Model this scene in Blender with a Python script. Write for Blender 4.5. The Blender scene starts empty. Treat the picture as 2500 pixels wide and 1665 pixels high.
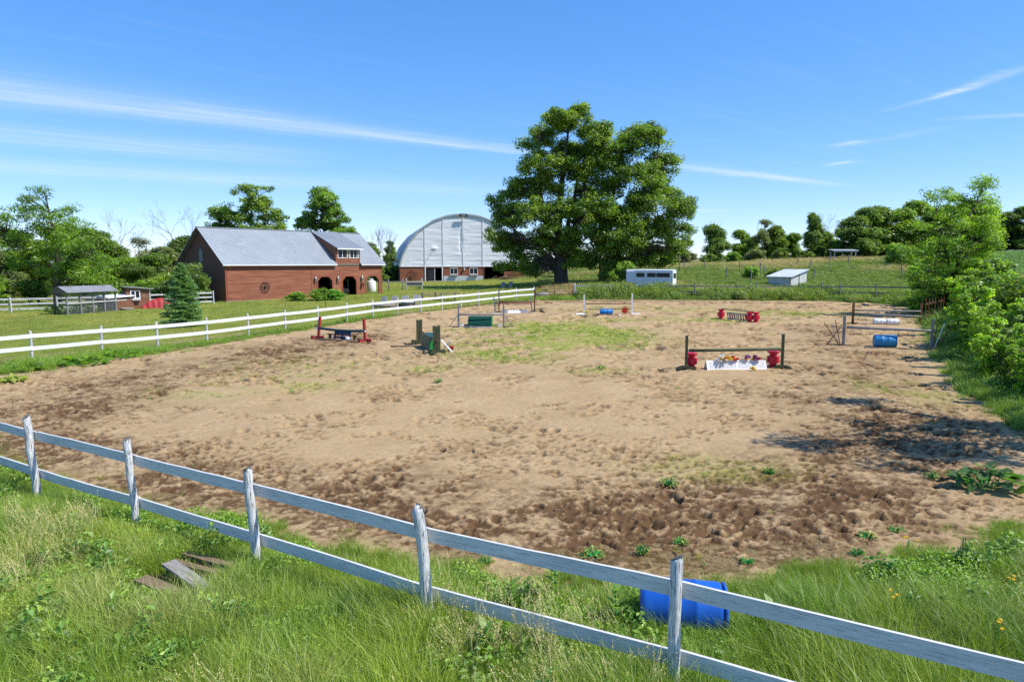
import bpy, math, random
import numpy as np
from mathutils import Vector, Matrix
R = math.radians
SC = bpy.context.scene
COL = SC.collection

# ------------------------------------------------------------------ camera, sky, sun, exposure
cam_d = bpy.data.cameras.new('camera')
cam = bpy.data.objects.new('camera', cam_d); COL.objects.link(cam)
cam.location = (0, 0, 4.0)
cam.rotation_euler = (R(90 - 6.52), 0, 0)
cam_d.lens = 24; cam_d.sensor_width = 36; cam_d.clip_start = 0.05; cam_d.clip_end = 4000
SC.camera = cam
SUN_EL, SUN_AZ = 52.0, 105.0          # azimuth clockwise from +Y (the view direction)
SKY_STRENGTH, SUN_STRENGTH, EXPOSURE = 0.145, 5.0, 0.24

world = bpy.data.worlds.new('World'); SC.world = world; world.use_nodes = True
wn, wl = world.node_tree.nodes, world.node_tree.links
wn.clear()

def wmath(op, a, b=None, c=None, clamp=False):
    n = wn.new('ShaderNodeMath'); n.operation = op; n.use_clamp = clamp
    for i, v in enumerate((a, b, c)):
        if v is None: continue
        if isinstance(v, (int, float)): n.inputs[i].default_value = v
        else: wl.new(v, n.inputs[i])
    return n.outputs[0]

def build_world():
    sky = wn.new('ShaderNodeTexSky'); sky.sky_type = 'NISHITA'; sky.sun_disc = False
    sky.sun_elevation = R(SUN_EL); sky.sun_rotation = R(SUN_AZ)
    sky.altitude = 200; sky.air_density = 0.75; sky.dust_density = 0.3; sky.ozone_density = 4.0
    # thin cirrus on a flat cloud layer: coordinates x/z, y/z of the view direction
    tc = wn.new('ShaderNodeTexCoord'); sep = wn.new('ShaderNodeSeparateXYZ'); wl.new(tc.outputs['Generated'], sep.inputs[0])
    z = wmath('MAXIMUM', sep.outputs[2], 0.02)
    u = wmath('DIVIDE', sep.outputs[0], z); v = wmath('DIVIDE', sep.outputs[1], z)
    total = None
    ca, sa = math.cos(R(35.5)), math.sin(R(35.5))
    along = wmath('ADD', wmath('MULTIPLY', u, ca), wmath('MULTIPLY', v, sa))
    across = wmath('SUBTRACT', wmath('MULTIPLY', v, ca), wmath('MULTIPLY', u, sa))
    comb = wn.new('ShaderNodeCombineXYZ')
    wl.new(wmath('MULTIPLY', along, 0.55), comb.inputs[0]); wl.new(wmath('MULTIPLY', across, 5.0), comb.inputs[1])
    n1 = wn.new('ShaderNodeTexNoise'); n1.inputs['Scale'].default_value = 1.3; n1.inputs['Detail'].default_value = 6; n1.inputs['Roughness'].default_value = 0.6
    wl.new(comb.outputs[0], n1.inputs['Vector'])
    comb2 = wn.new('ShaderNodeCombineXYZ'); wl.new(u, comb2.inputs[0]); wl.new(v, comb2.inputs[1])
    n2 = wn.new('ShaderNodeTexNoise'); n2.inputs['Scale'].default_value = 2.6; n2.inputs['Detail'].default_value = 5; n2.inputs['Roughness'].default_value = 0.62
    wl.new(comb2.outputs[0], n2.inputs['Vector'])
    fib = wmath('SUBTRACT', wmath('MULTIPLY', n1.outputs['Fac'], 2.3), 0.55, clamp=True)
    puf = wmath('SUBTRACT', wmath('MULTIPLY', n2.outputs['Fac'], 3.2), 1.1, clamp=True)
    wob = wmath('MULTIPLY', wmath('SUBTRACT', n2.outputs['Fac'], 0.5), 0.22)
    def seg(p, q, w, amp, soft=0.35, tex=fib, side=0.0, flare=0.0):
        nonlocal total
        dx, dy = q[0]-p[0], q[1]-p[1]; L = math.hypot(dx, dy); dx /= L; dy /= L
        uu = wmath('SUBTRACT', u, p[0]); vv = wmath('SUBTRACT', v, p[1])
        t = wmath('ADD', wmath('MULTIPLY', uu, dx), wmath('MULTIPLY', vv, dy))
        d = wmath('ADD', wmath('SUBTRACT', wmath('MULTIPLY', vv, dx), wmath('MULTIPLY', uu, dy)), wob)
        ww = wmath('MAXIMUM', wmath('SUBTRACT', w, wmath('MULTIPLY', t, flare)), 0.03)
        e = wmath('DIVIDE', d, ww)
        if side:     # one edge sharp, the other feathered
            neg = wmath('MULTIPLY', wmath('MINIMUM', e, 0.0), 1.0)
            pos = wmath('MULTIPLY', wmath('MAXIMUM', e, 0.0), side)
            e = wmath('ADD', neg, pos)
        g = wmath('EXPONENT', wmath('MULTIPLY', wmath('MULTIPLY', e, e), -1.0))
        a = wmath('DIVIDE', t, soft*L, clamp=True)
        b = wmath('DIVIDE', wmath('SUBTRACT', L, t), soft*L*0.6, clamp=True)
        m = wmath('MULTIPLY', wmath('MULTIPLY', g, wmath('MULTIPLY', a, b)), amp)
        m = wmath('MULTIPLY', m, wmath('ADD', wmath('MULTIPLY', tex, 0.75), 0.3))
        total = m if total is None else wmath('ADD', total, m)
    seg((-4.8, 3.0), (0.75, 6.80), 0.72, 0.44, 0.2, flare=0.095, side=1.35)
    seg((0.75, 6.56), (4.5, 9.2), 0.17, 0.55, 0.5)
    seg((-6.0, 4.05), (-1.6, 6.85), 0.45, 0.22, 0.3)
    seg((-6.0, 4.6), (-1.9, 7.3), 0.30, 0.15, 0.3)
    seg((-8.0, 6.1), (0.6, 10.3), 0.8, 0.18, 0.3)
    seg((-9.0, 4.4), (-2.4, 9.3), 0.6, 0.12, 0.3)
    seg((2.49, 4.75), (2.69, 3.5), 0.06, 0.40, 0.5, puf)
    seg((2.555, 4.38), (2.625, 3.95), 0.05, 0.75, 0.5, puf)
    seg((2.72, 6.1), (2.92, 5.72), 0.09, 0.55, 0.5, puf)
    seg((2.8, 6.3), (3.3, 5.0), 0.10, 0.16, 0.5, puf)
    seg((3.24, 7.3), (3.40, 6.86), 0.09, 0.5, 0.5, puf)
    seg((2.9, 13.0), (4.3, 13.6), 0.3, 0.4, 0.5)
    seg((2.9, 5.0), (3.9, 4.6), 0.07, 0.25, 0.4)
    low = wmath('MULTIPLY', wmath('MULTIPLY', wmath('SUBTRACT', n1.outputs['Fac'], 0.54, clamp=True), 0.45),
                wmath('DIVIDE', wmath('SUBTRACT', 0.45, sep.outputs[2]), 0.4, clamp=True))
    total = wmath('ADD', total, low, clamp=True)
    vis = wmath('DIVIDE', wmath('SUBTRACT', sep.outputs[2], 0.03), 0.06, clamp=True)
    fac = wmath('MULTIPLY', wmath('MINIMUM', total, 0.85), vis)
    mix = wn.new('ShaderNodeMix'); mix.data_type = 'RGBA'
    wl.new(fac, mix.inputs['Factor'])
    # the camera's soft tone curve and white balance, the same for the whole sky
    gm = wn.new('ShaderNodeGamma'); gm.inputs['Gamma'].default_value = .6; wl.new(sky.outputs[0], gm.inputs['Color'])
    wb = wn.new('ShaderNodeMix'); wb.data_type = 'RGBA'; wb.blend_type = 'MULTIPLY'; wb.inputs['Factor'].default_value = 1.0
    wb.inputs['B'].default_value = (2.28, 2.28, 2.51, 1); wl.new(gm.outputs[0], wb.inputs['A'])
    hs = wn.new('ShaderNodeHueSaturation'); hs.inputs['Saturation'].default_value = 1.52; hs.inputs['Value'].default_value = 1.0
    wl.new(wb.outputs['Result'], hs.inputs['Color'])
    wl.new(hs.outputs[0], mix.inputs['A'])
    mix.inputs['B'].default_value = (5.6, 6.0, 6.4, 1)
    bg = wn.new('ShaderNodeBackground'); bg.inputs['Strength'].default_value = SKY_STRENGTH
    wl.new(mix.outputs['Result'], bg.inputs['Color'])
    out = wn.new('ShaderNodeOutputWorld'); wl.new(bg.outputs[0], out.inputs[0])
build_world()

sd = bpy.data.lights.new('sun', 'SUN'); sd.energy = SUN_STRENGTH; sd.angle = R(0.53); sd.color = (1.0, 0.955, 0.89)
so = bpy.data.objects.new('sun', sd); COL.objects.link(so)
so.location = (60, -5, 90)
_el, _az = R(SUN_EL), R(SUN_AZ)
SUN_DIR = Vector((math.sin(_az)*math.cos(_el), math.cos(_az)*math.cos(_el), math.sin(_el)))
so.rotation_euler = SUN_DIR.to_track_quat('Z', 'Y').to_euler()

vs = SC.view_settings
vs.view_transform = 'Standard'; vs.look = 'None'; vs.exposure = EXPOSURE; vs.gamma = 1.0; vs.use_curve_mapping = False
SC.cycles.max_bounces = 5; SC.cycles.diffuse_bounces = 3; SC.cycles.adaptive_threshold = 0.02; SC.cycles.transparent_max_bounces = 6; SC.cycles.transmission_bounces = 4
SC.cycles.use_denoising = False

# ------------------------------------------------------------------ helpers
rng = np.random.default_rng(7)
random.seed(7)

def ss(t):
    t = np.clip(t, 0, 1); return t*t*(3-2*t)

def terr(x, y):
    x = np.asarray(x, float); y = np.asarray(y, float)
    yc = np.minimum(y, 130) - 38
    b = 0.00625*(yc + np.sqrt(yc*yc + 60))
    rx = np.minimum(1.9*ss((x+12)/32) + 0.04*np.maximum(x-20, 0), 5.2)
    return b + rx*ss((y-52)/75)

def tz(x, y): return float(terr(x, y))

def _hash(ix, iy, seed):
    h = (ix.astype(np.int64)*374761393 + iy.astype(np.int64)*668265263 + seed*982451653) & 0x7fffffff
    h = ((h ^ (h >> 13))*1274126177) & 0x7fffffff
    return ((h ^ (h >> 16)) & 0xffff)/65535.0

def vnoise(x, y, seed=0):
    x = np.asarray(x, float); y = np.asarray(y, float)
    ix = np.floor(x); iy = np.floor(y); fx = x-ix; fy = y-iy
    fx = fx*fx*(3-2*fx); fy = fy*fy*(3-2*fy)
    a = _hash(ix, iy, seed); b = _hash(ix+1, iy, seed); c = _hash(ix, iy+1, seed); d = _hash(ix+1, iy+1, seed)
    return (a*(1-fx)+b*fx)*(1-fy) + (c*(1-fx)+d*fx)*fy

def fbm(x, y, seed=0, octv=4, gain=0.5):
    s = 0; a = 1; tot = 0
    for k in range(octv):
        s = s + a*vnoise(x*2**k + 17.3*k, y*2**k - 9.1*k, seed+k); tot += a; a *= gain
    return s/tot

def mesh_np(name, V, F, attrs=None, smooth=False):
    me = bpy.data.meshes.new(name)
    V = np.ascontiguousarray(V, dtype=np.float32); F = np.ascontiguousarray(F, dtype=np.int32)
    m, k = F.shape
    me.vertices.add(len(V)); me.vertices.foreach_set('co', V.ravel())
    me.loops.add(m*k); me.loops.foreach_set('vertex_index', F.ravel())
    me.polygons.add(m)
    me.polygons.foreach_set('loop_start', np.arange(0, m*k, k, dtype=np.int32))
    try: me.polygons.foreach_set('loop_total', np.full(m, k, dtype=np.int32))
    except Exception: pass
    if attrs:
        for an, arr in attrs.items():
            arr = np.ascontiguousarray(arr, dtype=np.float32)
            if arr.ndim == 1:
                at = me.attributes.new(an, 'FLOAT', 'POINT'); at.data.foreach_set('value', arr)
            else:
                at = me.attributes.new(an, 'FLOAT_COLOR', 'POINT')
                if arr.shape[1] == 3: arr = np.concatenate([arr, np.ones((len(arr), 1), np.float32)], 1)
                at.data.foreach_set('color', np.ascontiguousarray(arr).ravel())
    me.update(calc_edges=True); me.validate()
    if smooth: me.polygons.foreach_set('use_smooth', np.ones(m, dtype=bool))
    return me

class MB:
    """collects boxes, beams, tubes and prisms into one mesh"""
    def __init__(s): s.v = []; s.f = []
    def add(s, vs_, fs):
        o = len(s.v); s.v += [tuple(p) for p in vs_]; s.f += [tuple(i+o for i in q) for q in fs]; return s
    def box(s, x0, x1, y0, y1, z0, z1):
        return s.add([(x0,y0,z0),(x1,y0,z0),(x1,y1,z0),(x0,y1,z0),(x0,y0,z1),(x1,y0,z1),(x1,y1,z1),(x0,y1,z1)],
                     [(0,3,2,1),(4,5,6,7),(0,1,5,4),(1,2,6,5),(2,3,7,6),(3,0,4,7)])
    def beam(s, p0, p1, w, h, up=(0,0,1)):
        p0 = Vector(p0); p1 = Vector(p1); d = (p1-p0).normalized(); up = Vector(up)
        sd_ = d.cross(up)
        if sd_.length < 1e-4: sd_ = d.cross(Vector((0,1,0)))
        sd_.normalize(); u = sd_.cross(d).normalized()
        a = sd_*(w/2); b = u*(h/2)
        vs_ = [p0-a-b, p0+a-b, p0+a+b, p0-a+b, p1-a-b, p1+a-b, p1+a+b, p1-a+b]
        return s.add(vs_, [(0,1,2,3),(7,6,5,4),(0,4,5,1),(1,5,6,2),(2,6,7,3),(3,7,4,0)])
    def tube(s, pts, radii, n=6, cap=True):
        pts = [Vector(p) for p in pts]
        if isinstance(radii, (int, float)): radii = [radii]*len(pts)
        rings = []; ref = None
        for i, p in enumerate(pts):
            d = (pts[min(i+1, len(pts)-1)] - pts[max(i-1, 0)])
            if d.length < 1e-6: d = Vector((0,0,1))
            d.normalize()
            if ref is None: ref = d.orthogonal().normalized()
            ref = (ref - d*ref.dot(d))
            if ref.length < 1e-4: ref = d.orthogonal()
            ref.normalize(); b = d.cross(ref)
            rings.append([p + (ref*math.cos(2*math.pi*k/n) + b*math.sin(2*math.pi*k/n))*radii[i] for k in range(n)])
        vs_ = [q for r in rings for q in r]; fs = []
        for i in range(len(pts)-1):
            for k in range(n):
                fs.append((i*n+k, i*n+(k+1)%n, (i+1)*n+(k+1)%n, (i+1)*n+k))
        if cap:
            fs.append(tuple(range(n-1, -1, -1))); fs.append(tuple((len(pts)-1)*n+k for k in range(n)))
        return s.add(vs_, fs)
    def prism(s, poly, a, b):
        """poly: list of 3D points; extruded by the vector b-a (from a offset to b offset)"""
        a = Vector(a); b = Vector(b); n = len(poly)
        vs_ = [Vector(p)+a for p in poly] + [Vector(p)+b for p in poly]
        fs = [tuple(range(n-1, -1, -1)), tuple(range(n, 2*n))]
        fs += [(k, (k+1) % n, n+(k+1) % n, n+k) for k in range(n)]
        return s.add(vs_, fs)
    def lathe(s, prof, n=16, axis='z', c=(0,0,0), rot=0.0):
        """prof: list of (radius, height)"""
        rings = []
        for r, h in prof:
            for k in range(n):
                t = 2*math.pi*k/n + rot
                a, b = r*math.cos(t), r*math.sin(t)
                p = (a, b, h) if axis == 'z' else ((h, a, b) if axis == 'x' else (b, h, a))
                rings.append((p[0]+c[0], p[1]+c[1], p[2]+c[2]))
        fs = []
        for i in range(len(prof)-1):
            for k in range(n):
                fs.append((i*n+k, i*n+(k+1) % n, (i+1)*n+(k+1) % n, (i+1)*n+k))
        fs.append(tuple(range(n-1, -1, -1))); fs.append(tuple((len(prof)-1)*n+k for k in range(n)))
        return s.add(rings, fs)
    def torus(s, c, r, t, nr=24, nt=6, axis='y', squash=1.0):
        vs_ = []; fs = []
        for i in range(nr):
            a = 2*math.pi*i/nr
            for k in range(nt):
                b = 2*math.pi*k/nt
                rr = r + t*math.cos(b); q = t*math.sin(b)*squash
                p = (rr*math.cos(a), q, rr*math.sin(a)) if axis == 'y' else ((q, rr*math.cos(a), rr*math.sin(a)) if axis == 'x' else (rr*math.cos(a), rr*math.sin(a), q))
                vs_.append((p[0]+c[0], p[1]+c[1], p[2]+c[2]))
                fs.append((i*nt+k, i*nt+(k+1) % nt, ((i+1) % nr)*nt+(k+1) % nt, ((i+1) % nr)*nt+k))
        return s.add(vs_, fs)
    def mesh(s, name, smooth=False):
        me = bpy.data.meshes.new(name); me.from_pydata([tuple(p) for p in s.v], [], s.f); me.update()
        if smooth:
            for p in me.polygons: p.use_smooth = True
        return me

def tag(o, label=None, cat=None, group=None, kind=None):
    if label: o['label'] = label
    if cat: o['category'] = cat
    if group: o['group'] = group
    if kind: o['kind'] = kind
    return o

def link(name, me, mat=None, parent=None, loc=None, rot=None):
    o = bpy.data.objects.new(name, me); COL.objects.link(o)
    if mat is not None and me is not None and len(me.materials) == 0: me.materials.append(mat)
    if parent is not None: o.parent = parent
    if loc is not None: o.location = loc
    if rot is not None: o.rotation_euler = rot
    return o

def obj(name, mb, mat, parent=None, smooth=False, loc=None, rot=None, world=False):
    me = mb.mesh(name, smooth) if isinstance(mb, MB) else mb
    if world and parent is not None:
        me.transform(Matrix.Translation(-Vector(parent.location)))
    return link(name, me, mat, parent, loc, rot)

def thing(name, label, cat, loc=(0,0,0), rz=0.0, group=None):
    o = bpy.data.objects.new(name, None); COL.objects.link(o)
    o.location = loc; o.rotation_euler = (0, 0, rz); o.empty_display_size = 0.3
    return tag(o, label, cat, group)

def along(o, p0, p1):
    """point a unit-length (1 m along local x) mesh object from p0 to p1"""
    p0 = Vector(p0); p1 = Vector(p1); d = p1-p0
    o.location = p0; o.rotation_euler = d.to_track_quat('X', 'Z').to_euler(); o.scale = (d.length, 1, 1)
    return o

ORD = ['first','second','third','fourth','fifth','sixth','seventh','eighth','ninth','tenth','eleventh','twelfth','thirteenth','fourteenth','fifteenth','sixteenth','seventeenth','eighteenth','nineteenth','twentieth']

# ------------------------------------------------------------------ materials
def new_mat(name):
    m = bpy.data.materials.new(name); m.use_nodes = True
    nt = m.node_tree; nt.nodes.clear()
    return m, nt.nodes, nt.links

def nd(N, t, **kw):
    n = N.new(t)
    for k, v in kw.items(): setattr(n, k, v)
    return n

def ramp(N, L, fac, stops):
    r = N.new('ShaderNodeValToRGB'); e = r.color_ramp.elements
    while len(e) < len(stops): e.new(0.5)
    for i, (p, c) in enumerate(stops):
        e[i].position = p; e[i].color = (*c, 1) if len(c) == 3 else c
    L.new(fac, r.inputs[0]); return r.outputs[0]

def mixc(N, L, fac, a, b, mode='MIX'):
    m = N.new('ShaderNodeMix'); m.data_type = 'RGBA'; m.blend_type = mode
    for sock, v in ((m.inputs['Factor'], fac), (m.inputs['A'], a), (m.inputs['B'], b)):
        if isinstance(v, (int, float)): sock.default_value = v
        elif isinstance(v, tuple): sock.default_value = (*v, 1) if len(v) == 3 else v
        else: L.new(v, sock)
    return m.outputs['Result']

def coords(N, L, scale=(1,1,1), kind='Object'):
    tc = N.new('ShaderNodeTexCoord'); mp = N.new('ShaderNodeMapping'); mp.inputs['Scale'].default_value = scale
    L.new(tc.outputs[kind], mp.inputs[0]); return mp.outputs[0]

def noise(N, L, vec, scale, detail=4, rough=0.55, dist=0.0):
    n = N.new('ShaderNodeTexNoise'); n.inputs['Scale'].default_value = scale; n.inputs['Detail'].default_value = detail
    n.inputs['Roughness'].default_value = rough; n.inputs['Distortion'].default_value = dist
    L.new(vec, n.inputs['Vector']); return n.outputs['Fac']

def mathn(N, L, op, a, b=None, clamp=False):
    n = N.new('ShaderNodeMath'); n.operation = op; n.use_clamp = clamp
    for i, v in enumerate((a, b)):
        if v is None: continue
        if isinstance(v, (int, float)): n.inputs[i].default_value = v
        else: L.new(v, n.inputs[i])
    return n.outputs[0]

def finish(N, L, col, rough=0.7, bump=None, bstr=0.3, bdist=0.02, metal=0.0, spec=0.3):
    p = N.new('ShaderNodeBsdfPrincipled'); p.inputs['Metallic'].default_value = metal
    p.inputs['Specular IOR Level'].default_value = spec
    if isinstance(col, tuple): p.inputs['Base Color'].default_value = (*col, 1)
    else: L.new(col, p.inputs['Base Color'])
    if isinstance(rough, (int, float)): p.inputs['Roughness'].default_value = rough
    else: L.new(rough, p.inputs['Roughness'])
    if bump is not None:
        b = N.new('ShaderNodeBump'); b.inputs['Strength'].default_value = bstr; b.inputs['Distance'].default_value = bdist
        L.new(bump, b.inputs['Height']); L.new(b.outputs[0], p.inputs['Normal'])
    o = N.new('ShaderNodeOutputMaterial'); L.new(p.outputs[0], o.inputs[0])

def mat_var(name, c1, c2, scale=3.0, stretch=(1,1,1), rough=0.75, bstr=0.25, bdist=0.01, wear=None, wear_t=0.62, wear_scale=6.0, metal=0.0, spec=0.3, wstretch=None):
    """two tones mixed by noise, per-object shift, optional worn patches of a third colour"""
    m, N, L = new_mat(name)
    v = coords(N, L, stretch)
    oi = N.new('ShaderNodeObjectInfo')
    add = N.new('ShaderNodeVectorMath'); add.operation = 'ADD'
    sc = N.new('ShaderNodeVectorMath'); sc.operation = 'SCALE'; sc.inputs[0].default_value = (37., 11., 23.); L.new(oi.outputs['Random'], sc.inputs['Scale'])
    L.new(v, add.inputs[0]); L.new(sc.outputs[0], add.inputs[1]); v = add.outputs[0]
    n1 = noise(N, L, v, scale, 5, 0.6)
    col = mixc(N, L, ramp(N, L, n1, [(0.3, (0,0,0)), (0.7, (1,1,1))]), c1, c2)
    h = n1
    if wear is not None:
        vv = v
        if wstretch is not None:
            mp = N.new('ShaderNodeMapping'); mp.inputs['Scale'].default_value = wstretch; L.new(v, mp.inputs[0]); vv = mp.outputs[0]
        n2 = noise(N, L, vv, wear_scale, 6, 0.65, 0.4)
        f = ramp(N, L, n2, [(wear_t-0.05, (0,0,0)), (wear_t+0.05, (1,1,1))])
        col = mixc(N, L, f, col, wear)
        h = mathn(N, L, 'SUBTRACT', n1, f)
    finish(N, L, col, rough, h, bstr, bdist, metal, spec)
    return m

M = {}
M['white_fence'] = mat_var('white_fence', (.80,.80,.78), (.70,.71,.70), 2.2, (1,4,4), .55, .12, wear=(.48,.46,.42), wear_t=.70, wear_scale=5)
M['white_post'] = mat_var('white_post', (.62,.62,.60), (.40,.40,.39), 4, (2,2,.6), .75, .3, wear=(.16,.145,.13), wear_t=.62, wear_scale=9)
M['rail_paint'] = mat_var('rail_paint', (.74,.73,.70), (.55,.545,.53), 2.2, (1,11,11), .7, .5, .004, wear=(.30,.285,.26), wear_t=.62, wear_scale=3.2, wstretch=(1.5,3.5,3.5))
M['peel_post'] = mat_var('peel_post', (.74,.74,.73), (.58,.58,.57), 5, (4,4,.8), .75, .6, .01, wear=(.10,.09,.08), wear_t=.56, wear_scale=13, wstretch=(2.4,2.4,.6))
M['grey_wood'] = mat_var('grey_wood', (.27,.26,.245), (.14,.135,.125), 4, (1,6,6), .85, .4, wear=(.40,.395,.38), wear_t=.66, wear_scale=3)
M['pale_wood'] = mat_var('pale_wood', (.55,.53,.49), (.36,.34,.31), 4, (1,5,5), .85, .4)
M['old_wood'] = mat_var('old_wood', (.20,.16,.12), (.10,.08,.06), 6, (1,5,5), .85, .5, wear=(.33,.30,.26), wear_t=.62)
M['brown_wood'] = mat_var('brown_wood', (.17,.075,.035), (.09,.04,.02), 6, (1,4,4), .7, .3, wear=(.28,.19,.12), wear_t=.68)
M['plank_grey'] = mat_var('plank_grey', (.33,.31,.28), (.21,.195,.175), 5, (1,7,7), .85, .5, wear=(.16,.10,.07), wear_t=.60, wear_scale=4)
M['plank_brown'] = mat_var('plank_brown', (.24,.165,.10), (.13,.085,.05), 7, (1,7,7), .85, .5, wear=(.34,.27,.19), wear_t=.62)
M['olive'] = mat_var('olive', (.085,.095,.045), (.055,.062,.03), 5, (3,3,1), .65, .2, wear=(.20,.19,.13), wear_t=.68, wear_scale=8)
M['olive_dark'] = mat_var('olive_dark', (.06,.07,.03), (.04,.047,.022), 5, (1,3,3), .6, .2, wear=(.16,.15,.1), wear_t=.7)
M['red_plastic'] = mat_var('red_plastic', (.62,.012,.045), (.50,.012,.035), 3, (1,1,1), .42, .05, spec=.4)
M['red_paint'] = mat_var('red_paint', (.42,.035,.03), (.30,.025,.02), 5, (3,3,1), .6, .2, wear=(.50,.18,.15), wear_t=.66)
M['white_paint'] = mat_var('white_paint', (.82,.82,.80), (.72,.72,.70), 4, (1,1,1), .5, .1, wear=(.45,.42,.38), wear_t=.72)
M['white_plastic'] = mat_var('white_plastic', (.80,.81,.82), (.70,.72,.74), 3, (1,1,1), .4, .05, wear=(.55,.52,.47), wear_t=.68, wear_scale=4)
M['blue_plastic'] = mat_var('blue_plastic', (.010,.115,.50), (.008,.085,.40), 3, (1,1,1), .36, .05, wear=(.06,.2,.55), wear_t=.7, spec=.45)
M['blue_faded'] = mat_var('blue_faded', (.03,.24,.50), (.025,.19,.42), 3, (1,1,1), .45, .05, wear=(.16,.36,.55), wear_t=.68)
M['navy_paint'] = mat_var('navy_paint', (.012,.035,.09), (.01,.025,.06), 5, (1,4,4), .6, .2, wear=(.1,.13,.17), wear_t=.7)
M['teal_paint'] = mat_var('teal_paint', (.012,.06,.085), (.01,.045,.06), 5, (1,4,4), .55, .2, wear=(.07,.12,.14), wear_t=.68)
M['green_dark'] = mat_var('green_dark', (.008,.075,.045), (.006,.05,.032), 4, (1,3,3), .45, .15)
M['green_bright'] = mat_var('green_bright', (.02,.30,.055), (.018,.24,.045), 4, (1,1,1), .5, .1)
M['grey_paint'] = mat_var('grey_paint', (.27,.265,.28), (.19,.19,.20), 5, (3,3,1), .65, .25, wear=(.11,.09,.08), wear_t=.68)
M['steel'] = mat_var('steel', (.45,.46,.48), (.36,.37,.38), 5, (1,1,1), .4, .1, metal=.6)
M['rust_pipe'] = mat_var('rust_pipe', (.22,.075,.05), (.13,.05,.035), 7, (1,1,1), .7, .2)
M['green_pipe'] = mat_var('green_pipe', (.05,.16,.08), (.04,.12,.06), 7, (1,1,1), .6, .2)
M['dark_metal'] = mat_var('dark_metal', (.03,.03,.032), (.02,.02,.022), 7, (1,1,1), .6, .1)
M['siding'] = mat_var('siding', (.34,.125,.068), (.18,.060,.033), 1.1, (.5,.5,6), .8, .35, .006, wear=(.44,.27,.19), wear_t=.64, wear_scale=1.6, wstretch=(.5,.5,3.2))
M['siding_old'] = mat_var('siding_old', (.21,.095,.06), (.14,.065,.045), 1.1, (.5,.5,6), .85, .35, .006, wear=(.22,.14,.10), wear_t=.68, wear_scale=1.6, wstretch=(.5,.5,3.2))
M['coop_wood'] = mat_var('coop_wood', (.24,.11,.06), (.15,.07,.04), 2.0, (.5,.5,5), .85, .35, .006, wear=(.36,.27,.2), wear_t=.64, wear_scale=2)
M['trim_red'] = mat_var('trim_red', (.30,.085,.045), (.23,.065,.035), 3, (1,1,1), .75, .2)
M['white_trim'] = mat_var('white_trim', (.80,.80,.79), (.72,.72,.71), 3, (1,1,1), .5, .05)
M['metal_roof'] = mat_var('metal_roof', (.37,.40,.42), (.30,.33,.35), .5, (1,1,1), .45, .05, metal=.2, spec=.4, wear=(.46,.48,.49), wear_t=.66, wear_scale=.9)
M['old_tin'] = mat_var('old_tin', (.34,.345,.35), (.24,.245,.25), 1.6, (1,1,1), .6, .1, metal=.2, wear=(.24,.17,.12), wear_t=.66, wear_scale=2)
M['galv'] = mat_var('galv', (.66,.68,.69), (.56,.58,.59), 1.2, (1,1,1), .45, .1, metal=.4, wear=(.33,.31,.29), wear_t=.68, wear_scale=2)
_unused = mat_var('fabric_white', (.80,.81,.83), (.74,.75,.78), .6, (1,1,1), .6, .08, .02)
M['fabric_grey'] = mat_var('fabric_grey', (.40,.42,.45), (.34,.36,.39), .6, (1,1,1), .6, .08)
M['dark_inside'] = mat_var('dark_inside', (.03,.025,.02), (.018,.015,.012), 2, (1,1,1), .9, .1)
M['concrete'] = mat_var('concrete', (.36,.34,.31), (.26,.245,.22), 3, (1,1,1), .9, .3)
M['tarp_red'] = mat_var('tarp_red', (.42,.045,.045), (.33,.035,.035), 3, (1,1,1), .6, .15)
M['black_rubber'] = mat_var('black_rubber', (.02,.02,.02), (.03,.03,.03), 3, (1,1,1), .8, .1)
M['alu'] = mat_var('alu', (.66,.68,.70), (.58,.60,.63), 1.0, (1,1,4), .45, .1, metal=.1, wear=(.48,.47,.44), wear_t=.7, wear_scale=1.5)
M['shed_wood'] = mat_var('shed_wood', (.66,.66,.63), (.50,.50,.47), 2, (1,1,4), .85, .3, wear=(.20,.19,.17), wear_t=.60, wear_scale=2.5)
M['bark'] = mat_var('bark', (.12,.095,.072), (.06,.048,.037), 6, (2,2,.5), .95, .8, .03)
M['bark_grey'] = mat_var('bark_grey', (.24,.225,.205), (.15,.14,.128), 6, (2,2,.5), .95, .5, .02)
M['stone'] = mat_var('stone', (.27,.26,.25), (.17,.165,.16), 3, (1,1,1), .9, .6, .03)
M['log'] = mat_var('log', (.28,.24,.195), (.17,.145,.115), 5, (1,5,5), .9, .4)
for nm, c in (('petal_yellow',(.80,.52,.02)),('petal_red',(.60,.02,.02)),('petal_orange',(.70,.16,.01)),('petal_white',(.80,.78,.70)),('petal_purple',(.30,.07,.25)),('petal_pink',(.62,.10,.14)),('petal_rust',(.40,.05,.015)),('petal_cream',(.80,.68,.28)),('orange_tip',(.6,.1,.02)),('cart_white',(.75,.75,.72))):
    M[nm] = mat_var(nm, c, tuple(.8*q for q in c), 12, (1,1,1), .6, .1)

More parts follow.
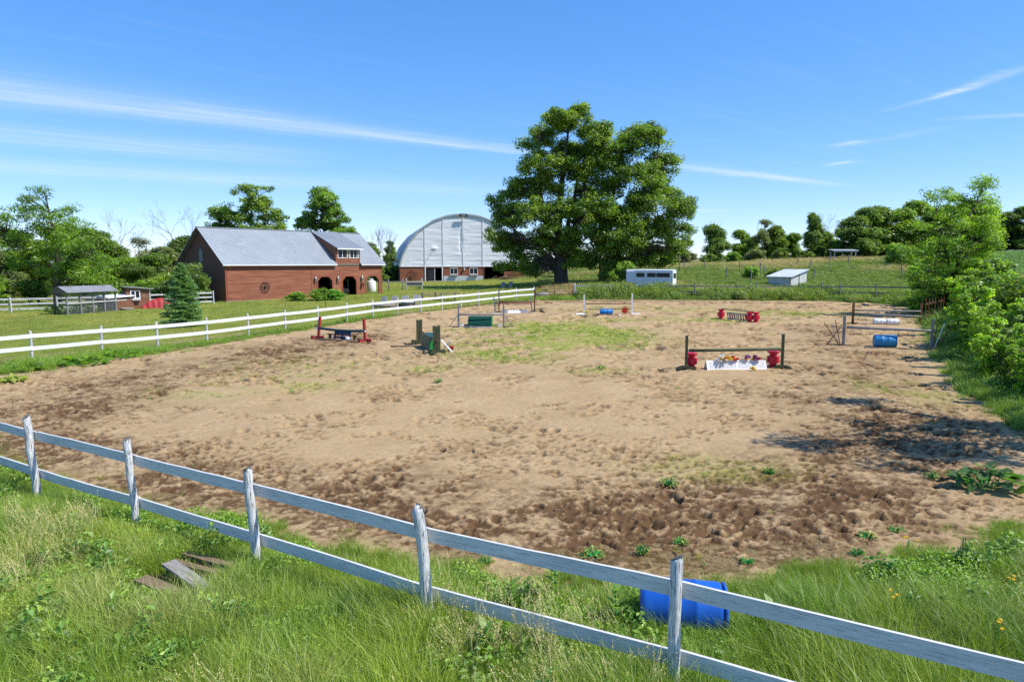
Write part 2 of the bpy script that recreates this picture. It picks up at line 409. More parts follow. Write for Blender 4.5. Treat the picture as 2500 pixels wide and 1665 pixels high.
def glass_mat():
    m, N, L = new_mat('window_glass')
    v = coords(N, L)
    n1 = noise(N, L, v, 1.5, 3)
    col = mixc(N, L, n1, (.012,.016,.02), (.03,.036,.042))
    finish(N, L, col, .15, n1, .02, .01, spec=.22)
    return m
M['glass'] = glass_mat()
def fabric_mat():
    m, N, L = new_mat('fabric_white'); v = coords(N, L)
    n1 = noise(N, L, v, .5, 4); c = mixc(N, L, n1, (.88,.89,.91), (.80,.82,.85))
    d = N.new('ShaderNodeBsdfDiffuse'); L.new(c, d.inputs[0]); t = N.new('ShaderNodeBsdfTranslucent'); L.new(c, t.inputs[0])
    mx = N.new('ShaderNodeMixShader'); mx.inputs[0].default_value = .12; L.new(d.outputs[0], mx.inputs[1]); L.new(t.outputs[0], mx.inputs[2])
    o = N.new('ShaderNodeOutputMaterial'); L.new(mx.outputs[0], o.inputs[0]); return m
M['fabric_white'] = fabric_mat()

def leaf_mat(name, transl=0.35, use_obj=True, col=None, inst=False):
    """leaf: per-leaf tone (attribute v), tint of the whole plant from the object colour or the scatter point"""
    m, N, L = new_mat(name)
    at = nd(N, 'ShaderNodeAttribute', attribute_name='v')
    if inst:
        ti = nd(N, 'ShaderNodeAttribute', attribute_name='tint', attribute_type='INSTANCER'); base = ti.outputs['Color']
    elif use_obj:
        oi = N.new('ShaderNodeObjectInfo'); base = oi.outputs['Color']
    else: base = col
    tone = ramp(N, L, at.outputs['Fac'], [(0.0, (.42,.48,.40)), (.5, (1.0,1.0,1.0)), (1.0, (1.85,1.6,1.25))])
    c = mixc(N, L, 1.0, base, tone, 'MULTIPLY')
    ct = mixc(N, L, 1.0, c, (1.55,1.75,.75), 'MULTIPLY')
    d = N.new('ShaderNodeBsdfDiffuse'); L.new(c, d.inputs[0])
    t = N.new('ShaderNodeBsdfTranslucent'); L.new(ct, t.inputs[0])
    g = N.new('ShaderNodeBsdfGlossy'); g.inputs['Roughness'].default_value = .5; g.inputs['Color'].default_value = (.9,.95,.9,1)
    mx = N.new('ShaderNodeMixShader'); mx.inputs[0].default_value = transl; L.new(d.outputs[0], mx.inputs[1]); L.new(t.outputs[0], mx.inputs[2])
    mg = N.new('ShaderNodeMixShader'); mg.inputs[0].default_value = .05; L.new(mx.outputs[0], mg.inputs[1]); L.new(g.outputs[0], mg.inputs[2])
    o = N.new('ShaderNodeOutputMaterial'); L.new(mg.outputs[0], o.inputs[0])
    return m
M['leaf'] = leaf_mat('leaf', .48)
M['blade'] = leaf_mat('blade', .30, inst=True)

def wire_mat():
    m, N, L = new_mat('wire')
    finish(N, L, (.30,.31,.31), .5, metal=.5)
    return m
M['wire'] = wire_mat()
# ------------------------------------------------------------------ ground, arena sand
SAND = np.array([(-13.5,16.3),(-12.5,15.2),(-10.05,13.04),(-8.65,12.23),(-6.35,10.97),(-3.89,10.1),(-3.09,9.7),(-1.92,8.9),(-1.01,8.6),(-.15,8.35),(1.49,8.2),(2.88,8.24),
 (4.06,8.42),(5.41,8.81),(6.68,9.38),(7.56,9.69),(9.5,10.4),(11.5,11.6),(12.6,13.4),(12.3,15.2),(12.45,16.5),(13.8,19.65),(15.5,23.4),(19.2,30.3),(24.3,39.8),
 (30.5,51.),(33.3,56.5),(33.4,60.1),(29.1,63.2),(21.4,64.3),(9.3,65.3),(2.6,64.9),(-1.08,62.5),(-7.3,52.8),(-12,41),(-13.9,35.1),(-15.3,30.6),(-16.8,27.9),(-17.3,25.4),(-18,23.6),(-18.5,21),(-16.8,18.2)], float)

def seg_dist(x, y, P, closed=False):
    d = np.full(np.shape(x), 1e9)
    n = len(P)
    for i in range(n if closed else n-1):
        ax, ay = P[i]; bx, by = P[(i+1) % n]
        ux, uy = bx-ax, by-ay; l2 = ux*ux+uy*uy
        t = np.clip(((x-ax)*ux + (y-ay)*uy)/l2, 0, 1)
        d = np.minimum(d, (x-ax-t*ux)**2 + (y-ay-t*uy)**2)
    return np.sqrt(d)

def inside(x, y, P):
    c = np.zeros(np.shape(x), bool); n = len(P)
    for i in range(n):
        ax, ay = P[i]; bx, by = P[(i+1) % n]
        if ay == by: continue
        hit = ((ay > y) != (by > y)) & (x < (bx-ax)*(y-ay)/(by-ay) + ax)
        c ^= hit
    return c

def sand_sd(x, y):
    """metres inside the sand (negative outside), with a ragged edge"""
    x = np.asarray(x, float); y = np.asarray(y, float)
    d = seg_dist(x, y, SAND, True); d = np.where(inside(x, y, SAND), d, -d)
    return d + (fbm(x*1.1, y*1.1, 5, 4) - .5)*1.3

LEFT_FENCE = [(-23.2,22.4),(-21.4,25.0),(-19.6,27.63),(-18.1,29.9),(-16.62,31.8),(-15.28,34.0),(-14.2,36.6),(-13.1,39.3),(-11.95,41.9),(-10.9,45.0),(-9.8,48.0),(-8.45,50.3),(-7.0,52.4),(-5.64,54.9),(-4.26,57.2),(-2.92,59.6),(-1.3,62.4),(.4,65.0),(2.14,66.6)]

def build_ground():
    def axis(a, b, step, lo, hi, n):
        mid = np.arange(a, b+step/2, step)
        left = a - np.geomspace(step, a-lo, n)[::-1] if lo < a else np.array([])
        right = b + np.geomspace(step, hi-b, n)
        return np.concatenate([left, mid, right])
    xs = axis(-60, 105, .8, -900, 900, 16); ys = axis(-6, 140, .8, -200, 1400, 16)
    X, Y = np.meshgrid(xs, ys); Z = terr(X, Y)
    sd_ = seg_dist(X, Y, SAND, True); sd_ = np.where(inside(X, Y, SAND), sd_, -sd_)
    Z = Z - .10*ss((sd_-.5)/1.6)
    far = np.hypot(X, Y) > 170
    Z = np.where(far, Z, Z + (fbm(X*.5, Y*.5, 3, 3)-.5)*.06*(sd_ < -1))
    # colour zones
    c = np.zeros(X.shape+(3,)); c[:] = (.115,.135,.038)
    n1 = fbm(X*.25, Y*.25, 11, 4)[..., None]; n2 = fbm(X*.9, Y*.9, 12, 3)[..., None]
    lawn = np.array((.185,.225,.04))*(.72+.55*n1); dry = np.array((.25,.24,.07))
    lawn = lawn*(1-.5*ss((n2-.5)*4)) + dry*.5*ss((n2-.5)*4)
    lf = np.array(LEFT_FENCE); fx = np.interp(Y, lf[:, 1], lf[:, 0])
    onlawn = ss((fx-.2-X)/.8)*ss((Y-14)/3)*ss((118-Y)/10)
    onlawn = np.maximum(onlawn, ss((Y-66)/2)*ss((9-X)/3)*ss((118-Y)/8))
    c = c*(1-onlawn[..., None]) + lawn*onlawn[..., None]
    path = np.exp(-((fx-1.5-X)/.55)**2)*(fbm(X*.6, Y*.35, 21, 3) > .42)*ss((Y-20)/4)*ss((64-Y)/3)
    c = c*(1-.75*path[..., None]) + np.array((.30,.22,.13))*.75*path[..., None]
    past = ss((Y-69)/4)*ss((X-4)/5)
    pc = np.array((.17,.185,.06))*(.7+.6*n1); straw = np.array((.27,.235,.12))
    pc = pc*(1-.7*ss((n1-.48)*5)) + straw*.7*ss((n1-.48)*5)
    c = c*(1-past[..., None]) + pc*past[..., None]
    crop = ss((X - (Y*.30+38))/3)*ss((Y-60)/4)
    c = c*(1-crop[..., None]) + np.array((.09,.12,.045))*crop[..., None]
    soil = ss((sd_+.9)/1.0)
    c = c*(1-.8*soil[..., None]) + np.array((.24,.16,.09))*.8*soil[..., None]
    ny, nx = X.shape; idx = np.arange(ny*nx).reshape(ny, nx)
    F = np.stack([idx[:-1,:-1], idx[:-1,1:], idx[1:,1:], idx[1:,:-1]], -1).reshape(-1, 4)
    me = mesh_np('ground', np.stack([X, Y, Z], -1).reshape(-1, 3), F, {'zone': c.reshape(-1, 3)}, True)
    m, N, L = new_mat('ground_mat')
    at = nd(N, 'ShaderNodeAttribute', attribute_name='zone')
    v = coords(N, L)
    a = noise(N, L, v, 1.2, 8, .68); b = noise(N, L, v, 14, 4, .65)
    k = mixc(N, L, 1.0, at.outputs['Color'], ramp(N, L, a, [(.25, (.62,.62,.62)), (.75, (1.38,1.35,1.25))]), 'MULTIPLY')
    k = mixc(N, L, 1.0, k, ramp(N, L, b, [(.25, (.70,.70,.70)), (.75, (1.3,1.3,1.3))]), 'MULTIPLY')
    finish(N, L, k, .95, mathn(N, L, 'ADD', a, b), .8, .08, spec=.05)
    tag(link('ground', me, m), kind='structure')
build_ground()

TRACK_NEAR = np.array([(-13.5,16.5),(-11.38,14.82),(-7.26,12.62),(-3.42,10.87),(-.86,10.21),(1.83,10.12),(4.59,11.18),(7.42,13.79),(9.98,17.39)])
TRACK_LEFT = np.array([(-12.5,15.0),(-12.2,19.04),(-12.9,23.42),(-10.6,29.61),(-8.2,36.48)])
TRACK_RIGHT = np.array([(8.36,15.59),(11.2,22.),(12.9,25.4),(17.0,36),(18.5,41)])
GREENS = [((2.9,38.0),(3.6,6.0),2.6),((.4,31.8),(2.8,3.8),1.7),((-6.8,21.8),(1.6,1.0),.5),((-9.2,20.9),(2.0,1.3),.4),((20.5,51.5),(4.5,2.8),.7),((7.5,46),(5.5,1.6),.55),((-.8,27.6),(1.8,1.4),.5),
          ((-3.0,25.4),(1.3,1.0),.45),((4.0,13.0),(1.5,.9),.5),((12.3,21.2),(1.2,2.4),.5),((-8,26),(3.2,3.0),.28),((13,46.5),(4,2.2),.6),((3.2,25.0),(1.2,.9),.4),((11,56),(8,3),.35),((-2,40),(2.2,2),.4)]

def green_mask(x, y):
    g = np.zeros(np.shape(x))
    for (cx, cy), (rx, ry), a in GREENS:
        g = np.maximum(g, a*np.exp(-(((x-cx)/rx)**2 + ((y-cy)/ry)**2)**1.3))
    return np.clip(g*ss((fbm(x*.8, y*.8, 31, 4)-.26)*3.2), 0, 1)

def build_sand():
    # rows and columns get wider with distance so that every hoof print keeps a few faces
    ys = [7.2]
    while ys[-1] < 67: ys.append(ys[-1]*1.00355)
    ys = np.array(ys); ts = np.linspace(-.92, 1.02, 730)
    Y = np.repeat(ys[:, None], len(ts), 1); X = ts[None, :]*(Y+1.0)
    sd_ = sand_sd(X, Y)
    tn = seg_dist(X, Y, TRACK_NEAR); tl = seg_dist(X, Y, TRACK_LEFT); tr = seg_dist(X, Y, TRACK_RIGHT)
    w = fbm(X*.5, Y*.5, 41, 4)-.5
    churn = np.maximum.reduce([1.0*np.exp(-((tn+2.2*w)/1.9)**2), .95*np.exp(-((tl+2.*w)/2.3)**2), .62*np.exp(-((tr+2.5*w)/2.4)**2),
                               .6*np.exp(-((seg_dist(X, Y, np.array([(-6,58),(2,63),(14,63.2),(28,61)]))+w*2)/1.2)**2)])
    mound = (fbm(X*.35, Y*.35, 42, 3)-.5)*.10
    rough = (fbm(X*1.3, Y*1.3, 43, 3, .5)-.5)*.035 + (fbm(X*5.0, Y*5.0, 44, 2, .6)-.5)*(.012+.012*churn) + (fbm(X*11, Y*11, 46, 2, .6)-.5)*(.010+.030*churn) + (fbm(X*19, Y*19, 45, 2, .6)-.5)*(.012+.024*churn)
    stripe = np.sin((X*.35+Y*.94)*9 + 4*fbm(X*.3, Y*.3, 47, 2))*.006*(1-churn)*ss((fbm(X*.2, Y*.2, 48, 2)-.45)*6)
    H = mound + rough + stripe
    pit_shade = np.zeros(X.shape)
    lr = math.log(1.00355); dt = ts[1]-ts[0]
    r2 = np.random.default_rng(5)
    # hoof prints: a curved dent with a raised lip, its inside darkened in colour for shade and moist soil
    n = 75000
    py = np.exp(r2.uniform(math.log(8.), math.log(65.), n)); px = (r2.uniform(-.9, 1.0, n))*(py+1)
    keep = sand_sd(px, py) > .3
    cl = fbm(px*.7, py*.7, 49, 3); keep &= (cl + .3*r2.random(n) + .05*np.exp(-(seg_dist(px, py, TRACK_NEAR)/1.6)**2) > .655)
    px, py = px[keep], py[keep]
    for x0, y0 in zip(px, py):
        s = min(.11, .026*math.exp(r2.normal(.22, .42)))*max(1.0, (y0/15.0)**1.15)
        el = 1 + .9*r2.random()
        j0 = int((math.log(y0/7.2))/lr); i0 = int((x0/(y0+1)-ts[0])/dt)
        wj = int(2.6*s/(y0*.00355))+1; wi = int(2.6*s*el/((y0+1)*dt))+1
        a, b = max(0, j0-wj), min(len(ys), j0+wj+1); c, d = max(0, i0-wi), min(len(ts), i0+wi+1)
        if a >= b or c >= d: continue
        th = r2.uniform(-.5, .5); dx = X[a:b, c:d]-x0; dy = Y[a:b, c:d]-y0
        ex = (dx*math.cos(th)+dy*math.sin(th))/(s*el); ey = (dy*math.cos(th)-dx*math.sin(th))/s
        q = (ex*ex+ey*ey)*(1+.55*np.sin(r2.integers(2, 4)*np.arctan2(ey, ex)+r2.uniform(0, 6.28)))
        pit = np.exp(-q*q*1.1); dep = s*(.55+.5*r2.random())
        H[a:b, c:d] += -dep*pit + .30*dep*np.exp(-(np.sqrt(q)-1.5)**2*6)*(.5+.5*np.sign(ey)*r2.random())
        pit_shade[a:b, c:d] = np.maximum(pit_shade[a:b, c:d], pit*(.35+.5*r2.random()))
    clod = ss((fbm(X*5, Y*5, 51, 3, .6)-.56)*9)
    mott = ss((.55*fbm(X*15, Y*15, 52, 3, .7)+.45*fbm(X*3.4, Y*3.4, 56, 3)-.33)*3.0)
    damp_shade = np.clip(churn*(.10+.66*mott) + 1.2*pit_shade*(.75+.25*churn) + .22*clod*(churn+.22) + .22*ss((fbm(X*.55, Y*.55, 53, 4)-.52)*5)*(.3+.7*mott), 0, 1)  # moist tracks and clods plus the painted shade of the hoof pits
    edge = ss(sd_/1.2)
    Z = terr(X, Y) + .012 + H*edge + .01*edge
    gm = green_mask(X, Y) + .55*ss((.9-sd_)/1.3)*ss((fbm(X*1.3, Y*1.3, 55, 3)-.40)*4)
    ok = sd_ > 0
    ny, nx = X.shape; idx = np.arange(ny*nx).reshape(ny, nx)
    fm = ok[:-1,:-1] & ok[:-1,1:] & ok[1:,1:] & ok[1:,:-1]
    F = np.stack([idx[:-1,:-1], idx[:-1,1:], idx[1:,1:], idx[1:,:-1]], -1)[fm]
    used = np.unique(F); remap = np.full(ny*nx, -1); remap[used] = np.arange(len(used))
    V = np.stack([X, Y, Z], -1).reshape(-1, 3)[used]
    me = mesh_np('arena_sand', V, remap[F], {'damp_shade': damp_shade.reshape(-1)[used], 'green': np.clip(gm, 0, 1).reshape(-1)[used]}, True)
    m, N, L = new_mat('sand_mat')
    dm = nd(N, 'ShaderNodeAttribute', attribute_name='damp_shade').outputs['Fac']
    gr = nd(N, 'ShaderNodeAttribute', attribute_name='green').outputs['Fac']
    v = coords(N, L)
    n1 = noise(N, L, v, .7, 6, .6); n2 = noise(N, L, v, 9, 5, .7); n3 = noise(N, L, v, 45, 3, .7)
    dryc = ramp(N, L, n1, [(.3, (.37,.256,.134)), (.7, (.45,.328,.185))])
    dryc = mixc(N, L, 1.0, dryc, ramp(N, L, n2, [(.25, (.80,.78,.75)), (.75, (1.16,1.16,1.16))]), 'MULTIPLY')
    dryc = mixc(N, L, 1.0, dryc, ramp(N, L, n3, [(.3, (.86,.85,.84)), (.7, (1.13,1.13,1.13))]), 'MULTIPLY')
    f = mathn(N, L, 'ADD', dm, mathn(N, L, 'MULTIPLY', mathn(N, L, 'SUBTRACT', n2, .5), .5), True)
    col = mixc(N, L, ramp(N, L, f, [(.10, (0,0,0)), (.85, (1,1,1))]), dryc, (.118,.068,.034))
    gf = mathn(N, L, 'MULTIPLY', gr, ramp(N, L, noise(N, L, v, 3.5, 6, .7), [(.36, (.1,.1,.1)), (.62, (1,1,1))]), True)
    col = mixc(N, L, gf, col, (.225,.275,.035))
    finish(N, L, col, .95, mathn(N, L, 'ADD', n2, n3), .55, .03, spec=.08)
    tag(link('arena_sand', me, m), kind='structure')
build_sand()

# ------------------------------------------------------------------ scattered ground cover (uncountable: one object each)
def leaves_np(C, T, Nn, Lg, Wd, v):
    """rhombic leaves: centres C, long axes T, normals Nn, lengths Lg, widths Wd"""
    B = np.cross(Nn, T); B /= np.linalg.norm(B, axis=1, keepdims=True)+1e-9
    l = (Lg/2)[:, None]; w = (Wd/2)[:, None]; n = len(C)
    V = np.empty((n, 4, 3)); V[:, 0] = C - T*l; V[:, 1] = C + B*w + Nn*w*.35 - T*l*.1; V[:, 2] = C + T*l; V[:, 3] = C - B*w + Nn*w*.35 - T*l*.1
    F = np.arange(n*4).reshape(n, 4)
    return V.reshape(-1, 3), F, np.repeat(v, 4)

def unit(a): return a/(np.linalg.norm(a, axis=-1, keepdims=True)+1e-9)

def clump_blades(seed, n, rad, h0, h1, w, bend=.5, seg=3, wind=(-.25, .1)):
    r = np.random.default_rng(seed); V = []; F = []; A = []
    for k in range(n):
        a = r.uniform(0, 6.28); q = rad*math.sqrt(r.random()); b = np.array((q*math.cos(a), q*math.sin(a), -.02))
        h = r.uniform(h0, h1); d = r.normal(0, 1, 2)*bend*.45 + np.array(wind)*bend + np.array((math.cos(a), math.sin(a)))*bend*.3
        wd = w*r.uniform(.6, 1.3); sidea = r.uniform(0, 6.28); s = np.array((math.cos(sidea), math.sin(sidea), 0))*wd/2
        o = len(V); tv = r.random()
        for i in range(seg+1):
            t = i/seg; p = b + np.array((d[0]*h*t*t, d[1]*h*t*t, h*(t-.22*t*t*min(1.5, np.hypot(*d)))))
            ww = (1-t)**.7
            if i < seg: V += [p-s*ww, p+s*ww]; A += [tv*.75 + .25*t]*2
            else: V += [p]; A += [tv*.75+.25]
        for i in range(seg-1): F.append((o+2*i, o+2*i+1, o+2*i+3, o+2*i+2))
        F.append((o+2*seg-2, o+2*seg-1, o+2*seg, o+2*seg))
    return V, F, A

def mesh_pd(name, V, F, A, mat):
    me = bpy.data.meshes.new(name); F = [tuple(dict.fromkeys(f)) for f in F]
    me.from_pydata([tuple(p) for p in V], [], F)
    at = me.attributes.new('v', 'FLOAT', 'POINT'); at.data.foreach_set('value', np.array(A, np.float32))
    me.materials.append(mat); me.update(); return me

def clump_seed(seed, n, rad, h0, h1):
    r = np.random.default_rng(seed); V = []; F = []; A = []
    for k in range(n):
        a = r.uniform(0, 6.28); q = rad*math.sqrt(r.random()); b = np.array((q*math.cos(a), q*math.sin(a), 0)); h = r.uniform(h0, h1)
        d = np.array((-.30, .08)) + r.normal(0, .12, 2); sa = r.uniform(0, 6.28); s = np.array((math.cos(sa), math.sin(sa), 0))*.0022
        top = None; o = len(V)
        for i in range(4):
            t = i/3; p = b+np.array((d[0]*h*t*t, d[1]*h*t*t, h*(t-.1*t*t))); V += [p-s, p+s]; A += [.7]*2; top = p
        for i in range(3): F.append((o+2*i, o+2*i+1, o+2*i+3, o+2*i+2))
        for j in range(12):                               # panicle
            t = j/12; c = top + np.array((d[0]*.16*t, d[1]*.16*t, .13*(t-.3))) + r.normal(0, .006, 3)
            ln = .022*(1.1-t*.5); dr = unit(r.normal(0, 1, 3)+np.array((d[0], d[1], 1.2))); sd2 = unit(np.cross(dr, r.normal(0, 1, 3)))*.0045
            o = len(V); V += [c, c+dr*ln*.5+sd2, c+dr*ln, c+dr*ln*.5-sd2]; A += [.9+.1*r.random()]*4; F.append((o, o+1, o+2, o+3))
    return V, F, A

def clump_leafy(seed, n, rad, h0, h1, ls):
    """bushy low weed: many small leaves on hidden stems"""
    r = np.random.default_rng(seed)
    a = r.uniform(0, 6.28, n); q = rad*np.sqrt(r.random(n)); z = r.uniform(.15, 1, n)*(h0+(h1-h0)*np.exp(-(q/rad)**2*1.5))
    C = np.stack([q*np.cos(a), q*np.sin(a), z], 1)
    Nn = unit(np.stack([r.normal(0, .5, n)+.5*np.cos(a), r.normal(0, .5, n)+.5*np.sin(a), np.full(n, 1.)], 1))
    T = unit(np.cross(Nn, r.normal(0, 1, (n, 3)))); lg = ls*r.uniform(.6, 1.3, n)
    V, F, A = leaves_np(C, T, Nn, lg, lg*.62, r.random(n)*.5 + .5*z/h1*r.random(n))
    return V, [tuple(f) for f in F], list(A)

SRC = {}
def src(name, variants, mat):
    c = bpy.data.collections.new('clumps_'+name)
    for i, (V, F, A) in enumerate(variants):
        o = bpy.data.objects.new(name, mesh_pd(name, V, F, A, mat)); c.objects.link(o)
    SRC[name] = c
B = M['blade']
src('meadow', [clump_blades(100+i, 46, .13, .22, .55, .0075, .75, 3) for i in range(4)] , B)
src('turf', [clump_blades(120+i, 60, .16, .10, .26, .007, .6, 2) for i in range(4)], B)
src('seed', [clump_seed(130+i, 9, .12, .5, .8) for i in range(3)], B)
src('clover', [clump_leafy(140+i, 170, .17, .06, .22, .034) for i in range(3)], B)
src('lawn', [clump_blades(150+i, 70, .34, .035, .085, .016, .7, 1) for i in range(3)], B)
src('verge', [clump_blades(160+i, 70, .26, .16, .42, .014, .7, 2) for i in range(3)], B)
src('coarse', [clump_blades(170+i, 90, .5, .3, .85, .030, .65, 2) for i in range(3)] + [clump_leafy(175+i, 260, .5, .25, .75, .11) for i in range(2)], B)
src('crop', [clump_leafy(180+i, 90, .30, .12, .34, .15) for i in range(3)], B)
src('weedlet', [clump_leafy(200+i, 130, .17, .12, .36, .060) for i in range(3)], B)
src('sprig', [clump_blades(190+i, 16, .05, .04, .13, .008, .9, 2) for i in range(3)], B)

def gn_group(coll):
    g = bpy.data.node_groups.new('scatter_'+coll.name, 'GeometryNodeTree')
    g.interface.new_socket('Geometry', in_out='INPUT', socket_type='NodeSocketGeometry')
    g.interface.new_socket('Geometry', in_out='OUTPUT', socket_type='NodeSocketGeometry')
    N, L = g.nodes, g.links
    gi = N.new('NodeGroupInput'); go = N.new('NodeGroupOutput'); ip = N.new('GeometryNodeInstanceOnPoints'); ci = N.new('GeometryNodeCollectionInfo')
    ci.inputs['Collection'].default_value = coll; ci.inputs['Separate Children'].default_value = True; ci.inputs['Reset Children'].default_value = True
    L.new(gi.outputs[0], ip.inputs['Points']); L.new(ci.outputs[0], ip.inputs['Instance']); ip.inputs['Pick Instance'].default_value = True
    def na(name, t):
        a = N.new('GeometryNodeInputNamedAttribute'); a.data_type = t; a.inputs['Name'].default_value = name
        return [s for s in a.outputs if s.enabled and s.name == 'Attribute'][0]
    L.new(na('pick', 'INT'), ip.inputs['Instance Index'])
    L.new(na('rot', 'FLOAT_VECTOR'), ip.inputs['Rotation']); L.new(na('scl', 'FLOAT_VECTOR'), ip.inputs['Scale'])
    L.new(ip.outputs[0], go.inputs[0]); return g
GN = {}

def in_view(x, y, mx=1.18):
    return (np.abs(x) < .75*mx*y + 1.0) & (y > 4.2)

def scatter(name, label, cat, key, x, y, scale, tint, zs=None, tilt=.12, dz=0.0, parent=None):
    n = len(x); r = np.random.default_rng(abs(hash(name)) % 9973 if False else sum(map(ord, name))+n)
    me = bpy.data.meshes.new(name); me.vertices.add(n)
    P = np.stack([x, y, terr(x, y)+dz], 1).astype(np.float32); me.vertices.foreach_set('co', P.ravel())
    rot = np.stack([r.normal(0, tilt, n), r.normal(0, tilt, n), np.where(r.random(n) < .5, r.normal(0, .7, n), r.uniform(-3.14, 3.14, n))], 1).astype(np.float32)
    sc = np.stack([scale, scale, scale*(1 if zs is None else zs)], 1).astype(np.float32)
    for an, t, arr in (('rot', 'FLOAT_VECTOR', rot), ('scl', 'FLOAT_VECTOR', sc)):
        a = me.attributes.new(an, t, 'POINT'); a.data.foreach_set('vector', arr.ravel())
    k = len(SRC[key].objects)
    a = me.attributes.new('pick', 'INT', 'POINT'); a.data.foreach_set('value', r.integers(0, k, n).astype(np.int32))
    tt = np.concatenate([np.clip(tint, 0, 1), np.ones((n, 1))], 1).astype(np.float32)
    a = me.attributes.new('tint', 'FLOAT_COLOR', 'POINT'); a.data.foreach_set('color', tt.ravel())
    me.materials.append(B)
    o = link(name, me); tag(o, label, cat, kind='stuff')
    if key not in GN: GN[key] = gn_group(SRC[key])
    md = o.modifiers.new('scatter', 'NODES'); md.node_group = GN[key]
    return o

def rand_pts(seed, x0, x1, y0, y1, dens):
    r = np.random.default_rng(seed); n = int((x1-x0)*(y1-y0)*dens)
    x = r.uniform(x0, x1, n); y = r.uniform(y0, y1, n); k = in_view(x, y)
    return x[k], y[k], r

def lerp3(a, b, t): return np.array(a)[None]*(1-t[:, None]) + np.array(b)[None]*t[:, None]

PLANK_SPOT = (-4.05, 8.15)
def plants():
    # foreground meadow on both sides of the near fence
    x, y, r = rand_pts(1, -17, 14, 4.3, 17, 130)
    sd_ = sand_sd(x, y); k = (r.random(len(x)) < ss((.3-sd_)/.9)) & (sd_ > -13) & (y < 15.5 - .2*x)
    k &= ~((((x+4.08)/.72)**2+((y-7.9)/.85)**2 < 1))
    k &= ~(x < -10.5) | (y < 14.8)
    x, y, sd_ = x[k], y[k], sd_[k]
    n1 = fbm(x*.55, y*.55, 61, 3); n2 = fbm(x*1.4, y*1.4, 62, 3)
    n3 = fbm(x*2.3, y*2.3, 58, 3)
    hs = np.clip(.35 + .70*ss((-sd_-.1)/1.6), 0, 1.0)*(.35+.95*fbm(x*.9, y*.9, 57, 3))*(.65+.7*r.random(len(x)))
    hs *= 1 + .45*ss((x-1)/4)*ss((7.5-y)/2)
    straw = ss((n1-.54)*5)*ss((-sd_-1)/1.5)
    t = lerp3((.125,.245,.022), (.30,.375,.045), np.clip((n2*.6+n3*.4-.25)*2.0, 0, 1)); t = t*(1-.45*straw[:, None]) + np.array((.40,.38,.17))*.45*straw[:, None]
    t = t*(.62+.76*r.random(len(x)))[:, None]
    near_shade = ss((x-.5)/3)*ss((8.6-y)/1.5); t = t*(1-.3*near_shade[:, None]) + np.array((.08,.16,.02))*.3*near_shade[:, None]  # tint darkened at near right: painted shade of rails and dense growth
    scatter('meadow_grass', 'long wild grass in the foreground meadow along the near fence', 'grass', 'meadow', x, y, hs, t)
    # shorter under-layer so that no bare ground shows
    x, y, r = rand_pts(2, -17, 14, 4.3, 17, 95); sd_ = sand_sd(x, y); k = (sd_ < .12) & (y < 15.5 - .2*x) & ~((((x+4.08)/.55)**2+((y-8.05)/.6)**2 < 1) & (r.random(len(x)) < .8)); x, y, sd_ = x[k], y[k], sd_[k]
    t = lerp3((0.165,0.281,0.026), (0.275,0.359,0.045), fbm(x*1.2, y*1.2, 63, 3))
    scatter('turf_grass', 'short dense grass under the meadow by the near fence', 'grass', 'turf', x, y, (.75+.6*r.random(len(x)))*np.where(sd_ > -.5, .7, 1), t)
    # straw coloured seed heads in patches
    x, y, r = rand_pts(3, -15, 12, 4.3, 15, 26); sd_ = sand_sd(x, y); q = fbm(x*.45, y*.45, 64, 3)
    k = (sd_ < -1.0) & (q > .53) & (y < 14 - .25*x)
    x, y = x[k], y[k]; t = lerp3((.46,.41,.235), (.38,.37,.19), r.random(len(x)))
    scatter('seed_heads', 'pale straw coloured grass seed heads in the foreground meadow', 'grass', 'seed', x, y, .55+.35*r.random(len(x)), t)
    # clover and leafy patches near the fence posts
    x, y, r = rand_pts(4, -12, 9, 5, 13, 70); sd_ = sand_sd(x, y); q = fbm(x*.6, y*.6, 65, 3)
    k = (sd_ < -.2) & (q > .50) & (sd_ > -3.2) & ~((np.abs(x-PLANK_SPOT[0]) < .6) & (np.abs(y-PLANK_SPOT[1]) < .55)); x, y = x[k], y[k]
    scatter('clover_patches', 'bright green low leafy clover between the near fence posts', 'clover', 'clover', x, y, .75+.65*r.random(len(x)), lerp3((0.201,0.374,0.026), (0.293,0.437,0.037), r.random(len(x))))
    x, y, r = rand_pts(14, -12, 10, 4.6, 13, 9); sd_ = sand_sd(x, y); q = fbm(x*.5+9, y*.5, 73, 3)
    k = (sd_ < -.35) & (q > .47) & (((x+4.08)/.9)**2+((y-7.95)/.9)**2 > 1); x, y = x[k], y[k]
    scatter('meadow_weeds', 'low bushy broad leaved weeds scattered through the foreground meadow', 'weeds', 'weedlet', x, y, .7+.8*r.random(len(x)), lerp3((.12,.26,.025), (.24,.37,.05), r.random(len(x))))
    # verge between the sand and the left fence
    x, y, r = rand_pts(5, -26, 6, 18, 69, 9.5); sd_ = sand_sd(x, y)
    lf = np.array(LEFT_FENCE); fx = np.interp(y, lf[:, 1], lf[:, 0])
    k = (sd_ < .1) & (x > fx-.35) & (x < fx+6) & (r.random(len(x)) < np.where(sd_ > -.35, .5, 1)); x, y, sd_ = x[k], y[k], sd_[k]
    scatter('verge_grass', 'strip of rough grass between the sand and the long white fence', 'grass', 'verge', x, y, (.55+.55*fbm(x, y, 66, 3))*np.where(sd_ > -.3, .7, 1.1), lerp3((0.180,0.317,0.027), (0.255,0.370,0.041), r.random(len(x))))
    # mown lawn
    x, y, r = rand_pts(6, -62, 12, 17, 112, 3.0)
    fx = np.interp(y, lf[:, 1], lf[:, 0]); k = ((x < fx-.4) | (y > 67.5)) & (x < 9) & (r.random(len(x)) < np.clip(62/y, .25, 1))
